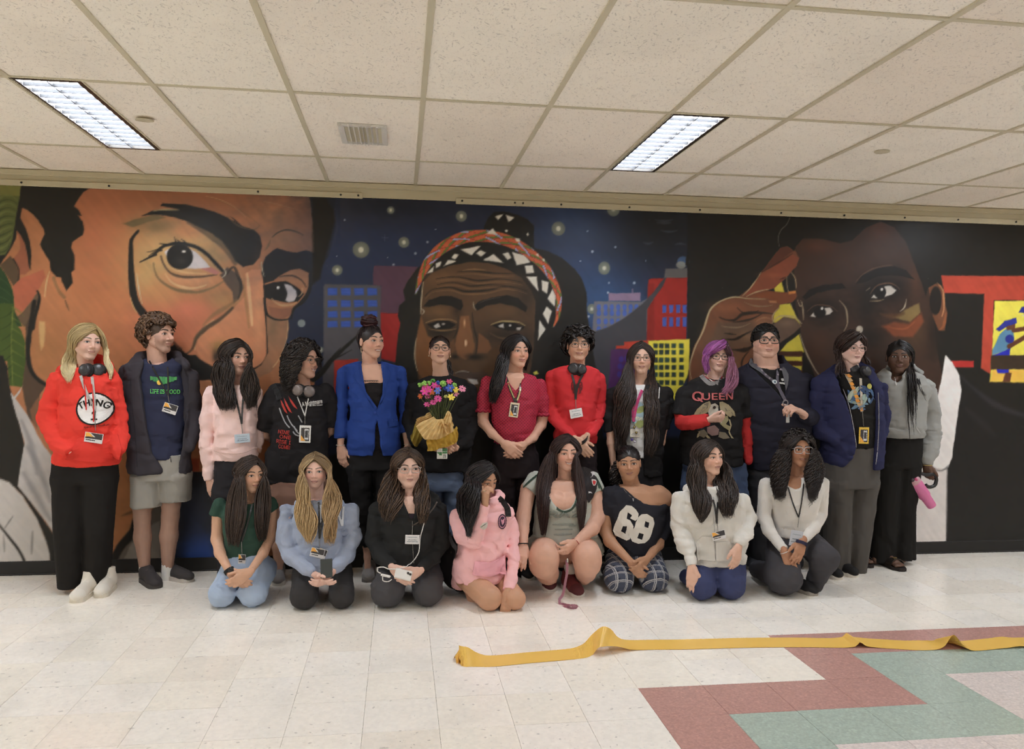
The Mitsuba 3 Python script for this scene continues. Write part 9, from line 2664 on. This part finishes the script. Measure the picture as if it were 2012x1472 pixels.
h = p.wear('t_shirt', [stack(p.rows([(405, 200, 470, .085), (445, 130, 600, .11), (560, 100, 650, .132), (750, 150, 630, .14), (900, 190, 560, .138), (985, 205, 535, .136)]))] +
           p.limb([(150, 480, 0, 68), (125, 658, 0, 66)], flat=(0, 1)) + p.limb([(625, 620, 0, 70), (635, 760, -.0, 68), (590, 880, -.04, 58)], flat=(0, 1)), (34, 34, 42),
           cuts=[prism(cutp, -9, p.Y + .09)], cut_k=.006, label='off-shoulder black T-shirt with a large 68', folds=((.014, 8, 8, 12), (.009, 18, 16, 24)))
p.shape([(300, 580), (345, 585), (380, 615), (402, 652), (396, 690), (374, 717), (330, 695), (346, 668), (312, 643), (300, 700), (330, 712), (355, 760), (350, 820), (325, 882), (300, 895), (215, 862), (198, 820), (222, 720), (246, 640)], (206, 200, 190), h, lift=.004, holes=[[(270, 768), (301, 765), (292, 836), (257, 815)]], label='large white digit 6')
p.shape([(430, 660), (480, 655), (535, 690), (549, 740), (530, 800), (524, 832), (500, 880), (460, 915), (400, 921), (350, 902), (333, 866), (342, 820), (370, 772), (380, 735), (400, 690)], (206, 200, 190), h, lift=.004, holes=[[(465, 720), (500, 735), (490, 781), (455, 768)], [(410, 824), (450, 835), (435, 886), (394, 870)]], label='large white digit 8')
p.strap('bra_strap', [(530, 370), (520, 450), (512, 575)], .012, (22, 20, 22), lift=.003, thick=.002)
p.strap('necklace', [(268, 420), (310, 480), (355, 512), (400, 470), (425, 400)], .0025, (120, 110, 104), lift=.004, n=16)
p.strap('pendant', [(356, 510), (358, 542)], .004, (190, 186, 184), lift=.006, n=4)
p.strap('pendant', [(348, 521), (366, 521)], .004, (190, 186, 184), lift=.006, n=4)
p.arm([(130, 600, 0, 58), (112, 800, .0, 54), (150, 900, -.06, 50), (338, 1085, -.22, 31)])
p.arm([(600, 840, -.02, 48), (580, 930, -.06, 46), (485, 1055, -.21, 31)])
p.hand((335, 1082, -.22), (420, 1200, -.25), (.3, .9, .2), -1, .92, curl=(22, 34, 24))
p.hand((487, 1052, -.215), (392, 1170, -.265), (-.3, .9, .3), 1, .92, curl=(20, 34, 24))
leg = p.kneel((225, 1020, .05, 100), (500, 1020, .05, 100), (235, 1285, -.15, 128), (540, 1285, -.15, 130))
p.wear('trousers', [stack(p.rows([(960, 205, 530, .13), (1110, 110, 620, .15)], -.004))] + leg, (60, 62, 74), k=.03, front=False, mat='mat_plaid', folds=((.014, 10, 10, 14), (.008, 26, 20, 26)), label='dark plaid trousers')
p.cap((30, 24, 23), t=.02, line=.40, wide=.29)
p.pulled_back((32, 26, 25), (-.25, 1, -.1), n=420)
p.free_locks([[(-.1, .45, -.0), (-.42, .38, -.25), (-.46, .3, -.5), (-.4, .3, -.62)]], .009, (34, 28, 27), n=80, jitter=.06, wave=(.014, 3))
p.finish_hair('dark hair tied back')
p.finish()

# 20: white zip hoodie
p = Person('kneeling person with long dark hair in an off-white zip hoodie and navy trousers', (1310, 855, .2344), -.84, (212, 166, 142), 20)
p.head((350, 52), (356, 332), yaw=38, pitch=8, lips=(.36, .16, .15), brow=.022, open=.6, mouth=.09, gaze=(.01, -.006))
p.neck((345, 395), r=.21)
p.trunk([(410, 270, 430, .07), (460, 170, 540, .1), (800, 180, 600, .13), (1050, 200, 610, .14)])
h = p.wear('hoodie', [stack(p.rows([(388, 262, 452, .075), (432, 160, 560, .11), (540, 110, 638, .135), (700, 140, 648, .152), (900, 172, 655, .158), (1062, 175, 650, .156)]))] +
           p.sleeve([(115, 540, 0, 70), (110, 760, .0, 76), (165, 930, -.07, 74), (205, 1040, -.14, 52), (215, 1100, -.165, 48)]) + p.sleeve([(635, 560, 0, 70), (682, 700, -.0, 70), (655, 820, -.1, 68), (618, 890, -.17, 54), (602, 935, -.19, 46)]) +
           chain([p.q(200, 440, .03), p.q(345, 385, .12), p.q(500, 430, .03)], [.036, .046, .036]), (210, 206, 198),
           cuts=[cone(p.q(350, 330, .02), p.q(345, 392, -.02), p.H * .33, p.H * .31)], label='off-white zip hoodie', folds=((.022, 8, 8, 12), (.012, 18, 16, 24)))
p.strap('zipper', [(392, 520), (396, 700), (402, 900), (400, 1060)], .006, (176, 172, 166), lift=.004, parent=h)
p.shape([(250, 920), (300, 850), (385, 850), (395, 1050), (250, 1050)], (204, 200, 192), h, 'pocket', .004, lift=.004, mat='mat_cloth')
p.shape([(412, 900), (520, 890), (560, 980), (560, 1050), (412, 1055)], (204, 200, 192), h, 'pocket', .004, lift=.004, mat='mat_cloth')
p.hand((213, 1098, -.175), (208, 1250, -.21), (.4, .9, 0), -1, .95, curl=(10, 18, 14))
p.hand((602, 930, -.2), (583, 1060, -.24), (-.3, .9, 0), 1, .92, curl=(12, 20, 14))
leg = p.kneel((295, 1060, .05, 105), (540, 1060, .05, 105), (300, 1305, -.17, 112), (538, 1305, -.17, 118))
p.wear('trousers', [stack(p.rows([(1040, 195, 640, .14), (1150, 180, 650, .15)], -.004))] + leg, (56, 62, 98), k=.025, front=False, folds=((.012, 10, 10, 14), (.007, 26, 20, 26)), label='navy trousers')
lan = p.lanyard([(385, 540), (405, 620)], [(425, 560), (420, 640)], (417, 740), .011, (30, 28, 28), (424, 800))
p.badge(lan, 430, 838, .088, .054, -13, 'photo')
p.cap((42, 33, 29), t=.04)
p.locks(-1, [(200, 302, 200), (330, 312, 182), (430, 330, 165), (540, 368, 205), (630, 345, 240), (695, 315, 275)], (46, 36, 31), n=105, part=.06, wave=(.012, 4.5), light=((70, 54, 46), .25))
p.locks(1, [(230, 462, 485), (330, 405, 540), (430, 402, 582), (550, 432, 580), (655, 480, 562)], (46, 36, 31), n=90, part=.08, wave=(.012, 4.5), light=((70, 54, 46), .25))
p.finish_hair('long wavy dark hair')
p.finish()

# 21: white ribbed top, one knee up
p = Person('person on one knee with curly dark hair and clear glasses in a fitted white top', (1475, 840, .2447), -.76, (176, 124, 92), 21)
p.head((378, 48), (388, 308), yaw=17, pitch=4, lips=(.32, .15, .13), brow=.02, mouth=.1, gaze=(.012, .004))
p.neck((372, 410), r=.205, r2=.23)
p.flesh([stack(p.rows([(395, 270, 460, .07), (440, 140, 560, .095), (520, 150, 545, .112), (700, 185, 505, .115), (880, 200, 500, .115)]))], .0085)
nk = [p.q(x, y, -.12)[[0, 2]] for x, y in [(285, 330), (296, 420), (322, 478), (368, 502), (410, 490), (432, 430), (445, 330)]]
h = p.wear('top', [stack(p.rows([(388, 250, 485, .075), (418, 140, 570, .1), (500, 125, 575, .118), (600, 165, 530, .135), (680, 180, 510, .13), (780, 188, 485, .118), (872, 190, 505, .122)]))] +
           p.sleeve([(120, 460, 0, 54), (105, 720, .0, 52), (150, 830, -.07, 47), (268, 985, -.215, 36)], (0, 1), .75) + p.sleeve([(575, 450, 0, 52), (560, 700, -.01, 50), (510, 810, -.1, 45), (425, 900, -.225, 35)], (0, 1), .75), (212, 207, 200),
           cuts=[prism(nk, -9, p.Y), cone(p.q(375, 320, .02), p.q(372, 400, .02), p.H * .32, p.H * .34)], cut_k=.008, label='fitted white long-sleeved top', folds=((.007, 9, 9, 13), (.006, 16, 14, 36)))
p.hand((268, 988, -.225), (352, 1180, -.275), (.1, 1, .0), -1, .95, curl=(8, 14, 12), spread=1.6)
p.hand((420, 905, -.235), (352, 1130, -.30), (-.1, 1, .0), 1, 1.0, curl=(8, 14, 12), spread=1.8)
loop(p, p.q(404, 930, -.245), p.m(38), (-.4, -.25, -.9), .004, (38, 36, 62), 'watch_band', 'mat_matte', .02, 'navy watch band')
loop(p, p.q(275, 1000, -.23), p.m(34), (.35, -.2, -.8), .003, (196, 186, 176), label='pale bead bracelet')
A_, B_ = p.q(250, 930, .05), p.q(265, 1290, -.2)
B_[2] = p.m(130)
kl = [cone(A_, B_, p.m(112), p.m(130)), cone(B_, np.array([B_[0], B_[1] + .38, .07]), p.m(110), .06)]
kr = [cone(p.q(480, 940, .05), p.q(590, 1050, -.22), p.m(108), p.m(105)), cone(p.q(590, 1060, -.22), p.q(505, 1280, -.10), p.m(92), p.m(62), (0, 1))]
p.wear('trousers', [stack(p.rows([(862, 200, 505, .118), (1000, 150, 560, .15)], -.002))] + kl + kr, (66, 64, 68), k=.03, front=False, folds=((.014, 10, 10, 14), (.008, 26, 20, 26)), label='charcoal trousers')
p.flesh([cone(A_, B_, .08, .07), cone(B_, np.array([B_[0], B_[1] + .36, .06]), .06, .04), cone(p.q(480, 940, .05), p.q(590, 1050, -.22), .08, .06), cone(p.q(590, 1050, -.22), p.q(500, 1310, -.1), .06, .035)], .014)
f = on_floor(1606, 1171)
p.shoe(f + (-.10, .22, 0), f + (-.01, .0, 0), (36, 34, 36), (150, 142, 132), -.01, .25, label='black shoe with a grey sole', laces=(190, 184, 176))
lan = p.lanyard([(298, 480), (330, 590)], [(422, 450), (408, 570)], (381, 720), .009, (28, 26, 27), (372, 800), label='black neck strap')
p.badge(lan, 352, 886, .082, .098, 10, 'paper', case=(182, 186, 196), lift=.02)
p.glasses((178, 174, 176), w=.128, h=.1, r=.011, power=3, label='large clear-framed glasses')
p.cap((30, 24, 22), t=.05)
p.locks(-1, [(150, 318, 215), (260, 312, 180), (350, 300, 160), (440, 282, 165), (545, 262, 195)], (34, 27, 25), n=120, wave=(.014, 17), r=.0066, pts=36, lift=.07, light=((58, 45, 40), .3), end=.4)
p.locks(1, [(150, 492, 530), (260, 478, 562), (350, 435, 580), (430, 445, 560), (540, 470, 515)], (34, 27, 25), n=110, wave=(.014, 17), r=.0066, pts=36, lift=.07, light=((58, 45, 40), .3), end=.4)
p.tuft((34, 27, 25), n=240, length=.16, curl=.9, r=.011, zmin=.1, front=.32, lift=.06)
p.finish_hair('curly dark hair')
p.finish()
# ---------------------------------------------------------------- the gold ribbon lying on the floor
t = thing('ribbon', 'long gold satin ribbon lying across the floor with a few kinks', 'ribbon')
pts = [(902, 1293, .012), (915, 1301, .02), (935, 1300, .004), (960, 1300, .0015), (1040, 1293, .0015), (1120, 1286, .0015), (1150, 1282, .004), (1164, 1278, .03), (1182, 1284, .085), (1205, 1276, .05), (1235, 1270, .008), (1260, 1268, .0015), (1340, 1267, .0015), (1450, 1264, .0015), (1560, 1263, .0015), (1640, 1264, .0015), (1668, 1264, .008), (1676, 1264, .03), (1690, 1264, .008), (1740, 1266, .0015), (1800, 1269, .0015), (1840, 1268, .004), (1858, 1270, .05), (1876, 1271, .012), (1900, 1270, .0015), (1960, 1266, .006), (1985, 1265, .012), (2010, 1264, .004), (2080, 1260, .0015), (2200, 1256, .0015)]
w3 = np.array([on_floor(x, y) + (0, 0, z) for x, y, z in pts])
rp = resample(w3, 240)
across = np.tile([.06, 1.0, 0.0], (240, 1))
s = np.linspace(0, 1, 240)
d = np.r_[0, np.cumsum(np.linalg.norm(np.diff(rp, axis=0), axis=1))]
def near(px, py, w):
 q = on_floor(px, py)
 return np.exp(-((rp[:, 0] - q[0]) / w) ** 2)
across[:, 2] += 0.55 * near(1176, 1280, .07) - .5 * near(1860, 1270, .05) + .5 * near(915, 1300, .06)
across[:, 0] += 0.5 * near(1190, 1280, .06)
v = ribbon(rp, .145, across, .0006)
v.vertices[:, 2] = np.maximum(v.vertices[:, 2], .0008)
add('band', v, 'mat_satin', t, color=col((216, 172, 64), 1.15), smooth=True)
roll = np.array([on_floor(898 + 16 * i / 11, 1291 + 8 * i / 11) + (0, .01 * math.sin(i), .012 + .016 * math.sin(i * .9)) for i in range(12)])
add('rolled_end', ribbon(roll, .13, (.35, 1, .05), .0006), 'mat_satin', t, color=col((206, 160, 56), 1.1), smooth=True)
